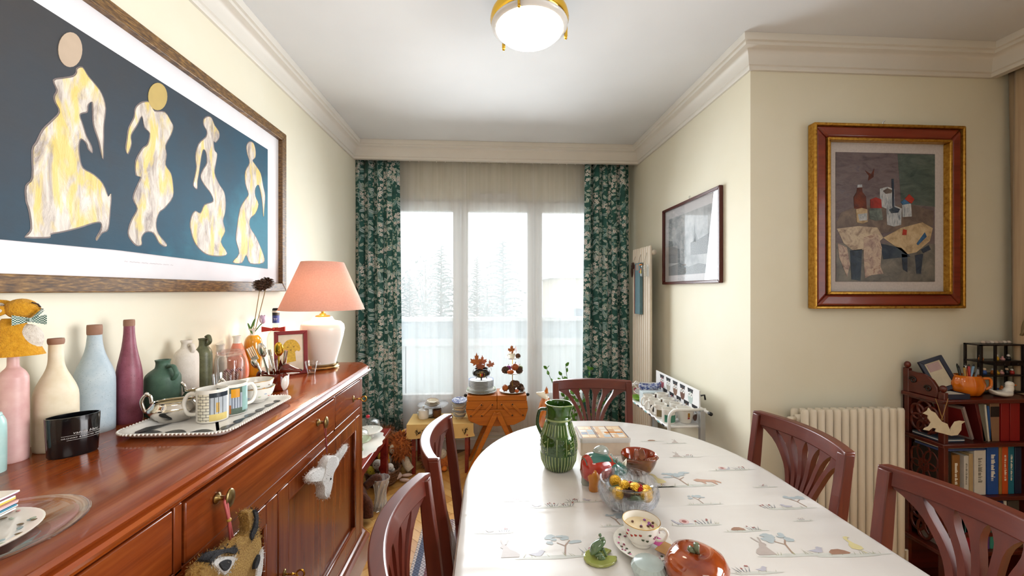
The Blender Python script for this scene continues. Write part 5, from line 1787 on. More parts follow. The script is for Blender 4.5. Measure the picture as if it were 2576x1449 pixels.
wrap_patch(m1, 0.037, -68, 0, 0.022, 0.066, '#b4bac0/0.2', 'printed_window')
wrap_patch(m1, 0.037, -68, 5, 0.066, 0.078, '#2b333c/0.2', 'printed_awning')
for a in (-66, -52, -38, -22):
 wrap_patch(m1, 0.0372, a, a + 2, 0.022, 0.066, '#33383c/0.2', 'printed_bar')
wrap_patch(m1, 0.0372, -45, -33, 0.026, 0.052, '#caa24e/0.2', 'printed_cat')
q = seat(584, 1046, ZT2, 0.036)
m2 = thing('pumpkin_print_mug', 'mug printed with a striped armchair and pumpkin, behind the brick mug', 'mug', q)
mug_shape(m2, 0.037, 0.086, 'porcelain', 60)
wrap_patch(m2, 0.037, -130, 20, 0.003, 0.078, '#5c6b5f/0.2', 'printed_ground')
wrap_patch(m2, 0.0372, -85, -20, 0.02, 0.062, '#aeb6c2/0.2', 'printed_armchair')
for a in (-80, -70, -60, -50, -40, -30):
 wrap_patch(m2, 0.0374, a, a + 2.5, 0.02, 0.062, '#4a5468/0.2', 'printed_stripe', n=2)
wrap_patch(m2, 0.0375, -62, -30, 0.05, 0.074, '#dd9a26/0.2', 'printed_cat')
wrap_patch(m2, 0.0375, -95, -62, 0.006, 0.03, '#a8622a/0.2', 'printed_pumpkin')
wrap_patch(m2, 0.0375, -20, 18, 0.01, 0.078, '#8fb3ae/0.2', 'printed_sky')

# stacked tea bowls
t = NT('gold_line')
t.p(col='#b98a3a', rough=0.3, metal=0.8)
for k, (zz, lab, cols) in enumerate(((0.0, 'white tea bowl with blue and pink flower sprays, lower of the pair', ('#8fa3c4', '#c9756a', '#a8b78a')), (0.022, 'white tea bowl with a garland of flowers, upper of the pair', ('#c98a4a', '#8f6a4a', '#7d8a5a')))):
 q = seat(645, 1015, ZT2, 0.03)
 b = thing('tea_bowl', lab, 'bowl', (q.x + (0 if k == 0 else -0.004), q.y, ZT2 + zz), 0, 'stacked tea bowls')
 R0 = 0.052
 pf = [(0.024, 0), (0.026, 0.004), (0.036, 0.012), (0.046, 0.026), (R0, 0.046)]
 MB().lathe(hollow(smoothprof(pf, 4), 0.0022, 0.006), 44).build('body', 'porcelain', b, smooth=60)
 MB().lathe([(R0 - 0.0005, 0.0455), (R0 + 0.0007, 0.0462), (R0 - 0.001, 0.0472)], 44, cap=False).build('gilt_rim', 'gold_line', b, smooth=True)
 rn = random.Random(k)
 for j in range(9):
  a = R(-150 + j * 20)
  t_ = 0.30 + 0.5 * rn.random() if k == 0 else 0.85 - 0.25 * abs(math.sin(j * 1.3))
  rr = 0.034 + 0.017 * t_
  z = 0.010 + 0.034 * t_ ** 1.3
  MB().ball((0, 0, 0), (0.0055, 0.0008, 0.0045), 8, 5, T(rr * math.cos(a), rr * math.sin(a), z, rz=math.degrees(a) + 90, rx=-35)).build('printed_flower', '%s/0.3' % cols[j % 3], b, smooth=True)

# silver sugar bowls with arched handles
def silver_bowl(nm, lab, px, py, rad, rz):
 q = seat(px, py, ZT2, rad * 0.7)
 b = thing(nm, lab, 'bowl', q, R(rz), 'silver sugar bowls')
 pf = [(0.6, 0.0), (0.62, 0.004), (0.85, 0.016), (1.0, 0.03), (0.99, 0.036), (0.93, 0.040), (0.86, 0.046), (0.80, 0.051), (0.82, 0.054)]
 MB().lathe(hollow([(r_ * rad, z) for r_, z in pf], 0.002, 0.008), 48, sy=0.72).build('body', 'silver', b, smooth=50)
 for s_ in (-1, 1):
  pts = spline([(s_ * rad * 0.80, 0, 0.05), (s_ * rad * 0.86, 0, 0.070), (s_ * rad * 1.02, 0, 0.074), (s_ * rad * 1.16, 0, 0.058), (s_ * rad * 1.06, 0, 0.034), (s_ * rad * 0.97, 0, 0.03)], 5)
  h_ = MB().tube(pts, 0.0045, 8, ry=0.003).ball((s_ * rad * 0.98, 0, 0.0775), 0.005, 8, 6)
  h_.build('handle', 'silver', b, smooth=True)
 MB().lathe([(0.0, 0.046), (rad * 0.77, 0.047)], 32, sy=0.72, cap=False).build('sugar', '#c8b48a/0.8', b, smooth=True)

silver_bowl('silver_bowl', 'polished silver two-handled sugar bowl at the front of the tray', 438, 1066, 0.058, 25)
silver_bowl('silver_bowl', 'polished silver two-handled sugar bowl half hidden behind the brick mug', 508, 1030, 0.05, 25)

# glass jar with lid and a drinking glass before it
q = seat(580, 978, 1.0, 0.045)
gj = thing('glass_jar', 'clear lidded glass jar holding candy canes before the coral bottle', 'jar', q)
MB().lathe(hollow([(0.043, 0), (0.046, 0.004), (0.046, 0.10), (0.041, 0.112), (0.038, 0.118)], 0.0025, 0.006), 36).build('body', 'thin_glass', gj, smooth=50)
MB().lathe([(0.036, 0.116), (0.043, 0.121), (0.045, 0.127), (0.043, 0.134), (0.03, 0.138), (0, 0.139)], 36).build('lid', 'crystal', gj, smooth=50)
t = NT('cane_stripes')
sw_ = t.n('ShaderNodeTexWave', i_Scale=70.0)
sw_.bands_direction = 'DIAGONAL'
t.t.links.new(t.coord('Object'), sw_.inputs['Vector'])
t.p(col=t.ramp(sw_.outputs['Fac'], [(0.45, '#e8c4c6'), (0.5, '#a83a48')]), rough=0.2)
for k, (dx, dy, a) in enumerate(((-0.012, -0.014, -20), (0.008, -0.016, 15), (0.018, 0.004, 60))):
 pts = [(0, 0, 0), (0, 0, 0.045)] + [(0.010 - 0.010 * math.cos(R(w)), 0, 0.045 + 0.012 * math.sin(R(w))) for w in (45, 90, 135, 170)]
 o = tag(MB().tube(pts, 0.0048, 8, T(rz=a)).build('candy_cane', 'cane_stripes', smooth=True), ['pink striped candy cane at the left inside the glass jar', 'pink striped candy cane in the middle of the glass jar', 'pink striped candy cane at the right inside the glass jar'][k], 'sweet', 'candy canes in the jar')
 o.location = (q.x + dx, q.y + dy, 1.0075)
q = seat(568, 1000, 1.0, 0.036)
dg_ = thing('drinking_glass', 'thin clear glass tumbler behind the mugs', 'glass', q)
MB().lathe(hollow([(0.03, 0), (0.032, 0.003), (0.04, 0.074)], 0.0014, 0.005), 36).build('glass', 'thin_glass', dg_, smooth=50)
q = seat(682, 960, 1.0, 0.03)
tag(MB().lathe(hollow([(0.018, 0), (0.02, 0.003), (0.024, 0.075)], 0.0014, 0.005), 28).build('shot_glass', 'thin_glass', smooth=50), 'narrow clear glass between fox holder and red frame', 'glass').location = (q.x - 0.01, q.y + 0.05, 1.0)

# fox cutlery holder
q = seat(694, 984, 1.0, 0.024)
fx_ = thing('fox_cutlery_holder', 'brown glazed fox-shaped pot filled with cutlery', 'cutlery holder', q, R(0))
t = NT('glaze_fox')
t.p(col=t.ramp(t.noise(t.coord('Object'), 60, 3), [(0.3, '#4e1409'), (0.7, '#73220f')]), rough=0.1, coat=0.6)
MB().lathe(hollow([(0.027, 0), (0.03, 0.005), (0.033, 0.03), (0.034, 0.052)], 0.0035, 0.006), 32, sx=1.1).build('body', 'glaze_fox', fx_, smooth=60)
MB().ball((0.024, -0.006, 0.026), (0.016, 0.016, 0.028), 16, 12).build('white_chest', 'porcelain', fx_, smooth=True)
rings = []
for x, z, ry_, rz_ in ((0.012, 0.055, 0.010, 0.012), (0.022, 0.062, 0.0165, 0.0165), (0.034, 0.064, 0.0165, 0.0155), (0.048, 0.060, 0.010, 0.0105), (0.062, 0.057, 0.0065, 0.007), (0.072, 0.057, 0.005, 0.005), (0.0745, 0.057, 0.002, 0.002)):
 rings.append([(x, ry_ * math.cos(a * PI / 8), z + rz_ * math.sin(a * PI / 8)) for a in range(16)])
hd = MB().loft(rings).build('head', 'glaze_fox', fx_, smooth=60)
MB().loft([[(x, r_ * math.cos(a * PI / 8), z + 0.6 * r_ * math.sin(a * PI / 8)) for a in range(16)] for x, z, r_ in ((0.034, 0.052, 0.010), (0.052, 0.051, 0.008), (0.068, 0.052, 0.004))]).build('jaw', 'porcelain', hd, smooth=60)
for s_ in (-1, 1):
 MB().loft([[(0.020 + 0.008 * k_, s_ * 0.011 + 0.006 * j_ * k_, 0.07) for k_, j_ in ((-1, 0), (0, 1), (1, 0), (0, -1))], [(0.020, s_ * 0.014, 0.094)] * 4]).build('ear', 'glaze_fox', hd, smooth=60)
MB().ball((0.074, 0, 0.0585), 0.0032, 8, 6).build('nose', 'black_rubber', hd, smooth=True)
MB().tube(spline([(-0.03, 0, 0.012), (-0.05, 0, 0.03), (-0.048, 0, 0.052), (-0.032, 0, 0.05)], 5), 0.006, 8).build('tail_handle', 'glaze_fox', fx_, smooth=True)

def spoon(mb, M, s=1.0):
 mb.tube([(0, 0, 0), (0, 0, 0.10 * s)], 0.0022, 6, M, ry=0.004)
 mb.ball((0, 0, 0.125 * s), (0.0145 * s, 0.004, 0.024 * s), 14, 10, M)

def fork(mb, M, s=1.0):
 mb.tube([(0, 0, 0), (0, 0, 0.10 * s)], 0.0022, 6, M, ry=0.004)
 mb.box(-0.011 * s, 0.011 * s, -0.0012, 0.0012, 0.098 * s, 0.112 * s, M)
 for k in range(4):
  x = (-0.0095 + k * 0.0063) * s
  mb.box(x - 0.0014, x + 0.0014, -0.001, 0.001, 0.112 * s, 0.145 * s, M)

rn = random.Random(5)
for k, (kind, dx, dy, rx, ry, lab) in enumerate((('fork', -0.016, -0.008, -6, -28, 'silver fork leaning left in the fox pot'), ('spoon', -0.006, -0.004, 0, -16, 'large silver spoon standing in the fox pot'), ('spoon', -0.012, 0.008, 8, -34, 'silver spoon lying lowest in the fox pot'), ('knife', -0.002, 0.01, 6, -8, 'silver knife handle standing in the fox pot'), ('spoon', 0.006, 0.004, 8, 4, 'gold-toned spoon bowl in the fox pot'), ('knife', 0.01, 0.01, 10, 12, 'silver knife leaning right in the fox pot'), ('knife', -0.004, -0.012, -10, -20, 'flat silver handle at the front of the fox pot'))):
 mb = MB()
 M = T(dx, dy, 0, rx=rx, ry=ry)
 if kind == 'fork':
  fork(mb, M, 0.85)
 elif kind == 'spoon':
  spoon(mb, M, 0.85 if k != 2 else 0.62)
 else:
  mb.tube([(0, 0, 0), (0, 0, 0.07), (0, 0, 0.105)], [0.003, 0.005, 0.0055], 8, M, ry=0.0022)
 o = mb.build(kind if kind != 'knife' else 'table_knife', 'silver' if k != 4 else 'gold_polished', smooth=60)
 tag(o, lab, 'cutlery', 'cutlery in the fox pot')
 fx_.scale = (1.2,) * 3
 o.location = (q.x, q.y, 1.012)
 o.scale = (1.3,) * 3

# ---------------------------------------------------------------- lower left: glass dish, plate and cards
dc = P(18, 1392, z=1.012)
dc = Vector((-0.665, 0.615, 1.0))
gd = tag(MB().lathe([(0.0, 0.0), (0.07, 0.0), (0.098, 0.012), (0.112, 0.017), (0.113, 0.019), (0.11, 0.02), (0.095, 0.0155), (0.068, 0.004), (0, 0.004)], 56).build('glass_dish', 'thin_glass', smooth=50), 'round clear glass dish under the flowered plate at lower left', 'dish')
gd.location = (dc.x - 0.05, dc.y - 0.02, 1.0)
fp = thing('flowered_plate', 'small white plate with pink and blue flowers in the glass dish', 'plate', (gd.location.x - 0.012, gd.location.y - 0.012, 1.0055))
MB().lathe([(0, 0), (0.045, 0), (0.05, 0.003), (0.08, 0.013), (0.082, 0.0155), (0.079, 0.0158), (0.05, 0.0062), (0, 0.005)], 48).build('body', 'porcelain', fp, smooth=50)
rn = random.Random(31)
for j in range(26):
 a = rn.uniform(0, 2 * PI)
 rr = rn.uniform(0.055, 0.076)
 z = 0.0075 + (rr - 0.05) / 0.03 * 0.0078
 MB().ball((0, 0, 0), (rn.uniform(0.002, 0.005), rn.uniform(0.002, 0.004), 0.0005), 8, 4, T(rr * math.cos(a), rr * math.sin(a), z + 0.0009, rz=rn.uniform(0, 180))).build('printed_flower', rn.choice(['#93aab0/0.3', '#c78f86/0.3', '#a7b5a0/0.3', '#6f5c3c/0.3']), fp, smooth=True)
cx_, cy_ = gd.location.x - 0.055, gd.location.y + 0.01
cols = ['#e9e4da', '#d7d2cc', '#3a8098', '#c9c0d0', '#d9a8a0', '#e6c65a', '#eee9e0', '#7a3f5a', '#efe6da']
z = 1.0235
for k, cc_ in enumerate(cols):
 th = 0.0024 if k != 5 else 0.004
 o = MB().box(-0.048, 0.048, -0.048, 0.048, 0, th).build('greeting_card', '%s/0.7' % cc_)
 o.location = (cx_ + rn.uniform(-0.003, 0.003), cy_ + rn.uniform(-0.003, 0.003), z)
 o.rotation_euler = (0, 0, R(6 + rn.uniform(-3, 3)))
 nm_ = {'#e9e4da': 'bottom off-white', '#d7d2cc': 'grey-white', '#3a8098': 'blue', '#c9c0d0': 'pale lilac', '#d9a8a0': 'salmon pink', '#e6c65a': 'thick yellow', '#eee9e0': 'ivory', '#7a3f5a': 'plum', '#efe6da': 'topmost cream'}[cc_]
 tag(o, '%s square card in the stack on the flowered plate' % nm_, 'card', 'cards stacked on the plate')
 z += th + 0.0006

# ---------------------------------------------------------------- ornaments hanging from the knobs
def ribbon(mb, pts, w=0.004):
 mb.tube(pts, w / 2, 6)

kx = FX + 0.02
# white deer head
dh = thing('white_deer_ornament', 'white tufted animal-head ornament hanging from the far drawer knob', 'ornament', (kx + 0.006, 1.421, 0.899))
mb = MB()
for s_ in (-1, 1):
 ribbon(mb, [(0.0, 0.004 * s_, 0.006), (0.004, 0.007 * s_, -0.02), (0.006, 0.002 * s_, -0.045), (0.008, 0.004 * s_, -0.08), (0.01, 0.002 * s_, -0.105)], 0.004)
mb.build('ribbon', '#8c3a34/0.6', dh, smooth=True)

def yz_tuft(name, poly, m, par, x0, x1, rough=3):
 n = len(poly)
 pts = spline(poly, rough, True)
 n = len(pts)
 mb = MB()
 cx = sum(p[0] for p in pts) / n
 cz = sum(p[1] for p in pts) / n
 rings = []
 for x, s_ in ((x0, 0.93), (x0 + 0.2 * (x1 - x0), 1.0), (x0 + 0.8 * (x1 - x0), 1.0), (x1, 0.93)):
  rings.append([(x, cx + (p[0] - cx) * s_, cz + (p[1] - cz) * s_) for p in pts])
 mb.loft(rings)
 return mb.build(name, m, par, smooth=50)

S9 = 1 / FPX * 1.42
dl = lambda px, py: ((lambda q: (q.y - 1.421, q.z - 0.899))(P(px, py, x=kx + 0.01)))
body = [dl(*q) for q in ((812, 1148), (822, 1146), (834, 1150), (836, 1165), (822, 1190), (818, 1220), (812, 1245), (806, 1256), (797, 1250), (796, 1228), (790, 1213), (798, 1190), (802, 1165))]
yz_tuft('head', body, 'tuft_white', dh, 0.0, 0.03)
yz_tuft('ear', [dl(*q) for q in ((828, 1155), (842, 1140), (856, 1122), (861, 1118), (862, 1128), (852, 1145), (838, 1165), (830, 1170))], 'tuft_white', dh, 0.01, 0.024)
yz_tuft('ear', [dl(*q) for q in ((800, 1178), (785, 1178), (768, 1188), (757, 1202), (760, 1212), (776, 1213), (795, 1210), (806, 1198))], 'tuft_white', dh, 0.012, 0.028)
MB().ball((0.030, dl(812, 1205)[0], dl(812, 1205)[1]), 0.004, 8, 6).build('eye', 'black_rubber', dh, smooth=True)
# fox head
fh_ = thing('tufted_fox_ornament', 'tufted yellow and black fox-head ornament hanging from the near drawer knob', 'ornament', (kx + 0.006, 0.906, 0.905))
fl2 = lambda px, py: ((lambda q: (q.y - 0.906, q.z - 0.905))(P(px, py, x=kx + 0.02)))
mb = MB()
a0_, a1_ = fl2(575, 1260), fl2(582, 1355)
for s_ in (-1, 1):
 ribbon(mb, [(0.0, 0.005 * s_, 0.004), (0.008, a0_[0] + 0.004 * s_, a0_[1]), (0.012, (a0_[0] + a1_[0]) / 2 + 0.001 * s_, (a0_[1] + a1_[1]) / 2), (0.014, a1_[0] + 0.004 * s_, a1_[1])], 0.005)
mb.build('ribbon', '#b0504e/0.6', fh_, smooth=True)
MB().ball((0.012, (a0_[0] + a1_[0]) / 2, (a0_[1] + a1_[1]) / 2), 0.005, 8, 6).build('ribbon_knot', '#b08a3a/0.5', fh_, smooth=True)
hp = [(478, 1449), (485, 1432), (510, 1405), (540, 1388), (565, 1372), (585, 1352), (605, 1348), (625, 1345), (645, 1350), (646, 1385), (640, 1420), (630, 1470), (600, 1520), (560, 1530), (520, 1500), (490, 1470)]
yz_tuft('face', [fl2(*q) for q in hp], 'tuft_sand', fh_, 0.0, 0.028)
yz_tuft('ear', [fl2(*q) for q in ((600, 1352), (612, 1335), (613, 1310), (608, 1290), (618, 1282), (630, 1284), (637, 1310), (641, 1340), (646, 1356), (625, 1362))], 'tuft_mustard', fh_, 0.004, 0.026)
yz_tuft('ear_stripe', [fl2(*q) for q in ((622, 1284), (632, 1287), (634, 1310), (630, 1335), (618, 1360), (613, 1350), (622, 1325), (626, 1305))], 'tuft_black', fh_, 0.02, 0.030)
yz_tuft('cheek', [fl2(*q) for q in ((634, 1400), (644, 1380), (642, 1430), (632, 1470), (625, 1460))], 'tuft_white', fh_, 0.006, 0.032)
yz_tuft('brow', [fl2(*q) for q in ((500, 1408), (520, 1390), (550, 1382), (572, 1376), (578, 1385), (570, 1394), (548, 1390), (520, 1402), (505, 1416))], 'tuft_black', fh_, 0.01, 0.033)
yz_tuft('eye_patch', [fl2(*q) for q in ((512, 1415), (535, 1402), (565, 1400), (572, 1410), (560, 1430), (545, 1448), (528, 1435))], 'tuft_white', fh_, 0.01, 0.032)
yz_tuft('eye', [fl2(*q) for q in ((526, 1420), (545, 1408), (558, 1412), (552, 1430), (540, 1438))], 'tuft_black', fh_, 0.012, 0.035)
yz_tuft('eye', [fl2(*q) for q in ((622, 1412), (632, 1395), (633, 1410), (626, 1428), (618, 1432))], 'tuft_black', fh_, 0.012, 0.034)

# ================================================================= things on the dining table
TZ = 0.7505
# green majolica pitcher: ribbed neck and foot, leafy middle
glaze('majolica_green', '#1d3a12', '#35591f', 0.08, 26, 0.6)
glaze('majolica_light', '#7d8f55', '#9aa871', 0.1, 40, 0.5)
q = seat(1405, 1187, TZ, 0.035)
gp = thing('green_pitcher', 'green glazed ribbed majolica pitcher on the dining table', 'pitcher', q)
K9 = 1.33 / FPX
pf = [(32, 0), (35, 3), (44, 22), (47, 45), (47.5, 62), (45, 82), (38, 100), (33, 115), (31.5, 120)]
pfm = [(r_ * K9, z * K9 * 1.05) for r_, z in pf]
MB().lathe([(0, 0)] + smoothprof(pfm, 4), 56).build('body', 'majolica_green', gp, smooth=60)

def prof_at(z):
 for (r0, z0), (r1, z1) in zip(pfm, pfm[1:]):
  if z0 <= z <= z1:
   return r0 + (r1 - r0) * (z - z0) / (z1 - z0)
 return pfm[-1][0]

for (z0, z1, n, w_) in ((0.004, 0.058, 36, 0.0022), (0.122, 0.158, 32, 0.0016)):
 for k in range(n):
  a = 2 * PI * k / n
  zz = [z0 + (z1 - z0) * j / 6 for j in range(7)]
  pts = [(prof_at(z) * math.cos(a), prof_at(z) * math.sin(a), z) for z in zz]
  MB().tube(pts, w_ if isinstance(w_, float) else 0.002, 5).build('rib', 'majolica_light', gp, smooth=True)
for k in range(12):
 a = 2 * PI * (k + 0.5) / 12
 zz = [0.062 + 0.054 * j / 5 for j in range(6)]
 MB().tube([(prof_at(z) * math.cos(a), prof_at(z) * math.sin(a), z) for z in zz], 0.0016, 5).build('panel_bar', 'majolica_light', gp, smooth=True)
rn = random.Random(77)
for k in range(12):
 mb = MB()
 for j in range(16):
  a = 2 * PI * (k + rn.uniform(0.66, 1.34)) / 12
  z = rn.uniform(0.066, 0.112)
  r_ = prof_at(z)
  mb.ball((0, 0, 0), (0.0015, 0.0035, 0.0022), 6, 4, T(r_ * math.cos(a), r_ * math.sin(a), z, rz=math.degrees(a), rx=rn.uniform(0, 90)))
 mb.build('leaf_relief', 'majolica_green' if k % 3 else 'majolica_light', gp, smooth=True)
zr = pfm[-1][1]

def spout(r_, a):
 d = abs((a + R(35) + PI) % (2 * PI) - PI)
 return r_ + max(0, 1 - d / 0.5) ** 1.6 * 0.011

rings = []
for r_, z, sp in ((31.5, 0, 0), (34, 0.006, 0), (33, 0.010, 0), (32, 0.02, 0.1), (32.5, 0.038, 0.6), (33.5, 0.05, 1.0), (34.2, 0.053, 1.0), (31.8, 0.053, 1.0), (30.5, 0.045, 0.8), (29.5, 0.02, 0.1), (28, -0.01, 0)):
 rings.append([((r_ * K9 + (spout(0, a) * sp)) * math.cos(a), (r_ * K9 + (spout(0, a) * sp)) * math.sin(a), zr + z) for a in (2 * PI * k / 48 for k in range(48))])
MB().loft(rings, cap=False).build('neck', 'majolica_green', gp, smooth=50)
MB().loft([[((r_ * K9 + spout(0, a)) * math.cos(a), (r_ * K9 + spout(0, a)) * math.sin(a), zr + z) for a in (2 * PI * k / 48 for k in range(48))] for r_, z in ((34.6, 0.0515), (34.8, 0.0535), (33.2, 0.0545), (31.6, 0.0535))], cap=False).build('pale_lip', 'majolica_light', gp, smooth=True)
MB().lathe([(31.5 * K9, zr - 0.002), (35.5 * K9, zr + 0.004), (31.5 * K9, zr + 0.01)], 48, cap=False).build('neck_ring', 'majolica_light', gp, smooth=True)
MB().tube(spline([(-0.04, 0.012, zr + 0.03), (-0.062, 0.03, zr + 0.02), (-0.068, 0.034, zr - 0.03), (-0.05, 0.022, zr - 0.07)], 5), 0.006, 8).build('handle', 'majolica_green', gp, smooth=True)

# amber fox jug behind it
q = seat(1372, 1078, TZ, 0.03)
fj = thing('fox_jug', 'amber glazed jug shaped like a fox, behind the green pitcher', 'jug', q)
glaze('glaze_amber_fox', '#a5521a', '#c7742c', 0.1, 30, 0.5)
MB().lathe([(0, 0)] + smoothprof([(0.026, 0), (0.03, 0.01), (0.034, 0.05), (0.03, 0.09), (0.02, 0.12), (0.016, 0.13)], 3) + [(0, 0.13)], 28).build('body', 'glaze_amber_fox', fj, smooth=60)
rings = []
for x, z, r_ in ((0.016, 0.115, 0.008), (0.006, 0.13, 0.02), (-0.006, 0.138, 0.021), (-0.02, 0.142, 0.014), (-0.036, 0.147, 0.007), (-0.042, 0.149, 0.003)):
 rings.append([(x, r_ * math.cos(a * PI / 6), z + r_ * 0.9 * math.sin(a * PI / 6)) for a in range(12)])
hd = MB().loft(rings).build('head', 'cream_china', fj, smooth=60)
for s_ in (-1, 1):
 MB().loft([[(0.008 * math.cos(k * PI / 2) + 0.004, s_ * 0.012 + 0.005 * math.sin(k * PI / 2), 0.15) for k in range(4)], [(0.008, s_ * 0.016, 0.176)] * 4]).build('ear', 'glaze_amber_fox', hd, smooth=60)
MB().tube(spline([(0.02, 0, 0.11), (0.048, 0, 0.10), (0.05, 0, 0.06), (0.03, 0, 0.03)], 5), 0.006, 8).build('tail_handle', 'glaze_amber_fox', fj, smooth=True)

# biscuit tin
a_, b_ = P(1461, 1146, z=TZ), P(1586, 1144, z=TZ)
tn = thing('biscuit_tin', 'square cream biscuit tin with a printed lid of shop fronts', 'tin', (a_.x, a_.y, TZ), R(-2))
tw = (b_ - a_).length
MB().prism(rrect(tw / 2, tw * 0.36, tw / 2, tw * 0.36, 0.008), 0, 0.046).build('body', '#cdb9a4/0.35', tn, smooth=40)
lid = MB().loft([[(x, y, z) for x, y in rrect(tw / 2, tw * 0.36, tw / 2 + e, tw * 0.36 + e, 0.009)] for e, z in ((0.0015, 0.046), (0.0015, 0.060), (-0.001, 0.063), (-0.004, 0.0625))]).build('lid', '#c9c2bc/0.25', tn, smooth=40)
lw_, lh_ = tw, tw * 0.72
rn = random.Random(8)
MB().box(0.006, lw_ - 0.006, 0.006, lh_ - 0.006, 0.0625, 0.0632).build('printed_ground', '#d9b48e/0.35', lid)
for gx in range(6):
 for gy in range(4):
  x0, y0 = 0.012 + gx * (lw_ - 0.024) / 6, 0.012 + gy * (lh_ - 0.024) / 4
  w_, h_ = (lw_ - 0.024) / 6 - 0.003, (lh_ - 0.024) / 4 - 0.0035
  if gx in (2,) or (gx + gy) % 5 == 4:
   w_ *= 0.5
  MB().box(x0, x0 + w_, y0, y0 + h_, 0.0632, 0.0636).build('printed_window', rn.choice(['#b9c4cc/0.3', '#e6cfae/0.3', '#8c93a6/0.3', '#e3d9cc/0.3', '#caa07c/0.3']), lid)
MB().box(lw_ * 0.55, lw_ * 0.93, lh_ * 0.4, lh_ * 0.48, 0.0636, 0.064).build('printed_awning', '#d98a3c/0.3', lid)
for f in (0.0, 0.33, 0.36, 0.66, 1.0):
 MB().box(0.006 + f * (lw_ - 0.0145), 0.0085 + f * (lw_ - 0.0145), 0.006, lh_ - 0.006, 0.0636, 0.064).build('printed_bar', '#5a4a58/0.3', lid)

# hazelnut bowl with a squirrel
glaze('nut_outside', '#4d2a10', '#7a4a20', 0.15, 30, 0.4)
glaze('nut_inside', '#7c2208', '#a03a12', 0.1, 14, 0.6)
q = seat(1607, 1199, TZ, 0.028)
nb = thing('nut_bowl', 'brown glazed nutshell bowl with leaf and twig handle', 'bowl', q)
opf = [(0.026, 0), (0.030, 0.003), (0.046, 0.022), (0.056, 0.045), (0.0585, 0.062)]
op = smoothprof(opf, 4)
MB().lathe([(0, 0)] + op + [(0.0565, 0.0635)], 48).build('shell', 'nut_outside', nb, smooth=50) if False else None
MB().lathe([(0, 0)] + op + [(0.0575, 0.0645)], 48, cap=False).build('shell', 'nut_outside', nb, smooth=50)
MB().lathe([(0.0575, 0.0645), (0.055, 0.062), (0.05, 0.045), (0.04, 0.022), (0.022, 0.008), (0, 0.006)], 48, cap=False).build('lining', 'nut_inside', nb, smooth=50)
glaze('twig_brown', '#5c2a16', '#8a4a2a', 0.25, 60, 0.3)
MB().tube(spline([(-0.052, -0.028, 0.052), (-0.036, -0.044, 0.058), (-0.005, -0.052, 0.058), (0.03, -0.046, 0.060), (0.05, -0.028, 0.062)], 5), [0.006] * 21, 8).build('twig', 'twig_brown', nb, smooth=True)
for k, (x, y, z, rx, rz) in enumerate(((-0.022, -0.04, 0.082, 70, 20), (-0.006, -0.042, 0.086, 60, -15))):
 lf = [(0, 0), (0.010, 0.008), (0.012, 0.02), (0.008, 0.034), (0, 0.044), (-0.008, 0.034), (-0.012, 0.02), (-0.010, 0.008)]
 MB().prism(lf, -0.0025, 0.0025, T(x, y, z - 0.03, rx=rx + 15, rz=rz)).build('leaf', 'twig_brown', nb, bevel=0.002)
for k in range(5):
 MB().ball((0, 0, 0), (0.011, 0.005, 0.005), 10, 6, T(0.008 + k * 0.009, -0.048 + 0.003 * k, 0.063, rz=20 + 25 * (k % 2))).build('leaf_tip', 'twig_brown', nb, smooth=True)

# ceramic rhino in colour blocks
q = seat(1510, 1232, TZ, 0.03)
rh = thing('ceramic_rhino', 'glossy ceramic rhinoceros painted in red, green, orange and grey blocks', 'figurine', q, R(18))
rh.scale = (1.3,) * 3
glaze('rhino_teal', '#2a5a50', '#376a5e', 0.1, 20, 0.6)
glaze('rhino_red', '#9c2218', '#b03424', 0.12, 20, 0.6)
glaze('rhino_orange', '#b46a10', '#c98024', 0.12, 30, 0.6)
glaze('rhino_grey', '#8a8f86', '#9ea29a', 0.12, 20, 0.6)
rings = []
for x, z, ry_, rz_ in ((-0.048, 0.045, 0.012, 0.02), (-0.040, 0.047, 0.024, 0.030), (-0.02, 0.047, 0.029, 0.033), (0.005, 0.046, 0.028, 0.032), (0.022, 0.044, 0.024, 0.028), (0.034, 0.040, 0.019, 0.022)):
 rings.append([(x, ry_ * math.cos(a * PI / 10), z + rz_ * math.sin(a * PI / 10)) for a in range(20)])
MB().loft(rings).build('body', 'rhino_red', rh, smooth=60)
sad = [[(x, ry_ * 1.03 * math.cos(a * PI / 10), z + rz_ * 1.03 * math.sin(a * PI / 10)) for a in range(2, 9)] for x, z, ry_, rz_ in ((-0.046, 0.045, 0.016, 0.024), (-0.03, 0.047, 0.027, 0.032), (-0.01, 0.047, 0.029, 0.033), (0.012, 0.045, 0.027, 0.031), (0.034, 0.040, 0.020, 0.023))]
MB().loft(sad, cap=False).build('back_patch', 'rhino_teal', rh, smooth=60)
MB().ball((0.004, 0.004, 0.077), (0.022, 0.014, 0.016), 16, 10).build('hump', 'rhino_grey', rh, smooth=True)
rings = []
for x, z, r_ in ((0.030, 0.040, 0.021), (0.044, 0.036, 0.021), (0.058, 0.030, 0.017), (0.070, 0.025, 0.013), (0.077, 0.023, 0.007)):
 rings.append([(x, r_ * 0.85 * math.cos(a * PI / 8), z + r_ * math.sin(a * PI / 8)) for a in range(16)])
hd = MB().loft(rings).build('head', 'rhino_teal', rh, smooth=60)
MB().lathe([(0.006, 0), (0.004, 0.010), (0.0005, 0.02)], 10, T(0.068, 0, 0.034, ry=25)).build('horn', 'cream_china', hd, smooth=True)
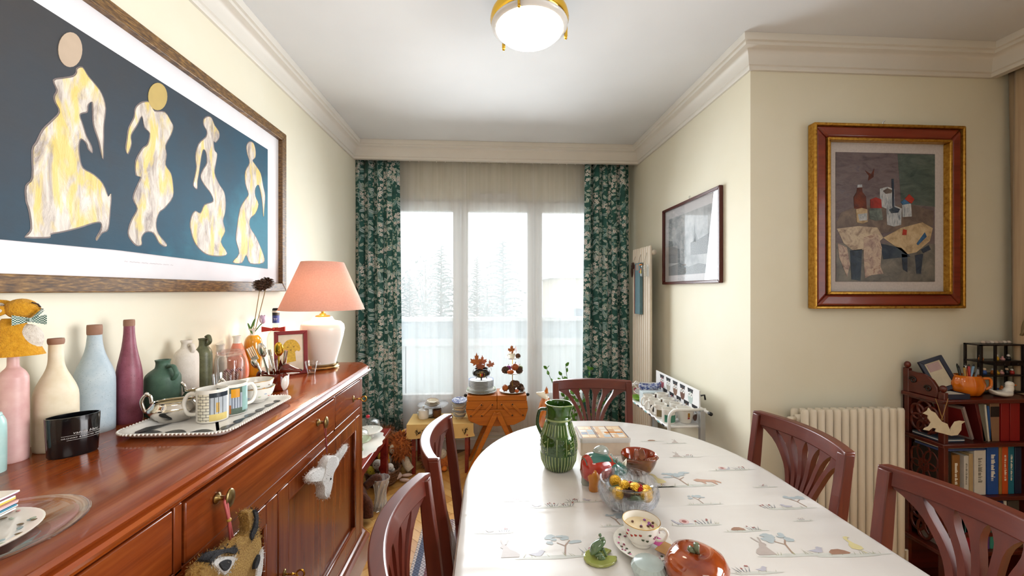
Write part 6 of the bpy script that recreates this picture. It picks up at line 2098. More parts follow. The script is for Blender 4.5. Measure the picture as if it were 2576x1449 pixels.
for s_ in (-1, 1):
 MB().ball((0.04, s_ * 0.012, 0.058), (0.004, 0.004, 0.007), 8, 6).build('ear', 'rhino_grey', hd, smooth=True)
 for x, m in ((-0.028, 'rhino_orange'), (0.022, 'rhino_teal')):
  MB().lathe([(0, 0), (0.012, 0), (0.0135, 0.004), (0.0125, 0.018), (0.017, 0.034), (0.012, 0.052), (0, 0.056)], 16, T(x, s_ * 0.0165, 0), sy=0.8).build('leg', m if s_ < 0 else 'rhino_grey', rh, smooth=60)

# cut crystal bowl with sweets
q = seat(1580, 1296, TZ, 0.035)
cb_ = thing('crystal_bowl', 'cut crystal bowl full of wrapped sweets on the dining table', 'bowl', q)
mb = MB()
nfa = 24
rings = []
for r_, z, fac in ((0.034, 0.004, 0.06), (0.044, 0.009, 0.08), (0.064, 0.026, 0.07), (0.073, 0.046, 0.05), (0.073, 0.060, 0.03), (0.069, 0.078, 0.0), (0.0705, 0.082, 0.0), (0.066, 0.083, 0.0), (0.0645, 0.076, 0.0), (0.068, 0.058, 0.0), (0.067, 0.046, 0.0), (0.058, 0.028, 0.0), (0.036, 0.012, 0.0)):
 rings.append([(r_ * (1 + (fac if k % 2 else -fac)) * math.cos(PI * k / nfa), r_ * (1 + (fac if k % 2 else -fac)) * math.sin(PI * k / nfa), z) for k in range(2 * nfa)])
mb.loft(rings)
mb.build('cut_glass', 'crystal', cb_)
cb_.scale = (1.1, 1.1, 1.0)
for k in range(12):
 a = 2 * PI * k / 12
 mb = MB()
 for j in range(5):
  aa = a + (j - 2) * 0.07
  mb.add([(0.0655 * math.cos(aa - 0.012), 0.0655 * math.sin(aa - 0.012), 0.029), (0.0655 * math.cos(aa + 0.012), 0.0655 * math.sin(aa + 0.012), 0.029), (0.0755 * math.cos(aa * 1.0 + (j - 2) * 0.03), 0.0755 * math.sin(aa + (j - 2) * 0.03), 0.066 - abs(j - 2) * 0.006), (0.070 * math.cos(aa), 0.070 * math.sin(aa), 0.045)], [(0, 1, 2), (0, 2, 3), (1, 3, 2)])
 mb.build('cut_fan', 'cut_crystal', cb_)
for k in range(6):
 a = 2 * PI * k / 6 + 0.3
 MB().ball((0.04 * math.cos(a), 0.04 * math.sin(a), 0.005), (0.009, 0.009, 0.005), 8, 6).build('foot', 'crystal', cb_)
t = NT('foil_gold')
c = t.coord('Object')
t.p(col='#d9a838', rough=0.22, metal=1.0)
t.bump(t.noise(c, 260, 3), 1.0, 0.01)
t = NT('foil_red')
t.p(col='#9c1410', rough=0.25, metal=0.6)
t.bump(t.noise(t.coord('Object'), 150, 2), 0.5, 0.006)
rn = random.Random(21)
sweets = [('gold', -0.012, -0.006), ('choc', 0.008, -0.018), ('gold', 0.012, -0.02), ('redball', 0.026, -0.012), ('redball', 0.022, -0.03), ('green', -0.034, -0.004), ('red', 0.012, 0.018), ('gold', 0.044, -0.02), ('choc', 0.036, -0.008), ('red', -0.012, 0.024), ('gold', -0.028, 0.026), ('green', 0.034, 0.024), ('gold', -0.036, -0.026), ('choc', -0.014, -0.034), ('green', 0.004, -0.044), ('gold', 0.034, -0.044), ('silver', 0.004, 0.042), ('silver', 0.048, 0.008)]
names = {'gold': ('gold foil chocolate', 'foil_gold'), 'choc': ('brown paper-cup chocolate', '#3a1a10/0.5'), 'redball': ('round red foil sweet', 'foil_red'), 'green': ('green wrapped square sweet', '#5f7350/0.35'), 'red': ('red foil sweet', 'foil_red'), 'silver': ('silver wrapped sweet', 'silver')}
plc = {0: 'at the middle left', 1: 'at the centre front', 2: 'beside the central brown cup', 3: 'right of centre', 4: 'at the front right of centre', 5: 'at the left rim', 6: 'at the back of centre', 7: 'at the right front', 8: 'at the right', 9: 'at the back left', 10: 'at the far left back', 11: 'at the right back', 12: 'low at the left front', 13: 'at the front left', 14: 'against the front glass', 15: 'low at the right front', 16: 'at the far back', 17: 'at the right rim'}
for k, (kd, dx, dy) in enumerate(sweets):
 lab, m = names[kd]
 h = 0.058 if math.hypot(dx, dy) < 0.04 else 0.05
 mb = MB()
 if kd in ('gold', 'redball'):
  r_ = 0.0135 if kd == 'gold' else 0.0095
  mb.ball((0, 0, 0), r_, 14, 10)
  h += r_ * 0.5
 elif kd == 'choc':
  prf = []
  mb.loft([[(r_ * (1 + 0.09 * (j % 2)) * math.cos(PI * j / 18), r_ * (1 + 0.09 * (j % 2)) * math.sin(PI * j / 18), z) for j in range(36)] for r_, z in ((0.009, -0.007), (0.0125, 0.008))])
 elif kd == 'green':
  mb.loft([[(x, y, z) for x, y in rrect(0, 0, 0.015 + e, 0.012 + e, 0.004)] for e, z in ((-0.002, -0.005), (0, -0.002), (0, 0.002), (-0.002, 0.005))])
 else:
  mb.ball((0, 0, 0), (0.013, 0.009, 0.007), 12, 8)
  for s_ in (-1, 1):
   mb.loft([[(s_ * 0.012, 0.002 * math.cos(j * PI / 3), 0.002 * math.sin(j * PI / 3)) for j in range(6)], [(s_ * 0.022, 0.008 * math.cos(j * PI / 3), 0.003 * math.sin(j * PI / 3)) for j in range(6)]])
 o = mb.build('wrapped_sweet', m, smooth=55)
 o.location = (q.x + dx, q.y + dy, TZ + h)
 o.rotation_euler = (rn.uniform(-0.4, 0.4), rn.uniform(-0.4, 0.4), rn.uniform(0, 3))
 o.scale = (1.25,) * 3
 tag(o, '%s %s of the crystal bowl' % (lab, plc[k]), 'sweet', 'sweets in the crystal bowl')
 if kd == 'gold' and k in (0, 2, 7):
  MB().loft([[(r_ * (1 + 0.08 * (j % 2)) * math.cos(PI * j / 16), r_ * (1 + 0.08 * (j % 2)) * math.sin(PI * j / 16), z) for j in range(32)] for r_, z in ((0.011, -0.0125), (0.0148, 0.001))], cap=False).build('paper_cup', '#3a1a10/0.5', o)

# teacup candle on its saucer
q = seat(1618, 1422, TZ, 0.058)
sc_ = thing('flowered_saucer', 'white saucer with small red and pink flowers under the teacup candle', 'saucer', (q.x, q.y, TZ))
MB().lathe([(0, 0), (0.034, 0), (0.036, 0.003), (0.058, 0.010), (0.068, 0.0155), (0.0685, 0.0175), (0.066, 0.0172), (0.056, 0.0122), (0.034, 0.0058), (0, 0.005)], 56).build('body', 'porcelain', sc_, smooth=50)
rn = random.Random(14)
fcol = ['#a83a2a/0.2', '#c2588a/0.2', '#46503a/0.2', '#8c3f5c/0.2']
for j in range(20):
 a = R(120 + rn.uniform(0, 190))
 rr = rn.uniform(0.044, 0.062)
 z = 0.0085 + (rr - 0.044) * 0.36
 MB().ball((0, 0, 0), (rn.uniform(0.0025, 0.0048), rn.uniform(0.002, 0.0035), 0.0005), 8, 4, T(rr * math.cos(a), rr * math.sin(a), z + 0.0012, rz=rn.uniform(0, 180))).build('printed_flower', rn.choice(fcol), sc_, smooth=True)
tc = thing('teacup_candle', 'flowered white teacup filled with a cream candle and dried flowers', 'cup', (q.x + 0.0, q.y + 0.012, TZ + 0.006))
cpf = [(0.022, 0), (0.024, 0.004), (0.025, 0.008), (0.034, 0.018), (0.040, 0.034), (0.0435, 0.056)]
cps = smoothprof(cpf, 4)
MB().lathe(hollow(cps, 0.002, 0.012), 48).build('body', 'porcelain', tc, smooth=60)
MB().lathe([(0.0432, 0.0555), (0.0438, 0.0562), (0.042, 0.0566)], 48, cap=False).build('gilt_rim', 'gold_line', tc, smooth=True)
MB().lathe([(0, 0.04), (0.0395, 0.041), (0.0398, 0.0415), (0, 0.043)], 40).build('wax', '#e9d3aa/0.5', tc, smooth=40)
MB().tube([(0.0, 0, 0.042), (0.0005, 0, 0.052)], 0.0008, 6).build('wick', '#e9e2d6/0.7', tc)
for k in range(14):
 a, rr = (rn.uniform(-0.5, 0.9), rn.uniform(0.014, 0.032)) if k < 9 else (rn.uniform(2.4, 4.5), rn.uniform(0.004, 0.03))
 MB().ball((0, 0, 0), (0.0034, 0.0028, 0.0024), 8, 6, T(rr * math.cos(a), rr * math.sin(a), 0.0445, rz=rn.uniform(0, 180), rx=20)).build('dried_flower', rn.choice(['#8a4f9c/0.7', '#a86ab0/0.7', '#8c3560/0.7', '#5a3a2c/0.7']), tc, smooth=True)
for j in range(14):
 a = R(-165 + j * 12 + rn.uniform(-4, 4))
 z = rn.uniform(0.022, 0.045)
 rr = next(r0 + (r1 - r0) * (z - z0) / (z1 - z0) for (r0, z0), (r1, z1) in zip(cps, cps[1:]) if z0 <= z <= z1 + 1e-9)
 MB().ball((0, 0, 0), (0.0036, 0.0006, 0.003), 8, 4, T((rr + 0.0003) * math.cos(a), (rr + 0.0003) * math.sin(a), z, rz=math.degrees(a) + 90, rx=-22)).build('printed_flower', rn.choice(fcol), tc, smooth=True)
MB().tube(spline([(0.040, 0, 0.046), (0.052, 0, 0.052), (0.060, 0, 0.044), (0.053, 0, 0.028), (0.044, 0, 0.022), (0.036, 0, 0.020)], 5), 0.0034, 8, T(rz=-38)).build('handle', 'porcelain', tc, smooth=True)
# tag lying on the saucer
q2 = seat(1655, 1405, TZ + 0.02)
tg = thing('paper_tag', 'brown and pink paper tag lying on the saucer edge', 'tag', (q.x + 0.04, q.y - 0.030, TZ + 0.0185), R(40))
MB().box(-0.02, 0.024, -0.016, 0.016, 0, 0.0008).build('kraft_card', '#b08450/0.8', tg)
MB().box(-0.004, 0.026, 0.014, 0.034, 0.001, 0.0018).build('pink_card', '#c65494/0.6', tg)
text_mesh('printed_letter', 'M', 0.009, '#efe6ee/0.6', tg, (0.010, 0.024, 0.0020), (0, 0, R(-60)), 0.0001)

# frog on a lily pad
q = seat(1510, 1422, TZ, 0.022)
glaze('frog_green', '#4d6446', '#66805a', 0.08, 40, 0.6)
glaze('lily_green', '#8d944a', '#a5aa5e', 0.1, 30, 0.6)
fg = thing('frog_on_lily_pad', 'small glazed green frog sitting on a yellow-green lily pad', 'figurine', q, R(15))
pad = [(0.040 * (1 - 0.05 * (k % 2)) * math.cos(a), 0.032 * math.sin(a)) for k, a in enumerate(R(20 + 320 * j / 30) for j in range(31))] + [(0.012, 0.0)]
MB().prism(pad, 0.0, 0.007).build('lily_pad', 'lily_green', fg, bevel=0.003)
MB().loft([[(x, r_ * math.cos(a * PI / 8), z + 0.9 * r_ * math.sin(a * PI / 8)) for a in range(16)] for x, z, r_ in ((-0.018, 0.012, 0.006), (-0.012, 0.018, 0.0115), (0.0, 0.024, 0.012), (0.009, 0.030, 0.0105), (0.016, 0.032, 0.007), (0.019, 0.032, 0.003))], M=T(-0.004, 0.004, 0.004)).build('body', 'frog_green', fg, smooth=60)
for s_ in (-1, 1):
 MB().ball((0.006, 0.004 + s_ * 0.007, 0.046), 0.004, 8, 6).build('eye', 'frog_green', fg, smooth=True)
 MB().tube(spline([(-0.014, 0.004 + s_ * 0.008, 0.012), (-0.004, 0.004 + s_ * 0.015, 0.018), (-0.008, 0.004 + s_ * 0.015, 0.009), (0.004, 0.004 + s_ * 0.016, 0.009)], 4), 0.004, 8).build('hind_leg', 'frog_green', fg, smooth=True)
 MB().tube(spline([(0.004, 0.004 + s_ * 0.009, 0.026), (0.008, 0.004 + s_ * 0.011, 0.016), (0.012, 0.004 + s_ * 0.010, 0.008)], 4), 0.003, 8).build('front_leg', 'frog_green', fg, smooth=True)

# brown pumpkin dish and pale ribbed shell dish at the front
glaze('glaze_chestnut', '#7a2a0c', '#b0541e', 0.08, 18, 0.7)
q = seat(1752, 1518, TZ, 0.05)
pd = thing('chestnut_dish', 'glossy chestnut-brown apple-shaped dish with a green stem at the front', 'dish', (q.x, q.y, TZ))
rings = []
for r_, z in ((0.030, 0.0), (0.046, 0.006), (0.060, 0.026), (0.062, 0.046), (0.052, 0.064), (0.034, 0.074), (0.016, 0.075), (0.006, 0.070)):
 rings.append([(r_ * (1 + 0.03 * math.cos(4 * a)) * math.cos(a), r_ * (1 + 0.03 * math.cos(4 * a)) * math.sin(a), z) for a in (2 * PI * k / 40 for k in range(40))])
MB().loft(rings).build('body', 'glaze_chestnut', pd, smooth=60)
MB().tube([(0, -0.002, 0.068), (-0.006, -0.012, 0.084), (-0.010, -0.018, 0.097)], [0.006, 0.005, 0.006], 10).build('stem', '#6a7258/0.15', pd, smooth=True)
MB().tube([(0, -0.002, 0.070), (-0.018, -0.008, 0.083)], [0.005, 0.006], 10).build('stem_leaf', '#6a7258/0.15', pd, smooth=True)
q = seat(1632, 1475, TZ, 0.03)
rd = thing('ribbed_shell_dish', 'pale blue ribbed ceramic dish at the bottom edge of the view', 'dish', q)
MB().loft([[(r_ * (1 + 0.03 * (k % 2)) * math.cos(PI * k / 24), r_ * (1 + 0.03 * (k % 2)) * math.sin(PI * k / 24), z) for k in range(48)] for r_, z in ((0.02, 0), (0.032, 0.008), (0.036, 0.02), (0.030, 0.030), (0.014, 0.035), (0.004, 0.036))]).build('body', '#b4c2c0/0.2', rd, smooth=20)

# ---------------------------------------------------------------- woodland print on the oilcloth
PRINTZ = 0.7504
INK = {'tree': '#b2bcc0/0.35', 'trunk': '#a58a7a/0.35', 'grass': '#a3a284/0.35', 'ground': '#c9c9c2/0.35', 'rabbit': '#b7aaa4/0.35', 'bird': '#b9b6c0/0.35', 'duck': '#dccf9a/0.35', 'fox': '#c59a86/0.35', 'hedgehog': '#a07a66/0.35', 'snail': '#dab8b4/0.35', 'berry': '#a0605e/0.35', 'dark': '#7f8690/0.35'}

def pprint_(kind, x, y, polys, s, flip=1, lay=0):
 mb = MB()
 for ip, poly in enumerate(polys):
  pts = [(x + flip * u * s, y + v * s) for u, v in poly]
  if flip < 0:
   pts = pts[::-1]
  mb.add([(a, b, PRINTZ + lay * 0.00012 + ip * 0.00001) for a, b in pts], [tuple(range(len(pts)))])
 return mb.build('printed_motif', INK[kind], cl)

def blob(cx, cy, rx, ry, n=12, j=0.0, rn=None):
 return [(cx + rx * (1 + (rn.uniform(-j, j) if rn else 0)) * math.cos(2 * PI * k / n), cy + ry * (1 + (rn.uniform(-j, j) if rn else 0)) * math.sin(2 * PI * k / n)) for k in range(n)]

def m_ground(x, y, s, rn):
 pprint_('ground', x, y, [blob(0, -0.02, 1.0, 0.07, 14, 0.3, rn)], s)
 g = []
 for k in range(rn.randint(6, 11)):
  bx = rn.uniform(-0.9, 0.9)
  tx = bx + rn.uniform(-0.12, 0.12)
  g.append([(bx - 0.012, 0), (bx + 0.012, 0), (tx, rn.uniform(0.08, 0.24))])
 pprint_('grass', x, y, g, s, 1, 1)

def m_tree(x, y, s, rn, f=1):
 pprint_('trunk', x, y, [[(0.0, 0), (0.06, 0), (-0.05, 0.5), (-0.25, 0.75), (-0.28, 0.72), (-0.1, 0.48)], [(-0.1, 0.45), (-0.07, 0.42), (0.2, 0.62), (0.18, 0.65)]], s, f, 1)
 pprint_('tree', x, y, [blob(rn.uniform(-0.5, 0.45), rn.uniform(0.6, 1.0), rn.uniform(0.1, 0.22), rn.uniform(0.06, 0.13), 9, 0.3, rn) for _ in range(9)], s, f, 2)

def m_rabbit(x, y, s, f=1):
 pprint_('rabbit', x, y, [[(-0.35, 0.0), (0.3, 0.0), (0.34, 0.12), (0.2, 0.3), (0.0, 0.42), (-0.1, 0.62), (-0.22, 0.72), (-0.34, 0.66), (-0.36, 0.55), (-0.26, 0.48), (-0.3, 0.25)], [(-0.2, 0.7), (-0.12, 0.72), (-0.02, 1.0), (-0.08, 1.02)], [(-0.28, 0.7), (-0.22, 0.72), (-0.3, 1.02), (-0.36, 0.98)]], s, f, 2)

def m_bird(x, y, s, f=1):
 pprint_('bird', x, y, [[(-0.3, 0.1), (-0.1, 0.0), (0.12, 0.02), (0.25, 0.18), (0.3, 0.3), (0.4, 0.3), (0.3, 0.36), (0.2, 0.42), (0.08, 0.38), (0.0, 0.25), (-0.45, 0.16)]], s, f, 2)

def m_duck(x, y, s, f=1):
 pprint_('duck', x, y, [[(-0.25, 0.3), (-0.05, 0.2), (0.2, 0.25), (0.25, 0.4), (0.12, 0.6), (0.08, 0.85), (0.18, 0.95), (0.3, 0.96), (0.18, 1.04), (0.04, 1.02), (-0.04, 0.9), (-0.04, 0.65), (-0.2, 0.5)], [(0.0, 0.22), (0.03, 0.22), (0.1, 0.0), (0.06, 0.0)]], s, f, 2)

def m_fox(x, y, s, f=1):
 pprint_('fox', x, y, [[(-0.6, 0.5), (-0.5, 0.34), (-0.3, 0.3), (-0.2, 0.1), (-0.12, 0.1), (-0.1, 0.3), (0.2, 0.24), (0.3, 0.0), (0.38, 0.0), (0.4, 0.3), (0.6, 0.1), (0.66, 0.2), (0.45, 0.45), (0.1, 0.48), (-0.2, 0.55), (-0.35, 0.62)]], s, f, 2)

def m_hog(x, y, s, f=1):
 pprint_('hedgehog', x, y, [[(-0.4, 0.0), (0.3, 0.0), (0.42, 0.06), (0.3, 0.2), (0.1, 0.3), (-0.2, 0.28), (-0.4, 0.14)]], s, f, 2)

def m_snail(x, y, s, f=1):
 pprint_('snail', x, y, [blob(-0.1, 0.24, 0.24, 0.22, 16)], s, f, 3)
 pprint_('bird', x, y, [[(-0.5, 0.0), (0.3, 0.0), (0.45, 0.2), (0.5, 0.4), (0.42, 0.42), (0.3, 0.2), (0.1, 0.08), (-0.4, 0.06)]], s, f, 2)
 pprint_('berry', x, y, [blob(-0.1, 0.24, 0.12, 0.11, 12)], s, f, 4)

rn = random.Random(4)
for (px, py, sc, items) in ((1390, 1400, 0.085, 'RbTg'), (1390, 1275, 0.06, 'bGg'), (1665, 1225, 0.05, 'g'), (1730, 1222, 0.10, 'dTf'), (1460, 1262, 0.055, 'gb'), (1720, 1150, 0.06, 'rg'), (1750, 1320, 0.075, 'Sg'), (1880, 1335, 0.055, 'hg'), (1985, 1278, 0.07, 'gbT'), (2000, 1395, 0.085, 'RTb'), (2150, 1395, 0.075, 'hd'), (1845, 1182, 0.07, 'Sg'), (1250, 1340, 0.05, 'bg'), (1545, 1100, 0.05, 'T'), (1640, 1110, 0.05, 'h'), (1560, 1322, 0.06, 'T'), (1240, 1150, 0.05, 'g'), (1700, 1115, 0.05, 'r'), (1925, 1225, 0.04, 'g'), (1300, 1260, 0.04, 'g'), (1530, 1200, 0.045, 'b'), (1900, 1440, 0.06, 'gb'), (1770, 1268, 0.055, 'T'), (2020, 1310, 0.03, 'g')):
 c = P(px, py, z=PRINTZ)
 m_ground(c.x, c.y, sc, rn)
 for k, ch_ in enumerate(items):
  x, y = c.x + (k - (len(items) - 1) / 2) * sc * 0.75, c.y + 0.003
  f = rn.choice((-1, 1))
  if ch_ in 'Rr':
   m_rabbit(x, y, sc * 0.75, f)
  elif ch_ == 'b':
   m_bird(x, y, sc * 0.6, f)
  elif ch_ == 'T':
   m_tree(x, y, sc * 0.85, rn, f)
  elif ch_ == 'd':
   m_duck(x, y, sc * 0.8, f)
  elif ch_ == 'f':
   m_fox(x, y, sc * 0.65, f)
  elif ch_ == 'h':
   m_hog(x, y, sc * 0.8, f)
  elif ch_ == 'S':
   m_snail(x, y, sc * 0.7, f)
  elif ch_ in 'gG':
   pprint_('berry', x, y, [blob(rn.uniform(-0.3, 0.3), rn.uniform(0.15, 0.3), 0.04, 0.04, 8) for _ in range(3)], sc, 1, 3)
   pprint_('dark', x, y, [[(b_ - 0.02, 0), (b_ + 0.02, 0), (b_ * 1.8, 0.3)] for b_ in (-0.2, -0.1, 0.0, 0.1, 0.2)], sc, 1, 2)

# ================================================================= on the sewing box: plates, cauldron, leaves
SX, SY = sew.location.x, sew.location.y
SZ = 0.576
px_c = P(1211, 970, y=SY + 0.10).x
K8 = (SY + 0.10) / FPX

def plate_mesh(r, h, m, rim=None):
 mb = MB().lathe([(0, 0), (r * 0.55, 0), (r * 0.6, h * 0.25), (r * 0.97, h), (r, h * 1.02), (r * 0.985, h * 1.15), (r * 0.6, h * 0.5), (r * 0.54, h * 0.3), (0, h * 0.3)], 36)
 return mb

def mk_plate(nm, lab, x, y, z, r, h, m, cat='plate', group=None, rimcol=None, tilt=0, rz=0, inner=None):
 t_ = thing(nm, lab, cat, (x, y, z), group=group, rot=(R(tilt), 0, R(rz)))
 plate_mesh(r, h, m).build('body', m, t_, smooth=50)
 if rimcol:
  MB().lathe([(r * 0.9, h * 1.02), (r * 0.995, h * 1.17)], 36, cap=False).build('rim_band', rimcol, t_, smooth=True)
 if inner:
  MB().lathe([(0, h * 0.36), (r * 0.5, h * 0.38), (r * 0.75, h * 0.78)], 36, cap=False).build('printed_centre', inner, t_, smooth=True)
 return t_

t = NT('blue_print')
t.p(col=t.ramp(t.noise(t.coord('Object'), 70, 4), [(0.42, '#3d4f94'), (0.55, '#b9c3dc'), (0.7, '#e6e8ee')]), rough=0.15, coat=0.4)
t = NT('soft_print')
t.p(col=t.ramp(t.noise(t.coord('Object'), 80, 4), [(0.36, '#a5b49c'), (0.48, '#e2e0d6'), (0.7, '#efece6')]), rough=0.15, coat=0.4)
z = SZ
ords = ['bottom', 'second', 'third', 'fourth', 'fifth', 'sixth', 'seventh', 'eighth', 'ninth', 'tenth', 'eleventh', 'twelfth', 'thirteenth', 'fourteenth']
for k in range(3):
 mk_plate('dinner_plate', '%s wide green-edged plate from below on the sewing box' % ['lowest', 'second', 'third'][k], px_c, SY + 0.10, z, 38 * K8 - k * 0.003, 0.014, 'cream_china' if k else 'soft_print', group='plate stack on the sewing box', rimcol='#7f8a5c/0.2' if k else None)
 z += 0.0085
for k in range(11):
 mk_plate('side_plate', '%s white blue-edged plate from below in the upper stack on the sewing box' % ords[k], px_c - 0.002, SY + 0.10, z, 32 * K8 - (0.004 if k < 2 else 0.0), 0.012, 'porcelain', group='plate stack on the sewing box', rimcol='#5c6e96/0.2' if k > 1 else None)
 z += 0.0062
PT = z + 0.0075
ck = thing('cauldron_pot', 'small black three-legged cauldron painted with a crest and 1602', 'pot', (px_c, SY + 0.10, PT))
glaze('cauldron_black', '#17100d', '#241813', 0.2, 30, 0.4)
CR = 23 * K8
MB().lathe([(0, 0.014), (CR * 0.6, 0.016), (CR * 0.9, 0.03), (CR, 0.048), (CR * 0.92, 0.066), (CR * 0.74, 0.078), (CR * 0.80, 0.083), (CR * 0.72, 0.083), (CR * 0.68, 0.076), (CR * 0.8, 0.05), (0, 0.03)], 36).build('body', 'cauldron_black', ck, smooth=60)
for k in range(3):
 a = R(-90 + 120 * k)
 MB().tube([(CR * 0.55 * math.cos(a), CR * 0.55 * math.sin(a), 0.022), (CR * 0.68 * math.cos(a), CR * 0.68 * math.sin(a), 0.0)], [0.007, 0.0045], 8).build('leg', 'cauldron_black', ck, smooth=True)
simple('gold_paint', '#d8b13a', 0.4, 0.05, 30)

def on_belly(a, z):
 zs = [(0.016, 0.6), (0.03, 0.9), (0.048, 1.0), (0.066, 0.92), (0.078, 0.74)]
 f = next((r0 + (r1 - r0) * (z - z0) / (z1 - z0) for (z0, r0), (z1, r1) in zip(zs, zs[1:]) if z0 <= z <= z1), 0.74)
 return ((CR * f + 0.001) * math.cos(R(a)), (CR * f + 0.001) * math.sin(R(a)), z)

wrap_text('1602', 0.017, 0.0655, ck, 'gold_paint', CR * 0.925, CR * 0.925, -90, 1 / (CR * 0.95) * 1.0, 0, 0.002)
for a0, a1, m in ((-100, -90, '#c9a227/0.4'), (-90, -80, '#b0241a/0.4')):
 mb = MB()
 mb.grid(lambda u, v: on_belly(a0 + (a1 - a0) * u, 0.026 + 0.03 * v), 4, 4)
 mb.build('painted_shield', m, ck, smooth=True)
for s_ in (-1, 1):
 mb = MB()
 for j in range(5):
  mb.tube([on_belly(-90 + s_ * (17 + 3 * (j % 2)), 0.026 + j * 0.007), on_belly(-90 + s_ * (24 - 3 * (j % 2)), 0.030 + j * 0.007)], 0.0012, 4)
 mb.build('painted_scroll', 'gold_paint', ck)

MAPLE = [(0, -0.5), (0.03, -0.12), (0.28, -0.22), (0.24, -0.08), (0.5, 0.05), (0.4, 0.1), (0.44, 0.3), (0.24, 0.22), (0.22, 0.3), (0.12, 0.2), (0.14, 0.5), (0.07, 0.46), (0, 0.7)]
MAPLE = MAPLE + [(-x, y) for x, y in MAPLE[-2:0:-1]]

def maple(lab, c, s, rot, m, grp='autumn leaves by the window'):
 mb = MB().prism([(x * s, y * s) for x, y in MAPLE[1:-1] + [(-0.03, -0.12)]], -0.0006, 0.0006)
 lf = thing('maple_leaf', lab, 'leaf', c, group=grp, rot=tuple(R(q) for q in rot))
 mb.build('blade', m, lf)
 MB().tube([(0, -0.55 * s, 0), (0, -0.1 * s, 0)], 0.0011, 5).build('stalk', '#8a5a34/0.7', lf)
 return lf

glaze('leaf_orange', '#a5541a', '#c46c26', 0.6, 40)
glaze('leaf_rust', '#7c3716', '#9a4a1e', 0.6, 40)
glaze('leaf_pink', '#a86048', '#c07a5c', 0.6, 40)
cz = PT + 0.083
maple('large orange maple leaf standing at the left of the cauldron', (px_c - 0.035, SY + 0.09, cz + 0.045), 0.11, (80, 0, 12), 'leaf_orange')
maple('rust-brown maple leaf low at the front of the cauldron', (px_c - 0.008, SY + 0.075, cz + 0.012), 0.085, (70, 0, -20), 'leaf_rust')
maple('pinkish maple leaf standing behind the others in the cauldron', (px_c + 0.008, SY + 0.12, cz + 0.04), 0.085, (85, 0, 30), 'leaf_pink')
maple('single heart-shaped reddish leaf at the right of the cauldron', (px_c + 0.07, SY + 0.10, cz + 0.02), 0.07, (85, -10, 10), 'leaf_pink')

# three-tier stand with cones and gourds
tx = P(1289, 980, y=SY + 0.10).x
st3 = thing('tiered_stand', 'three-tier white china cake stand on the right of the sewing box', 'cake stand', (tx, SY + 0.10, SZ))
zt1, zt2 = EYE - (940 - HORIZ) / FPX * (SY + 0.1) - SZ, EYE - (903 - HORIZ) / FPX * (SY + 0.1) - SZ
tops = []
for zz, r_ in ((0.0, 33 * K8), (zt1, 28 * K8), (zt2, 19 * K8)):
 plate_mesh(r_, 0.012, 'porcelain').build('tier', 'porcelain', st3, smooth=50).location = (0, 0, zz)
 tops.append(SZ + zz + 0.004)
MB().tube([(0, 0, 0.003), (0, 0, zt2 + 0.02)], 0.003, 8).build('rod', 'gold_polished', st3, smooth=True)
cone_mesh = [pinecone(MB(), None, 1.0).mesh('pine_cone'), pinecone(MB(), None, 1.0).mesh('pine_cone')]
cone_mesh[0].materials.append(MAT('pine_cone_light'))
cone_mesh[1].materials.append(MAT('pine_cone'))

def cone(lab, x, y, z, s, rot, kind=0, grp='pine cones on the tiered stand'):
 o = bpy.data.objects.new('pine_cone', cone_mesh[kind])
 COL.objects.link(o)
 o.location, o.scale, o.rotation_euler = (x, y, z), (s, s, s), tuple(R(q) for q in rot)
 return tag(o, lab, 'pine cone', grp)

def gourd(lab, x, y, z, r, col, flat=0.8, nm='mini_pumpkin'):
 g_ = thing(nm, lab, 'pumpkin', (x, y, z), group='little pumpkins on the tiered stand')
 rings = []
 for rr, zz in ((0.3, -0.95), (0.75, -0.7), (1.0, -0.1), (0.9, 0.5), (0.5, 0.9), (0.12, 0.86)):
  rings.append([(r * rr * (1 + 0.07 * math.cos(8 * a)) * math.cos(a), r * rr * (1 + 0.07 * math.cos(8 * a)) * math.sin(a), r * flat * zz) for a in (2 * PI * k / 32 for k in range(32))])
 MB().loft(rings).build('fruit', col, g_, smooth=60)
 MB().tube([(0, 0, r * flat * 0.8), (r * 0.15, 0, r * flat * 1.35)], [r * 0.12, r * 0.08], 6).build('stem', '#6a5a3a/0.7', g_, smooth=True)

b0, b1, b2 = tops
yy = SY + 0.10
cone('frosted pine cone at the back of the bottom tier', tx + 0.012, yy + 0.035, b0 + 0.045, 1.25, (60, 20, 0))
cone('brown pine cone at the front of the bottom tier', tx - 0.005, yy - 0.045, b0 + 0.022, 1.05, (80, 0, 30))
cone('pine cone at the right of the bottom tier', tx + 0.06, yy, b0 + 0.030, 1.15, (70, 40, 10), 1)
cone('small pine cone at the right front of the bottom tier', tx + 0.075, yy - 0.035, b0 + 0.022, 0.8, (20, 40, 10))
cone('pine cone stacked in the middle of the bottom tier', tx + 0.03, yy - 0.015, b0 + 0.058, 1.1, (40, -30, 10))
cone('small reddish pine cone left of centre on the bottom tier', tx - 0.02, yy - 0.01, b0 + 0.03, 0.9, (80, 10, 60))
MB_ = thing('spiky_seed_ball', 'orange-brown spiky seed ball at the left of the bottom tier', 'seed pod', (tx - 0.055, yy - 0.02, b0 + 0.03))
MB().ball((0, 0, 0), 0.024, 14, 10).build('ball', 'leaf_orange', MB_, smooth=True)
mb = MB()
rn = random.Random(3)
for k in range(60):
 d_ = Vector((rn.gauss(0, 1), rn.gauss(0, 1), rn.gauss(0, 1))).normalized()
 mb.tube([d_ * 0.022, d_ * 0.03], [0.0022, 0.0004], 4)
mb.build('spikes', 'leaf_rust', MB_)
gourd('tiny orange pumpkin at the front right of the bottom tier', tx + 0.03, yy - 0.06, b0 + 0.016, 0.016, '#c25a1c/0.4')
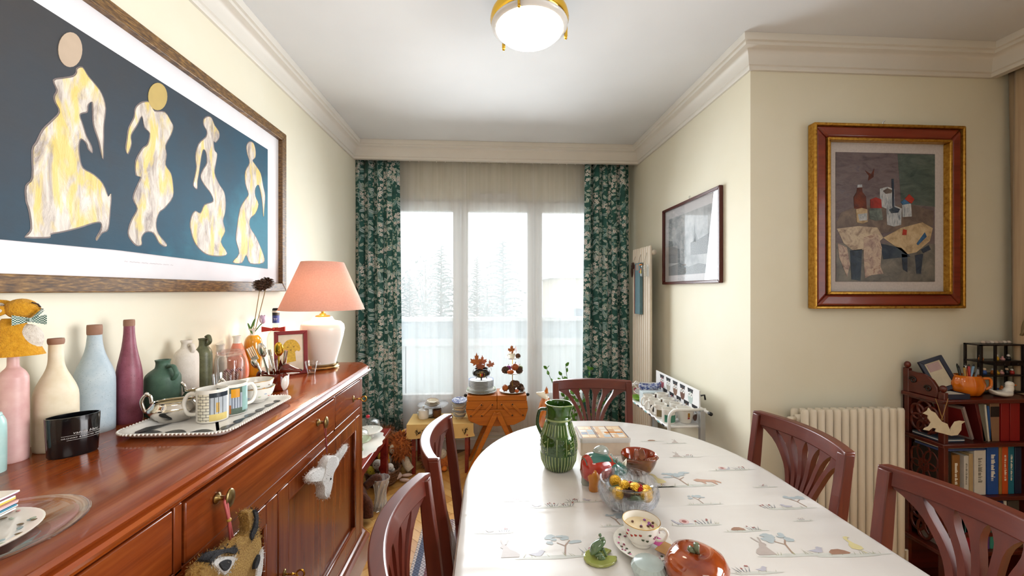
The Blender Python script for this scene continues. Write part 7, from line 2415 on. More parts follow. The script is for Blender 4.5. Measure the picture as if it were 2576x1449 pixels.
cone('dark pine cone at the left of the middle tier', tx - 0.055, yy - 0.02, b1 + 0.027, 1.15, (60, -30, 0), 1)
cone('dark pine cone at the right of the middle tier', tx + 0.05, yy - 0.02, b1 + 0.024, 1.15, (60, 40, 0), 1)
gourd('ribbed orange pumpkin at the front of the middle tier', tx - 0.018, yy - 0.05, b1 + 0.018, 0.026, '#c4601a/0.4', 0.65)
gourd('larger brown-orange gourd on the middle tier', tx + 0.02, yy - 0.02, b1 + 0.05, 0.029, '#a8521c/0.35', 1.0)
gourd('purple foil gourd at the back left of the middle tier', tx - 0.03, yy + 0.03, b1 + 0.035, 0.024, '#7a3078/0.3', 0.9)
gourd('green gourd at the back right of the middle tier', tx + 0.058, yy + 0.03, b1 + 0.032, 0.024, '#6f7a44/0.4', 1.0)
cu = thing('leaf_cup', 'small cream cup holding dried leaves on the top tier', 'cup', (tx - 0.002, yy, b2 + 0.001))
MB().lathe(hollow([(0.018, 0), (0.021, 0.003), (0.026, 0.04)], 0.002, 0.005), 28).build('body', 'cream_china', cu, smooth=50)
MB().tube(spline([(-0.024, 0, 0.032), (-0.036, 0, 0.034), (-0.036, 0, 0.014), (-0.021, 0, 0.01)], 4), 0.0028, 6, T(rz=25)).build('handle', 'cream_china', cu, smooth=True)
cone('pale pine cone beside the cup on the top tier', tx + 0.042, yy - 0.008, b2 + 0.018, 0.8, (70, 30, 0))
maple('brown maple leaf standing in the cup on the top tier', (tx - 0.008, yy - 0.006, b2 + 0.062), 0.062, (85, 0, 10), 'leaf_orange')
maple('pale curled leaf leaning right out of the top tier cup', (tx + 0.028, yy + 0.006, b2 + 0.066), 0.05, (80, 35, 70), 'leaf_pink')
mb = MB()
for k in range(5):
 mb.tube([(0.003 * math.cos(k * 1.3), 0.003 * math.sin(k * 1.3), 0), (0.003 * math.cos(k * 1.3), 0.003 * math.sin(k * 1.3), 0.065)], 0.0025, 6)
o = tag(mb.build('cinnamon_bundle', '#8a5a34/0.8', smooth=True), 'small bundle of cinnamon sticks standing in the top tier cup', 'spice')
o.location = (tx + 0.0, yy + 0.006, b2 + 0.03)

# ================================================================= on the yellow cloth
LX_, LY_, LZ_ = lt.location.x, lt.location.y, 0.3715
w0 = P(1064, 1055, z=LZ_)
wp = thing('white_lidded_pot', 'white ceramic pot with a knobbed lid on the yellow cloth', 'pot', (w0.x, w0.y + 0.03, LZ_))
MB().lathe([(0, 0), (0.036, 0), (0.04, 0.006), (0.04, 0.055), (0.038, 0.06), (0, 0.06)], 32).build('body', 'porcelain', wp, smooth=50)
MB().lathe([(0.041, 0.06), (0.04, 0.066), (0.024, 0.074), (0.008, 0.077), (0.006, 0.085), (0.008, 0.094), (0, 0.097)], 32).build('lid', 'porcelain', wp, smooth=50)
w0 = P(1098, 1053, z=LZ_)
am = thing('amber_candle', 'small amber glass candle on the yellow cloth', 'candle', (w0.x, w0.y + 0.03, LZ_))
glaze('amber_glass', '#4d240c', '#6a3a14', 0.1, 20, 0.5)
MB().lathe(hollow([(0.024, 0), (0.031, 0.008), (0.036, 0.025), (0.036, 0.066)], 0.003, 0.03), 32).build('glass', 'amber_glass', am, smooth=50)
MB().lathe([(0.0, 0.05), (0.0325, 0.05), (0, 0.052)], 28).build('wax', '#b9923c/0.5', am, smooth=True)
w0 = P(1093, 1040, z=LZ_)
cs = thing('glass_cake_stand', 'clear pressed-glass cake stand on the yellow cloth', 'cake stand', (w0.x, LY_ + 0.06, LZ_))
MB().lathe([(0, 0), (0.05, 0), (0.046, 0.006), (0.014, 0.016), (0.011, 0.06), (0.02, 0.075), (0.05, 0.080), (0.105, 0.088), (0.118, 0.098), (0.119, 0.100), (0.103, 0.092), (0.05, 0.084), (0, 0.083)], 48).build('stand', 'crystal', cs, smooth=50)
mb = MB()
for k in range(40):
 a = 2 * PI * k / 40
 mb.ball((0.117 * math.cos(a), 0.117 * math.sin(a), 0.098), 0.0035, 6, 4)
mb.build('beaded_edge', 'crystal', cs, smooth=True)
for k, (r_, lab) in enumerate(((0.062, 'octagonal cream dish, lowest on the glass cake stand'), (0.056, 'octagonal cream dish in the middle on the glass cake stand'), (0.05, 'octagonal cream dish with brown flowers, top of the glass cake stand'))):
 o = thing('octagonal_dish', lab, 'dish', (cs.location.x - 0.005, LY_ + 0.06, LZ_ + 0.086 + k * 0.012), group='octagonal dishes', rot=(R(8 * (k == 2)), 0, R(22)))
 MB().lathe([(0, 0), (r_ * 0.55, 0), (r_ * 0.98, 0.016), (r_, 0.0185), (r_ * 0.95, 0.018), (r_ * 0.55, 0.004), (0, 0.003)], 8).build('body', 'cream_china', o)
 MB().lathe([(r_ * 0.9, 0.0178), (r_ * 0.985, 0.0193)], 8, cap=False).build('rim_band', '#a8836a/0.3', o)
for k in range(3):
 mk_plate('flowered_side_plate', '%s green-flowered plate under the glass cake stand' % ['lowest', 'middle', 'top'][k], cs.location.x - 0.05, LY_ + 0.085, LZ_ + k * 0.007, 0.075, 0.013, 'soft_print', group='flowered plates by the cake stand')
w0 = P(1157, 1048, z=LZ_)
bx_ = w0.x
zz = LZ_
for k in range(5):
 r_ = 0.05 if k < 3 else 0.056
 o = thing('soup_bowl', '%s cream bowl from below in the stack on the yellow cloth' % ords[k], 'bowl', (bx_ + 0.004 * math.sin(k * 2), LY_ + 0.01, zz), group='bowl stack on the yellow cloth', rot=(R([0, 3, -3, 3, 5][k]), R([0, 4, -4, 3, -3][k]), 0))
 MB().lathe(hollow(smoothprof([(r_ * 0.5, 0), (r_ * 0.54, 0.005), (r_ * 0.8, 0.016), (r_, 0.034)], 3), 0.0025, 0.006), 32).build('body', 'cream_china', o, smooth=50)
 if k in (0, 2):
  MB().lathe([(r_ * 0.86, 0.020), (r_ * 1.005, 0.033)], 32, cap=False).build('blue_band', '#8d9cb4/0.2', o, smooth=True)
 zz += 0.0185
zz += 0.016
for k in range(3):
 mk_plate('blue_print_saucer', '%s blue and white printed saucer on the bowl stack' % ['lowest', 'middle', 'top'][k], bx_, LY_ + 0.01, zz + k * 0.009, 0.06, 0.014, 'cream_china' if k < 2 else 'blue_print', group='saucers on the bowl stack', tilt=10, inner='blue_print' if k == 2 else None)
o = tag(MB().box(-0.025, 0.025, -0.018, 0.018, 0, 0.012).build('small_box', '#5a6a70/0.5', bevel=0.002), 'small grey-green box on the yellow cloth beside the bowls', 'box')
w0 = P(1130, 1052, z=LZ_)
o.location = (w0.x, w0.y + 0.02, LZ_)

# ================================================================= on the red console: glass domes
CZ = 0.4205

def dome(lab, x, y, r, h, base_m, knob_m, hgt=0.0):
 t_ = thing('cake_dome', lab, 'cake dome', (x, y, CZ), group='glass cake domes')
 MB().lathe([(0, 0), (r * 0.5, 0), (r * 0.4, 0.01 + hgt * 0.3), (r * 0.5, 0.02 + hgt), (r * 1.15, 0.028 + hgt), (r * 1.2, 0.033 + hgt), (r * 1.1, 0.034 + hgt), (0, 0.03 + hgt)], 36).build('stand', base_m, t_, smooth=50)
 zb_ = 0.034 + hgt
 MB().lathe([(r, zb_), (r * 1.0, zb_ + h * 0.4), (r * 0.85, zb_ + h * 0.75), (r * 0.5, zb_ + h * 0.95), (0, zb_ + h)], 36, cap=False).build('glass', 'thin_glass', t_, smooth=60)
 MB().ball((0, 0, zb_ + h + 0.010), (0.013, 0.013, 0.012), 12, 8).build('knob', knob_m, t_, smooth=True)

p0 = P(940, 1095, z=CZ)
dome('glass cake dome with a red knob on the red table', -0.775, 2.60, 0.075, 0.075, 'porcelain', '#b0102a/0.3', 0.01)
dome('smaller glass dome on a sage green foot on the red table', -0.765, 2.38, 0.06, 0.06, '#a9b394/0.3', '#e6e0da/0.3', 0.03)
dl_ = thing('scalloped_doily', 'white scalloped cake board under the green-footed dome', 'cake board', (-0.765, 2.47, CZ))
DO = [(0.11 * (1 + 0.05 * math.cos(14 * a)) * math.cos(a), 0.24 * (1 + 0.03 * math.cos(14 * a)) * math.sin(a)) for a in (2 * PI * k / 112 for k in range(112))]
MB().prism(DO, -0.0004, 0.0).build('board', 'porcelain', dl_)

# ================================================================= toys on the floor
def skin_tuft(name, lab, cat, parts, grp=None):
 """parts: (part name, material, list of ellipsoids (c, r))"""
 t_ = thing(name, lab, cat, parts[0][3], group=grp)
 for nm, m, ells, _ in parts:
  mb = MB()
  for c, r in ells:
   mb.ball(c, r, 18, 12)
  mb.build(nm, m, t_, smooth=True)
 return t_

def shaggy(o, n, L, seed, m=None):
 """add tufts of fur standing off an ellipsoid-built mesh"""
 rn = random.Random(seed)
 me = o.data
 mb = MB()
 fs = list(me.polygons)
 for k in range(n):
  f = rn.choice(fs)
  c = f.center + Vector((rn.uniform(-1, 1), rn.uniform(-1, 1), rn.uniform(-1, 1))) * 0.004
  nr = (f.normal + Vector((rn.uniform(-0.6, 0.6), rn.uniform(-0.6, 0.6), rn.uniform(-0.7, 0.4)))).normalized()
  sd = nr.cross(Vector((rn.uniform(-1, 1), rn.uniform(-1, 1), rn.uniform(-1, 1)))).normalized() * L * 0.16
  e = c + nr * L * rn.uniform(0.6, 1.1)
  mb.add([tuple(c - sd), tuple(c + sd), tuple(e)], [(0, 1, 2)])
 q = mb.build('fur_tufts', m or me.materials[0].name, o)
 q['kind'] = 'stuff'

lp0 = P(1010, 1140, y=3.03)
ln = thing('lion_plush', 'shaggy brown lion soft toy in front of the small table leg', 'soft toy', (lp0.x - 0.05, 3.02, 0.0))
MB().ball((-0.07, 0.03, 0.20), (0.10, 0.09, 0.11), 20, 14).build('body', 'fur_lion', ln, smooth=True)
mn = MB().ball((0.05, -0.03, 0.20), (0.075, 0.06, 0.085), 20, 14).build('mane', 'fur_orange', ln, smooth=True)
shaggy(mn, 500, 0.045, 3)
b_ = ln.children[0]
shaggy(b_, 500, 0.04, 4)
MB().ball((0.0, -0.075, 0.20), (0.02, 0.016, 0.034), 14, 10).build('muzzle', 'fur_cream', ln, smooth=True)
for s_ in (-1, 1):
 MB().tube(spline([(0.02 + s_ * 0.05, -0.02, 0.13), (0.03 + s_ * 0.07, -0.05, 0.08), (0.04 + s_ * 0.09, -0.06, 0.04)], 5), [0.03] * 11, 12).build('paw', 'fur_cream', ln, smooth=True)
pg0 = P(1030, 1095, y=3.05)
pg = thing('pig_plush', 'pink and yellow pig soft toy lying on the lion', 'soft toy', (pg0.x, 3.05, 0.2))
MB().ball((0, 0, 0.075), (0.07, 0.045, 0.04), 18, 12).build('body', 'fur_pink', pg, smooth=True)
MB().ball((-0.035, -0.005, 0.072), (0.025, 0.042, 0.037), 18, 12).build('yellow_band', '#dfb33e/0.9', pg, smooth=True)
MB().lathe([(0.02, 0), (0.014, 0.02), (0.0, 0.035)], 10, T(0.06, -0.01, 0.08, ry=80)).build('foot', 'fur_pink', pg, smooth=True)
MB().lathe([(0.018, 0), (0.012, 0.03), (0.0, 0.04)], 10, T(0.01, 0, 0.11, ry=10)).build('ear', 'fur_pink', pg, smooth=True)
bs0 = P(962, 1165, y=2.86)
bk = thing('wicker_basket', 'dark wicker basket of toys below the red table', 'basket', (bs0.x, 2.86, 0.0))
MB().lathe(hollow([(0.09, 0), (0.11, 0.04), (0.12, 0.10)], 0.008, 0.01), 36).build('body', 'wicker', bk, smooth=50)
mb = MB()
for z in (0.02, 0.04, 0.06, 0.08, 0.10):
 r_ = 0.095 + 0.028 * z / 0.1
 mb.tube([(r_ * math.cos(2 * PI * k / 36), r_ * math.sin(2 * PI * k / 36), z + 0.004 * (k % 2)) for k in range(36)], 0.006, 6, closed=True)
mb.build('weave', 'wicker', bk, smooth=True)
for (dx, dy, dz_, r_, m, lab) in ((-0.07, -0.06, 0.11, 0.032, '#d8c23c/0.9', 'yellow ball toy in the wicker basket'), (-0.02, -0.05, 0.15, 0.034, 'fur_white', 'white doll head in the wicker basket'), (0.02, -0.06, 0.13, 0.03, '#b81c1c/0.9', 'red cloth toy in the wicker basket'), (0.06, -0.03, 0.12, 0.026, '#e8e4de/0.9', 'small white toy at the right of the basket'), (0.0, 0.03, 0.17, 0.04, '#d9a02c/0.9', 'orange-yellow soft toy at the back of the basket')):
 t_ = thing('small_toy', lab, 'toy', (bk.location.x + dx, 2.86 + dy, dz_), group='toys in the basket')
 MB().ball((0, 0, 0), (r_, r_ * 0.9, r_), 16, 10).build('head', m, t_, smooth=True)
 MB().ball((0.01, 0.012, -r_ * 0.9), (r_ * 0.8, r_ * 0.7, r_ * 0.6), 14, 8).build('body', m, t_, smooth=True)
 for s_ in (-1, 1):
  MB().ball((s_ * r_ * 0.35, -r_ * 0.84, r_ * 0.2), r_ * 0.1, 6, 5).build('eye', 'black_rubber', t_, smooth=True)
rb0 = P(985, 1202, z=0.03)
rb = thing('pale_rabbit_plush', 'pale pink soft toy lying on the floor beside the red table leg', 'soft toy', (rb0.x, rb0.y + 0.02, 0.0))
MB().ball((-0.02, 0, 0.035), (0.09, 0.05, 0.034), 18, 12).build('body', 'fur_pale', rb, smooth=True)
for s_ in (-1, 1):
 MB().ball((0.10, s_ * 0.02, 0.02), (0.04, 0.012, 0.012), 12, 8, T(rz=s_ * 10)).build('ear', 'fur_pale', rb, smooth=True)
br0 = P(930, 1250, z=0.08)
bt = thing('brown_plush', 'dark brown soft toy beside the sideboard end', 'soft toy', (-0.815, 2.42, 0.0))
MB().ball((0, 0, 0.11), (0.09, 0.08, 0.10), 18, 12).build('body', 'fur_brown', bt, smooth=True)
MB().ball((0.01, -0.02, 0.235), (0.06, 0.055, 0.055), 16, 10).build('head', 'fur_brown', bt, smooth=True)
MB().tube(spline([(0.05, -0.02, 0.15), (0.10, -0.03, 0.10), (0.11, -0.05, 0.03)], 5), 0.028, 12).build('leg', 'fur_brown', bt, smooth=True)
MB().tube(spline([(0.06, 0.05, 0.16), (0.12, 0.09, 0.2), (0.13, 0.1, 0.14)], 5), 0.024, 12).build('leg', 'fur_brown', bt, smooth=True)
ot0 = P(1085, 1145, y=2.98)
ot = thing('orange_bird_plush', 'orange and cream soft toy on the floor under the low table', 'soft toy', (-0.345, 3.06, 0.0))
MB().ball((0, 0, 0.06), (0.05, 0.045, 0.06), 16, 10).build('body', 'fur_orange', ot, smooth=True)
MB().ball((-0.01, -0.02, 0.12), (0.035, 0.03, 0.04), 16, 10).build('head', 'fur_cream', ot, smooth=True)
MB().ball((0.01, -0.05, 0.02), (0.022, 0.026, 0.018), 12, 8).build('foot', '#d8741c/0.8', ot, smooth=True)
fb0 = P(1055, 1160, y=2.95)
fb = thing('shaggy_brown_plush', 'long-haired brown soft toy between the lion and the orange toy', 'soft toy', (-0.45, 3.06, 0.0))
mn = MB().ball((0, 0.02, 0.07), (0.07, 0.06, 0.065), 18, 12).build('body', 'fur_brown', fb, smooth=True)
shaggy(mn, 350, 0.035, 9, 'fur_lion')
MB().ball((0.0, -0.05, 0.045), (0.03, 0.025, 0.035), 14, 8).build('paw', 'fur_cream', fb, smooth=True)
cb2 = P(1005, 1090, y=3.1)
blk_ = thing('cloth_bundle', 'crumpled cream and brown cloth behind the soft toys', 'cloth', (-0.80, 3.20, 0.0))
mb = MB()
mb.grid(lambda u, v: (-0.16 + 0.32 * u, -0.07 + 0.14 * v + 0.02 * math.sin(7 * u), 0.20 + 0.07 * math.sin(3 * u + 1) + 0.03 * math.sin(9 * u + 5 * v) - 0.2 * abs(v - 0.5) ** 1.5), 24, 10)
mb.build('cloth', '#c9ab94/0.9', blk_, smooth=True)
MB().loft([[(x, y, z) for x, y in rrect(0, 0, 0.13, 0.05, 0.03)] for z in (0, 0.2)]).build('lining', 'fur_brown', blk_, smooth=40)

# cut glass vase on the floor
v0 = P(954, 1285, z=0.0)
gv = thing('floor_crystal_vase', 'waisted cut crystal vase standing on the parquet', 'vase', (v0.x, v0.y + 0.03, 0.0))
S_ = v0.y / FPX
prf = [(19, 0), (17, 4), (13, 20), (12.5, 34), (15, 52), (20, 68), (22, 77)]
ov = [(r_ * S_ * 1.0, z * S_) for r_, z in prf]
rings = []
for r_, z in smoothprof(ov, 3) + [(r_ - 0.004, z) for r_, z in reversed(smoothprof(ov, 3)) if z > 0.02]:
 rings.append([(r_ * (1 + (0.05 if k % 2 else -0.05)) * math.cos(PI * k / 12 + z * 6), r_ * (1 + (0.05 if k % 2 else -0.05)) * math.sin(PI * k / 12 + z * 6), z) for k in range(24)])
MB().loft(rings).build('glass', 'cut_crystal', gv)
simple('frosted_cut', '#eef2f4', 0.2, 0.03, 40)
for k in range(8):
 a = 2 * PI * k / 8
 mb = MB()
 pts = []
 for j in range(9):
  z = 0.02 + j * 0.018
  rr = next((r0 + (r1 - r0) * (z - z0) / (z1 - z0) for (r0, z0), (r1, z1) in zip(ov, ov[1:]) if z0 <= z <= z1), ov[-1][0])
  aa = a + z * 5
  pts.append((rr * 1.04 * math.cos(aa), rr * 1.04 * math.sin(aa), z))
 mb.tube(pts, 0.0022, 5)
 mb.build('cut_line', 'frosted_cut', gv, smooth=True)

# houseplant behind the far chair
pl0 = P(1440, 1040, y=2.9)
pln = thing('trailing_plant', 'leafy green houseplant in a pot behind the far dining chair', 'plant', (pl0.x + 0.02, 2.9, 0.0))
MB().lathe(hollow([(0.09, 0), (0.12, 0.02), (0.13, 0.2)], 0.008, 0.15), 28).build('pot', '#b9a890/0.6', pln, smooth=50)
MB().lathe([(0, 0.16), (0.121, 0.16)], 28, cap=False).build('soil', '#3a2a1c/0.9', pln)
glaze('plant_leaf', '#3f7a24', '#6aa53a', 0.45, 60)
rn = random.Random(17)
for k in range(11):
 a = 2 * PI * k / 11
 tip = (rn.uniform(-0.22, 0.22), rn.uniform(-0.1, 0.1), rn.uniform(0.42, 0.78))
 if k in (0, 1):
  tip = (-0.07 - 0.14 * k, 0, 0.80 - 0.02 * k)
 pts = spline([(0.04 * math.cos(a), 0.04 * math.sin(a), 0.16), (tip[0] * 0.4, tip[1] * 0.5, 0.16 + (tip[2] - 0.16) * 0.5), tip], 5)
 st_ = MB().tube(pts, 0.002, 5).build('stem', '#5a7a34/0.6', pln, smooth=True)
 for j in range(3, len(pts)):
  p_ = Vector(pts[j])
  mb = MB()
  for s_ in (-1, 1):
   M = T(*p_, rx=rn.uniform(50, 100), rz=rn.uniform(0, 360), ry=s_ * 40)
   lf = [(0, 0), (0.009, 0.006), (0.012, 0.018), (0.006, 0.032), (0, 0.038), (-0.006, 0.032), (-0.012, 0.018), (-0.009, 0.006)]
   mb.add([(x, y, 0.004 * math.sin(y * 80)) for x, y in lf], [tuple(range(8))], M)
  mb.build('leaf', 'plant_leaf', pln)

# ================================================================= serving trolley by the right wall
TX0, TX1, TY0_, TY1_ = 0.955, 1.135, 2.06, 2.66
tro = thing('serving_trolley', 'white and grey metal trolley with owl-print trays by the right wall', 'trolley', (0, 0, 0))
HZ_, TRZ = 0.722, 0.635
for y in (TY0_, TY1_):
 pts = [(TX0, y, 0.05), (TX0, y, HZ_ - 0.05)] + [(TX0 + 0.04 - 0.04 * math.cos(R(a)), y, HZ_ - 0.05 + 0.05 * math.sin(R(a))) for a in (22, 45, 67, 90)] + [(TX1 + 0.02, y, HZ_)]
 MB().tube(pts, 0.0085, 10).build('end_loop', 'white_gloss', tro, smooth=True)
 MB().box(TX1 - 0.014, TX1 + 0.014, y - 0.012, y + 0.012, 0.05, HZ_).build('upright', 'grey_metal', tro, bevel=0.002)
 for x in (TX0, TX1):
  MB().lathe([(0.024, -0.01), (0.024, 0.01)], 16, T(x, y, 0.026, rx=90)).build('castor', 'black_rubber', tro, smooth=30)
MB().tube([(TX1 + 0.012, TY0_ - 0.05, HZ_ - 0.004), (TX1 + 0.012, TY1_, HZ_ - 0.004)], 0.0085, 10).build('side_rail', 'white_gloss', tro, smooth=True)
MB().tube([(TX1 + 0.012, TY0_ - 0.068, HZ_ - 0.004), (TX1 + 0.012, TY0_ - 0.05, HZ_ - 0.004)], 0.0095, 10).build('end_cap', 'black_rubber', tro, smooth=True)
MB().tube([(TX1 + 0.004, TY0_ + 0.02, HZ_ + 0.07), (TX1 + 0.02, TY0_ + 0.01, HZ_ + 0.075), (TX1 + 0.024, TY0_ + 0.01, HZ_ + 0.05)], 0.005, 8).build('hook', 'black_rubber', tro, smooth=True)
for zt, nm in ((TRZ, 'tray'), (0.30, 'tray')):
 MB().prism(rrect((TX0 + TX1) / 2, (TY0_ + TY1_) / 2, (TX1 - TX0) / 2 + 0.012, (TY1_ - TY0_) / 2 - 0.006, 0.03), zt - 0.012, zt).build(nm, 'white_gloss', tro, bevel=0.004)
MB().box(TX1 + 0.002, TX1 + 0.010, TY0_ + 0.03, TY1_ - 0.01, TRZ - 0.03, 0.815).build('owl_panel', 'paper_white', tro, bevel=0.002)

def owl(y, z, s, col, par=tro, x=None):
 """printed owl lying flat on the panel facing -x"""
 x = (TX1 + 0.0018) if x is None else x
 g = lambda u, v, d: (x - d * 0.0002, y - u * s, z + v * s)
 body = MB()
 pts = [(0.36 * math.cos(a), 0.5 * math.sin(a)) for a in (2 * PI * k / 20 for k in range(20))]
 body.add([g(u, v, 0) for u, v in pts], [tuple(range(20))])
 b = body.build('printed_owl', col, par)
 cap = MB()
 cap.add([g(u, v, 1) for u, v in ((-0.42, 0.62), (0.42, 0.62), (0.3, 0.3), (0.0, 0.42), (-0.3, 0.3))], [(0, 1, 2, 3, 4)])
 for s_ in (-1, 1):
  cap.add([g(s_ * 0.17 + 0.05 * math.cos(a), 0.18 + 0.07 * math.sin(a), 3) for a in (2 * PI * k / 10 for k in range(10))], [tuple(range(10))])
 cap.build('printed_cap', '#26262c/0.4', b)
 eyes = MB()
 for s_ in (-1, 1):
  eyes.add([g(s_ * 0.17 + 0.15 * math.cos(a), 0.18 + 0.17 * math.sin(a), 2) for a in (2 * PI * k / 14 for k in range(14))], [tuple(range(14))])
 eyes.build('printed_eyes', '#f2f0ec/0.4', b)

rn = random.Random(2)
oc = ['#6b4434/0.4', '#b9c7c4/0.4', '#3b3b45/0.4', '#a34a58/0.4', '#b8b0a4/0.4', '#86634e/0.4']
k = 0
for j, z in enumerate((0.675, 0.755)):
 for i in range(6):
  y = TY0_ + 0.08 + (i + (0.5 if j % 2 else 0)) * 0.092
  if y < TY1_ - 0.05:
   owl(y, z, 0.078, oc[(k * 5 + j) % 6])
   k += 1
for i in range(9):
 MB().box(TX0 - 0.0125, TX0 - 0.0118, TY0_ + 0.03 + i * 0.06, TY0_ + 0.06 + i * 0.06, TRZ - 0.011, TRZ - 0.001).build('printed_edge', ['#34343c/0.4', '#8cc0c4/0.4', '#6a5a52/0.4'][i % 3], tro)

def tmug(lab, px, py, col_patch=None, h=0.078, r=0.037, hang=150):
 q = P(px, py, z=TRZ)
 y = q.y + 0.02
 t_ = thing('trolley_mug', lab, 'mug', (min(max(q.x, TX0 + 0.03), TX1 - 0.035), y, TRZ + 0.0005), group='mugs on the trolley')
 mug_shape(t_, r, h, 'porcelain', hang)
 if col_patch:
  wrap_patch(t_, r, -140, -50, h * 0.12, h * 0.6, col_patch, 'printed_band')
 return t_

def mug_at(lab, x, y, patch, h=0.075, r=0.035, hang=150):
 t_ = thing('trolley_mug', lab, 'mug', (x, y, TRZ + 0.0005), group='mugs on the trolley')
 mug_shape(t_, r, h, 'porcelain', hang)
 if patch:
  wrap_patch(t_, r, -150, -40, h * 0.1, h * 0.62, patch, 'printed_band')

mug_at('white mug with a green hill print at the near end of the trolley', 0.985, 2.13, '#4a8a74/0.2', hang=20)
lm = thing('large_white_cup', 'wide white cup with a small crest at the near end of the trolley', 'cup', (1.075, 2.125, TRZ + 0.0005))
MB().lathe(hollow(smoothprof([(0.028, 0), (0.032, 0.006), (0.042, 0.04), (0.047, 0.078)], 3), 0.003, 0.008), 36).build('body', 'porcelain', lm, smooth=50)
MB().tube(spline([(0.044, 0, 0.066), (0.062, 0, 0.064), (0.064, 0, 0.042), (0.041, 0, 0.034)], 5), 0.0045, 8, T(rz=10)).build('handle', 'porcelain', lm, smooth=True)
wrap_patch(lm, 0.0445, -98, -84, 0.04, 0.062, '#a8782c/0.3', 'crest', off=0.0012)
wrap_patch(lm, 0.0425, -98, -84, 0.03, 0.038, '#a02a2a/0.3', 'crest_ribbon', off=0.0012)
mug_at('white mug with a brown print, second from the near end', 0.982, 2.225, '#8a7a5a/0.2', hang=190)
mug_at('white mug standing third from the near end at the back', 1.075, 2.23, '#5a6a72/0.2', hang=100)
mug_at('white mug with a dark print in the middle of the trolley', 0.985, 2.32, '#4a4440/0.2', hang=190)
mug_at('white mug in the middle of the trolley at the back', 1.075, 2.325, '#6a7a80/0.2', hang=120)
mug_at('white mug fourth from the near end behind the dark-printed one', 0.99, 2.41, None, hang=200)
mug_at('mug with a brown landscape print next to the owl panel', 1.08, 2.42, '#7a5a3a/0.2', 0.082, hang=120)
bxp = thing('boxed_set', 'small printed box behind the mugs on the trolley', 'box', (1.045, 2.50, TRZ + 0.0005))
MB().box(-0.07, 0.07, -0.03, 0.03, 0, 0.075).build('box', '#c9d4d8/0.5', bxp, bevel=0.002)
MB().box(-0.05, 0.06, -0.0308, -0.0303, 0.012, 0.066).build('printed_window', '#6a4a48/0.4', bxp)
# gravy boat with dishes under it
mk_plate('leaf_plate', 'bright green leaf-shaped plate under the gravy boat', 1.0, 2.585, TRZ, 0.062, 0.016, '#86b83a/0.3')
mk_plate('crimson_edged_plate', 'white plate with a crimson edge standing under the gravy boat', 1.035, 2.60, TRZ + 0.018, 0.07, 0.03, 'porcelain', rimcol='#b0204a/0.3', tilt=10)
gb = thing('gravy_boat', 'blue and white printed gravy boat lying on the trolley plates', 'gravy boat', (1.05, 2.57, TRZ + 0.05), R(-15))
rings = []
for x, w_, z0, z1 in ((-0.06, 0.012, 0.03, 0.055), (-0.045, 0.028, 0.012, 0.056), (-0.015, 0.036, 0.004, 0.05), (0.02, 0.034, 0.004, 0.05), (0.055, 0.022, 0.016, 0.06), (0.082, 0.008, 0.045, 0.072)):
 rg_ = []
 for k in range(16):
  a = PI + PI * k / 15
  rg_.append((x, w_ * math.cos(a), z1 + (z1 - z0) * math.sin(a)))
 rings.append(rg_)
n = 16
mb = MB()
mb.add([q for r_ in rings for q in r_], [(k * n + i, k * n + i + 1, (k + 1) * n + i + 1, (k + 1) * n + i) for k in range(len(rings) - 1) for i in range(n - 1)])
o = mb.build('body', 'blue_print', gb, smooth=60)
s_ = o.modifiers.new('thickness', 'SOLIDIFY')
s_.thickness = 0.003
MB().tube(spline([(-0.055, 0, 0.05), (-0.075, 0, 0.07), (-0.088, 0, 0.05), (-0.07, 0, 0.025), (-0.05, 0, 0.025)], 5), 0.004, 8).build('handle', 'porcelain', gb, smooth=True)
MB().lathe([(0.03, 0), (0.024, 0.008)], 20, sx=1.2, sy=0.8).build('foot', 'porcelain', gb, smooth=True)

# ================================================================= hanging on the tall radiator
hx = XR - 0.13
tp = P(1607, 662, x=hx)
sb_ = thing('knife_block_book', 'long slate-blue wooden paper-knife box hanging on the tall radiator', 'wall hanging', (hx, tp.y, P(1607, 790, x=hx).z))
hgt = tp.z - sb_.location.z
w_ = abs(P(1597, 700, x=hx).y - P(1609, 700, x=hx).y) * 0.5
MB().box(-0.012, 0.012, -w_, w_, 0, hgt).build('box', '#5c7f88/0.5', sb_, bevel=0.003)
MB().box(-0.014, 0.010, w_, w_ + 0.006, 0, hgt * 0.98).build('red_spine', '#8a3a3c/0.6', sb_)
MB().prism([(-w_ * 0.9, 0), (w_ * 0.9, 0), (w_ * 0.6, hgt * 0.12), (0, hgt * 0.18), (-w_ * 0.6, hgt * 0.12)], -0.0002, 0.0006, Matrix.Translation((-0.0125, 0, hgt * 0.86)) @ Euler((R(90), 0, R(-90))).to_matrix().to_4x4() @ Matrix.Scale(0.75, 4)).build('pale_top', '#a58a7c/0.6', sb_)
MB().tube([(0.0, 0.004, hgt), (0.01, 0.0, hgt + 0.05), (0.022, -0.006, hgt + 0.085)], 0.0012, 5).build('cord', '#5a4030/0.7', sb_)
jp = P(1622, 680, x=hx - 0.01)
jr = thing('hanging_glass_jar', 'small glass jar ornament with an orange bow hanging on the tall radiator', 'jar', (hx - 0.012, jp.y, jp.z - 0.045))
MB().lathe(hollow([(0.026, 0), (0.03, 0.006), (0.03, 0.065), (0.024, 0.074), (0.026, 0.084)], 0.002, 0.004), 28).build('glass', 'thin_glass', jr, smooth=50)
for k, (dy, dz_, r_, m) in enumerate(((-0.01, 0.034, 0.012, '#b59a3a/0.6'), (-0.012, 0.052, 0.007, '#d9782c/0.6'), (0.014, 0.034, 0.008, '#a8362a/0.6'), (-0.012, 0.062, 0.006, '#2a2420/0.6'))):
 MB().ball((-0.031, dy, dz_), (0.002, r_, r_ * 1.1), 10, 8).build('painted_figure', m, jr, smooth=True)
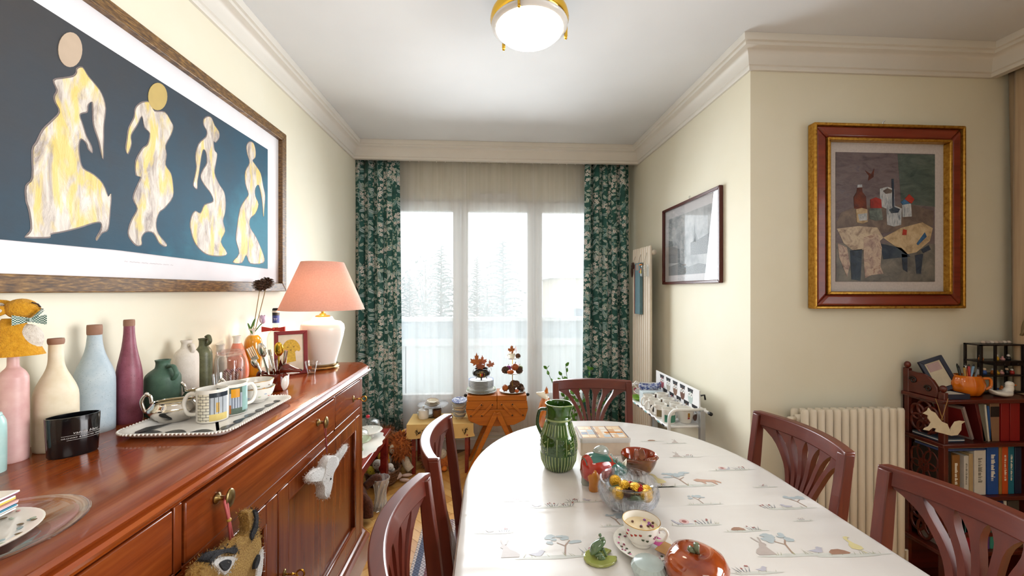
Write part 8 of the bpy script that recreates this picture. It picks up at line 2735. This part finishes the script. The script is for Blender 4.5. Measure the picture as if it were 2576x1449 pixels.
MB().ball((-0.028, 0.012, 0.084), (0.006, 0.016, 0.006), 10, 6).ball((-0.028, -0.014, 0.084), (0.006, 0.014, 0.006), 10, 6).build('bow', '#c87a2c/0.7', jr, smooth=True)
MB().tube([(0, 0.024, 0.08), (0.015, -0.006, 0.17), (0, -0.026, 0.08)], 0.0008, 4).build('string', '#6a6a62/0.7', jr)
bp_ = P(1592, 672, x=hx)
bc_ = thing('carved_hanger', 'dark brown carved animal hanging at the radiator corner', 'ornament', (hx, bp_.y, bp_.z - 0.07))
MB().ball((0, 0, 0.075), (0.012, 0.022, 0.022), 12, 8).ball((0, 0.018, 0.035), (0.01, 0.008, 0.045), 12, 8).build('body', '#3a241a/0.7', bc_, smooth=True)
for s_ in (-1, 1):
 MB().lathe([(0.007, 0), (0.001, 0.014)], 6, T(0, s_ * 0.013, 0.093)).build('ear', '#3a241a/0.7', bc_)
MB().tube([(0.0, 0.0, 0.10), (0.012, -0.012, 0.14), (0.03, -0.02, 0.17)], 0.001, 4).build('cord', '#5a4030/0.7', bc_)

# ================================================================= bookcase at the right
BX, BYF, BYB = 1.98, 1.62, YC - 0.015
bkx = thing('bookcase', 'dark red carved bookcase with pierced fretwork side at the right', 'bookcase', (0, 0, 0))
BX1 = 2.44
bz = [0.885, 0.692, 0.455, 0.21, 0.03]
bz = [P(2450, q_, y=BYF).z for q_ in (1005, 1115, 1250)] + [0.215, 0.03]
for z in bz:
 MB().box(BX - 0.012, BX1, BYF - 0.008, BYB, z - 0.018, z).build('shelf', 'bookcase_wood', bkx, bevel=0.004)
MB().box(BX, BX1, BYB - 0.006, BYB, 0.03, bz[0]).build('back_panel', 'bookcase_wood', bkx)
MB().box(BX1 - 0.018, BX1, BYF, BYB, 0.0, bz[0]).build('side_panel', 'bookcase_wood', bkx)
for y in (BYF + 0.012, BYB - 0.012):
 MB().box(BX, BX + 0.02, y - 0.013, y + 0.013, 0.0, bz[0] + (0.03 if y < 1.7 else 0.11)).build('post', 'bookcase_wood', bkx, bevel=0.003)
 MB().ball((BX + 0.01, y, bz[0] + (0.045 if y < 1.7 else 0.125)), (0.013, 0.013, 0.016), 12, 8).build('finial', 'bookcase_wood', bkx, smooth=True)
# pierced fretwork in the side: interlaced rings between the posts
ymid = (BYF + BYB) / 2
hw_ = (BYB - BYF) / 2 - 0.02
for z0, z1 in ((bz[1], bz[0] - 0.02), (bz[2], bz[1] - 0.02), (0.215, bz[2] - 0.02)):
 zc = (z0 + z1) / 2
 hh = (z1 - z0) / 2
 mb = MB()
 for k in range(6):
  a = PI * k / 3 + PI / 6
  cy_, cz_ = ymid + hw_ * 0.5 * math.cos(a), zc + hh * 0.52 * math.sin(a)
  mb.tube([(BX + 0.010, cy_ + hw_ * 0.42 * math.cos(2 * PI * j / 16), cz_ + hh * 0.4 * math.sin(2 * PI * j / 16)) for j in range(16)], 0.007, 6, closed=True)
 mb.tube([(BX + 0.010, ymid + hw_ * 0.3 * math.cos(2 * PI * j / 16), zc + hh * 0.26 * math.sin(2 * PI * j / 16)) for j in range(16)], 0.007, 6, closed=True)
 mb.build('fretwork', 'bookcase_wood', bkx, smooth=True)
 MB().box(BX + 0.002, BX + 0.018, BYF + 0.02, BYB - 0.02, z1 - 0.006, z1 + 0.02).build('rail', 'bookcase_wood', bkx)
# scrolled crest on top of the side
crest = [(0.0, 0.0), (0.125, 0.0), (0.125, 0.02), (0.13, 0.05), (0.12, 0.085), (0.09, 0.10), (0.05, 0.105), (0.0, 0.10)]
crest = [(BYB - 0.02, 0), (BYF + 0.03, 0), (BYF + 0.026, 0.02), (BYF + 0.03, 0.045), (BYF + 0.05, 0.075), (BYF + 0.085, 0.095), (BYB - 0.02, 0.10)]
o = yz_plate([(y, z + bz[0]) for y, z in crest], BX + 0.002, BX + 0.018, 'bookcase_wood', 'crest', bkx, bevel=0.003)
for cy_, cz_, r_ in ((BYB - 0.045, 0.06, 0.016), (BYF + 0.065, 0.035, 0.014)):
 mb = MB().tube([(BX + 0.001, cy_ + r_ * (1 - 0.04 * j) * math.cos(j * 0.5), bz[0] + cz_ + r_ * (1 - 0.04 * j) * math.sin(j * 0.5)) for j in range(18)], 0.0042, 6)
 mb.build('carved_scroll', '#1c0806/0.4', bkx, smooth=True)

def book(lab, x, z, w, h, d, col, rz=0, lean=0, spine=None, txt=None, tcol='#e6dcc8/0.6', grp='books on the bookcase', flat=False):
 """spine faces the room (-y)"""
 b = thing('book', lab, 'book', (x, BYF + 0.012, z), group=grp, rot=(0, R(lean), 0))
 MB().box(0, w, 0, d, 0, h).build('cover', col, b, bevel=0.0015)
 MB().box(0.0018, w - 0.0018, 0.003, d + 0.0005, 0.0015, h + 0.0004 - 0.002).build('page_block', '#d9cdb4/0.9', b)
 if spine:
  MB().box(0.0006, w - 0.0006, -0.0006, 0.0, h * 0.62, h * 0.88).build('spine_label', spine, b)
 if txt == '~':
  rr_ = random.Random(int(x * 1e4))
  mb = MB()
  zz = h * 0.28
  while zz < h * 0.8:
   l_ = rr_.uniform(0.002, 0.005)
   mb.box(w * 0.32, w * rr_.uniform(0.5, 0.68), -0.0008, 0.0, zz, zz + l_)
   zz += l_ + rr_.choice((0.001, 0.001, 0.004))
  mb.build('spine_print', tcol, b)
 elif txt:
  text_mesh('spine_lettering', txt, min(w * 0.62, 0.017), tcol, b, (w / 2, -0.0008, h * 0.52), (R(90), R(90), 0), 0.0001)
 return b

def bx_at(px, z):
 return P(px, 1060, y=BYF).x

z = bz[2]
S2 = [('ART & ARTISTS', 2378, 2402, '#1d1009', 'black art book at the left end of the middle shelf', 1140), ('~', 2404, 2424, '#8a5a26', 'tan book with white lettering beside the black art book', 1148), ('~', 2434, 2446, '#cfc8be', 'slim pale grey book standing proud on the middle shelf', 1150), ('', 2447, 2457, '#b79c70', 'narrow sand-coloured book behind the pale grey one', 1145), ('~', 2460, 2490, '#d8d1c6', 'thick off-white book in the middle of the middle shelf', 1135), ('~', 2493, 2522, '#24519c', 'tall bright blue book on the middle shelf', 1122), ('', 2523, 2530, '#a3793e', 'thin ochre book beside the tall blue one', 1126), ('~', 2531, 2546, '#c9521c', 'orange paperback on the middle shelf', 1124), ('~', 2547, 2561, '#1d7088', 'teal paperback at the right of the middle shelf', 1123), ('', 2563, 2580, '#16233f', 'navy book cut by the right edge on the middle shelf', 1128)]
for txt, a, b, col, lab, top in S2:
 x0, x1 = bx_at(a, z), bx_at(b, z)
 ztop = P((a + b) / 2, top, y=BYF).z
 book(lab, x0, z + 0.0005, max(0.006, (x1 - x0) * 0.96), ztop - z, 0.12, col + '/0.5', txt=txt or None, tcol='#efe8d8/0.6' if col not in ('#cfc8be', '#d8d1c6') else '#8a8478/0.6')
for k, (col, lab, th) in enumerate((('#3b4a78', 'blue marbled book lying flat on top of the middle row', 0.010), ('#d9d2c6', 'white book lying flat uppermost on the middle row', 0.012))):
 o = thing('book', lab, 'book', (bx_at(2376, z), BYF + 0.012, P(2430, 1140, y=BYF).z + 0.004 + k * 0.0125), group='books on the bookcase')
 MB().box(0, bx_at(2493, z) - bx_at(2376, z) - 0.012 * (1 - k), 0, 0.11, 0, th).build('cover', col + '/0.5', o, bevel=0.001)
 MB().box(0.001, 0.19, 0.002, 0.1105, 0.0015, th - 0.0015).build('page_block', '#d9cdb4/0.9', o)
z = bz[1]
S1 = [('', 2466, 2474, '#5a1414', -13, 'dark red leaning book behind the fox ornament', 1012), ('', 2476, 2488, '#6d6a5e', -7, 'grey-green illustrated book on the upper shelf', 1016), ('', 2489, 2493, '#d9d4c4', -6, 'thin white book on the upper shelf', 1018), ('', 2494, 2499, '#24508a', -5, 'thin blue book on the upper shelf', 1022), ('#', 2500, 2524, '#8d6a50', 0, 'tan leather-bound book with a black title label', 1011), ('', 2528, 2549, '#8c1414', 0, 'bright red book, left of the two on the upper shelf', 1012), ('', 2551, 2576, '#8c1414', 0, 'bright red book cut by the right edge on the upper shelf', 1012)]
for txt, a, b, col, ln_, lab, top in S1:
 x0, x1 = bx_at(a, z), bx_at(b, z)
 ztop = P((a + b) / 2, top, y=BYF).z
 book(lab, x0 + (0.03 if ln_ < -10 else 0.012 if ln_ else 0), z + 0.0005, max(0.005, (x1 - x0) * 0.96), (ztop - z) * 0.98, 0.12, col + '/0.5', lean=ln_, spine='#1c1210/0.5' if txt else None)
o = thing('leaning_book', 'large open-faced illustrated book leaning left on the upper shelf', 'book', (bx_at(2440, z) + 0.05, BYF + 0.03, z + 0.001), group='books on the bookcase', rot=(0, R(-22), R(10)))
MB().box(0, 0.014, 0, 0.11, 0, 0.16).build('cover', '#9a8a86/0.5', o, bevel=0.001)
MB().box(-0.0006, 0, 0.008, 0.102, 0.012, 0.15).build('red_panel', '#7a1c1c/0.5', o)
for k, lab in enumerate(('lowest flat magazine on the upper shelf', 'middle flat magazine on the upper shelf', 'top flat magazine on the upper shelf')):
 o = tag(MB().box(0, 0.11, 0, 0.12, 0, 0.005).build('flat_magazine', ['#2d3a50/0.4', '#cfd2d4/0.4', '#3a4a58/0.4'][k], bevel=0.001), lab, 'magazine', 'flat magazines on the bookcase')
 o.location = (bx_at(2376, z), BYF + 0.012, z + 0.0005 + k * 0.0056)
z = bz[3]
rn = random.Random(6)
x = BX + 0.03
names_ = ['white', 'grey', 'cobalt', 'crimson', 'lime', 'pale yellow', 'violet', 'sea green', 'black', 'rose', 'cream', 'brown']
hexs = ['#d8d4cc', '#8c8c88', '#23408a', '#9a1c2a', '#8fb03a', '#d9cc7a', '#5a3a78', '#3a8a7a', '#1c1a1c', '#b06a78', '#d9c8a4', '#5a3a24']
for k in range(12):
 w_ = rn.uniform(0.018, 0.036)
 book('%s book on the lowest visible shelf seen through the chair back' % names_[k], x, z + 0.0005, w_, rn.uniform(0.13, 0.19), 0.12, hexs[k] + '/0.5', txt=None)
 x += w_ + 0.003
# books on the second-lowest shelf, tops seen above the chair
z = bz[2] - 0.0
S3 = [(2425, 2450, '#2d5a58', 'dark green book with only its top showing above the chair'), (2452, 2466, '#c98a2a', 'amber book with only its top showing above the chair'), (2467, 2476, '#d9d6cc', 'white book with only its top showing above the chair'), (2477, 2483, '#a9c4bc', 'pale green book with only its top showing above the chair'), (2484, 2495, '#4a1c28', 'maroon book with only its top showing above the chair'), (2496, 2512, '#5c3a4a', 'plum book with only its top showing above the chair'), (2514, 2534, '#1c2450', 'dark blue book with only its top showing above the chair'), (2536, 2542, '#e0dcd0', 'thin white book near the right end above the chair'), (2545, 2575, '#4a423a', 'thick brown-grey book at the right end above the chair')]
zlow = 0.215
# taller volumes standing on the same lower shelf would collide, so they rest on a narrow ledge
zz_ = P(2450, 1345, y=BYF).z
MB().box(BX + 0.02, BX1 - 0.018, BYF + 0.004, BYB, zz_ - 0.016, zz_).build('shelf', 'bookcase_wood', bkx, bevel=0.003)
for a, b, col, lab in S3:
 x0, x1 = bx_at(a, z), bx_at(b, z)
 ztop = P((a + b) / 2, 1262, y=BYF).z + rn.uniform(-0.006, 0.006)
 book(lab, x0, zz_ + 0.0005, max(0.006, (x1 - x0) * 0.95), min(ztop, bz[2] - 0.03) - zz_, 0.11, col + '/0.5')

# fox silhouette hanging from the bookcase finial
fo = P(2370, 1066, y=BYF - 0.03)
fs = thing('hanging_fox_silhouette', 'flat cream fox silhouette hanging by a string from the bookcase', 'ornament', (fo.x, BYF - 0.03, fo.z))
prof_f = [(2322, 1040), (2333, 1033), (2336, 1026), (2341, 1033), (2352, 1038), (2360, 1050), (2368, 1060), (2382, 1066), (2388, 1080), (2389, 1086), (2393, 1075), (2402, 1061), (2414, 1058), (2427, 1060), (2418, 1066), (2417, 1082), (2408, 1094), (2392, 1096), (2370, 1090), (2353, 1086), (2355, 1078), (2345, 1076), (2336, 1083), (2323, 1081), (2326, 1077), (2336, 1073), (2342, 1063), (2334, 1052), (2335, 1045)]
pts = [(P(a, b, y=BYF - 0.03).x - fo.x, P(a, b, y=BYF - 0.03).z - fo.z) for a, b in prof_f]
xz_plate(pts, -0.002, 0.002, '#d9c8a8/0.6', 'silhouette', fs)
pk_ = P(2368, 1000, y=BYF - 0.012)
mb = MB()
e0 = (P(2370, 1052, y=BYF - 0.03).x - fo.x, 0, P(2370, 1052, y=BYF - 0.03).z - fo.z)
for pxs in (2352, 2384):
 s0 = P(pxs, 1002, y=BYF - 0.02)
 mb.tube([e0, (s0.x - fo.x, 0.008, s0.z - fo.z)], 0.0012, 5)
mb.build('string', '#a07a44/0.8', fs)
mb = MB().tube([(e0[0] + 0.004 * math.cos(2 * PI * k / 10), 0, e0[2] - 0.004 + 0.004 * math.sin(2 * PI * k / 10)) for k in range(10)], 0.0012, 5, closed=True)
mb.build('ring', '#a07a44/0.6', fs)

# on top of the bookcase
z = bz[0]
pumpc = P(2438, 997, y=BYF + 0.06)
om = thing('pumpkin_mug', 'big orange pumpkin-shaped mug full of pens on the bookcase', 'mug', (pumpc.x, BYF + 0.07, z + 0.0005))
glaze('pumpkin_orange', '#cf6208', '#e07a14', 0.12, 20, 0.6)
rings = []
for r_, zz in ((0.035, 0), (0.05, 0.006), (0.064, 0.03), (0.066, 0.055), (0.058, 0.08), (0.05, 0.092), (0.046, 0.092), (0.05, 0.07), (0.045, 0.03), (0.02, 0.012)):
 rings.append([(r_ * (1 + 0.03 * math.cos(10 * a)) * math.cos(a), r_ * 0.8 * (1 + 0.03 * math.cos(10 * a)) * math.sin(a), zz) for a in (2 * PI * k / 60 for k in range(60))])
MB().loft(rings).build('body', 'pumpkin_orange', om, smooth=60)
MB().tube(spline([(0.056, 0, 0.078), (0.082, 0, 0.078), (0.084, 0, 0.045), (0.064, 0, 0.03)], 5), 0.006, 8, T(rz=-20)).build('handle', 'pumpkin_orange', om, smooth=True)
rn = random.Random(10)
pcol = [('black', '#1c1c1e'), ('dark green', '#2d4a34'), ('gold', '#a8843a'), ('white', '#d9d9d6'), ('red', '#b02a24'), ('orange', '#d0662a'), ('blue', '#24449a'), ('pale blue', '#8ab0d0'), ('brown', '#7a5230'), ('grey', '#8a8a8c')]
for k, (nm, cc_) in enumerate(pcol):
 a = rn.uniform(0, 2 * PI)
 b0_ = Vector((0.02 * math.cos(a), 0.012 * math.sin(a), 0.014))
 b1_ = Vector((-0.042 + 0.0088 * k, rn.uniform(-0.015, 0.015), rn.uniform(0.118, 0.138)))
 t_ = thing('pen', '%s pen standing in the orange pumpkin mug' % nm, 'pen', (om.location.x, om.location.y, z), group='pens in the pumpkin mug')
 MB().tube([b0_, b1_], 0.0042, 8).build('barrel', cc_ + '/0.35', t_, smooth=True)
 MB().tube([b1_, b1_ + (b1_ - b0_).normalized() * 0.008], [0.0036, 0.0025], 8).build('tip', '#2a2a2c/0.3', t_, smooth=True)
nbx = thing('navy_card_box', 'open navy blue box of cards at the front of the bookcase top', 'box', (P(2372, 1002, y=BYF).x + 0.015, BYF + 0.002, z + 0.0005))
MB().box(0, 0.115, 0, 0.075, 0, 0.006).box(0, 0.115, 0, 0.003, 0.006, 0.022).box(0, 0.115, 0.072, 0.075, 0.006, 0.022).box(0, 0.003, 0.003, 0.072, 0.006, 0.022).box(0.112, 0.115, 0.003, 0.072, 0.006, 0.022).build('box', '#1c2238/0.5', nbx)
MB().box(0.006, 0.109, 0.006, 0.069, 0.006, 0.019).build('cards', '#d9d4c8/0.8', nbx)
nf = thing('slanted_photo_frame', 'dark navy frame with a small pale print leaning on the bookcase crest', 'picture frame', (P(2345, 985, y=BYF + 0.09).x + 0.012, BYF + 0.085, z + 0.004), rot=(R(-12), R(-20), R(-8)))
fr_bars(nf, 0.105, 0.15, 0.017, -0.006, 0.006, '#1d2236/0.4')
xz_plate([(0.014, 0.014), (0.091, 0.014), (0.091, 0.136), (0.014, 0.136)], -0.001, 0.004, '#cbbfa6/0.7', 'print', nf)
xz_plate([(0.026, 0.092), (0.08, 0.092), (0.08, 0.128), (0.026, 0.128)], -0.002, -0.001, '#b59a98/0.7', 'printed_emblem', nf)
dk = P(2532, 1000, y=BYF + 0.02)
du = thing('white_duck_dish', 'white ceramic duck dish with an orange bill on the bookcase', 'ornament', (dk.x, BYF + 0.035, z + 0.0005))
rings = []
for x, w_, z0, z1 in ((-0.06, 0.004, 0.032, 0.036), (-0.045, 0.018, 0.012, 0.03), (-0.015, 0.03, 0.002, 0.028), (0.015, 0.028, 0.0, 0.03), (0.035, 0.016, 0.006, 0.03)):
 rings.append([(x, w_ * math.cos(a), (z0 + z1) / 2 + (z1 - z0) / 2 * math.sin(a)) for a in (2 * PI * k / 16 for k in range(16))])
MB().loft(rings).build('body', 'porcelain', du, smooth=60)
MB().tube(spline([(0.02, 0, 0.018), (0.034, 0, 0.035), (0.034, 0, 0.05)], 5), [0.018, 0.017, 0.0165, 0.016, 0.0155, 0.015, 0.0145, 0.014, 0.014, 0.014, 0.014], 12).ball((0.036, 0, 0.055), (0.017, 0.014, 0.014), 14, 10).build('head', 'porcelain', du, smooth=True)
MB().lathe([(0.005, 0), (0.004, 0.012), (0.001, 0.022)], 10, T(0.05, 0, 0.053, ry=100), sy=1.3).build('bill', '#d9661c/0.4', du, smooth=True)
# little black shelf of figurines
bs_ = P(2500, 975, y=BYF + 0.10)
mx0, mx1 = P(2449, 900, y=BYF + 0.12).x, P(2557, 900, y=BYF + 0.12).x
ms = thing('miniature_shelf', 'small black open shelf crowded with figurines on the bookcase', 'shelf', (mx0, BYF + 0.09, z + 0.0005))
MW = mx1 - mx0
lv = [0.006, P(2500, 941, y=BYF + 0.12).z - z, P(2500, 906, y=BYF + 0.12).z - z, P(2500, 865, y=BYF + 0.12).z - z]
simple('ebony', '#150d0f', 0.35, 0.1, 40)
for zz in lv:
 MB().box(0, MW, 0, 0.07, zz - 0.006, zz).build('shelf_board', 'ebony', ms)
for x in (0.004, MW * 0.34, MW - 0.004):
 for y in (0.004, 0.066):
  MB().box(x - 0.004, x + 0.004, y - 0.004, y + 0.004, 0, lv[-1]).build('post', 'ebony', ms)
for x0, x1 in ((MW * 0.36, MW * 0.66), (MW * 0.68, MW - 0.01)):
 d_ = MB().box(x0, x1, -0.001, 0.06, lv[2] - 0.022, lv[2] - 0.006).build('drawer', 'ebony', ms)
 MB().ball(((x0 + x1) / 2, -0.004, lv[2] - 0.014), 0.003, 8, 6).build('knob', 'ebony', d_, smooth=True)
rn = random.Random(19)
fcols = [('white', '#e6e2dc'), ('yellow', '#d9a82c'), ('red', '#b03028'), ('blue', '#3a5a9a'), ('pink', '#d49a96'), ('green', '#4a7a4a'), ('orange', '#c9702a'), ('black', '#1c1a1a')]
n = 0
for li, (zz, xs, place) in enumerate(((lv[0], (0.40, 0.5, 0.62, 0.72, 0.84), 'bottom'), (lv[1], (0.08, 0.22, 0.42, 0.52, 0.62, 0.74, 0.86), 'middle'), (lv[2], (0.14, 0.5, 0.64, 0.78), 'upper'))):
 for j, f in enumerate(xs):
  nm, cc_ = fcols[(n * 3 + li) % 8]
  h_ = rn.uniform(0.018, 0.03)
  t_ = thing('figurine', '%s figurine, %s from the left on the %s level of the black shelf' % (nm, ['first', 'second', 'third', 'fourth', 'fifth', 'sixth', 'seventh'][j], place), 'figurine', (mx0 + MW * f, BYF + 0.115, z + zz + 0.0008), group='figurines on the black shelf')
  MB().lathe([(0, 0), (0.008, 0), (0.009, h_ * 0.3), (0.006, h_ * 0.6), (0.003, h_ * 0.66), (0, h_ * 0.68)], 12).build('body', cc_ + '/0.4', t_, smooth=True)
  MB().ball((0, 0, h_ * 0.8), h_ * 0.22, 10, 8).build('head', rn.choice(['#e0c4a8/0.4', '#e6e2dc/0.4', cc_ + '/0.4']), t_, smooth=True)
  n += 1
for j in range(7):
 t_ = thing('pebble', '%s pale pebble from the left on top of the black shelf' % ['first', 'second', 'third', 'fourth', 'fifth', 'sixth', 'seventh'][j], 'stone', (mx0 + MW * (0.25 + 0.1 * j), BYF + 0.125, z + lv[-1] + 0.007), group='pebbles on the black shelf')
 MB().ball((0, 0, 0), (0.010, 0.009, 0.007), 10, 8, T(rz=rn.uniform(0, 90))).build('stone', ['#cdb9aa/0.7', '#b5a59a/0.7', '#d9ccc0/0.7'][j % 3], t_, smooth=True)

# pile of the tufted ornaments
for root_ in (fh_, dh):
 for ch_ in list(root_.children):
  if ch_.name.split('.')[0] in ('face', 'ear', 'cheek', 'head', 'brow', 'eye_patch', 'ear_stripe'):
   shaggy(ch_, 900 if ch_.name.startswith('face') else 350, 0.006, 5)
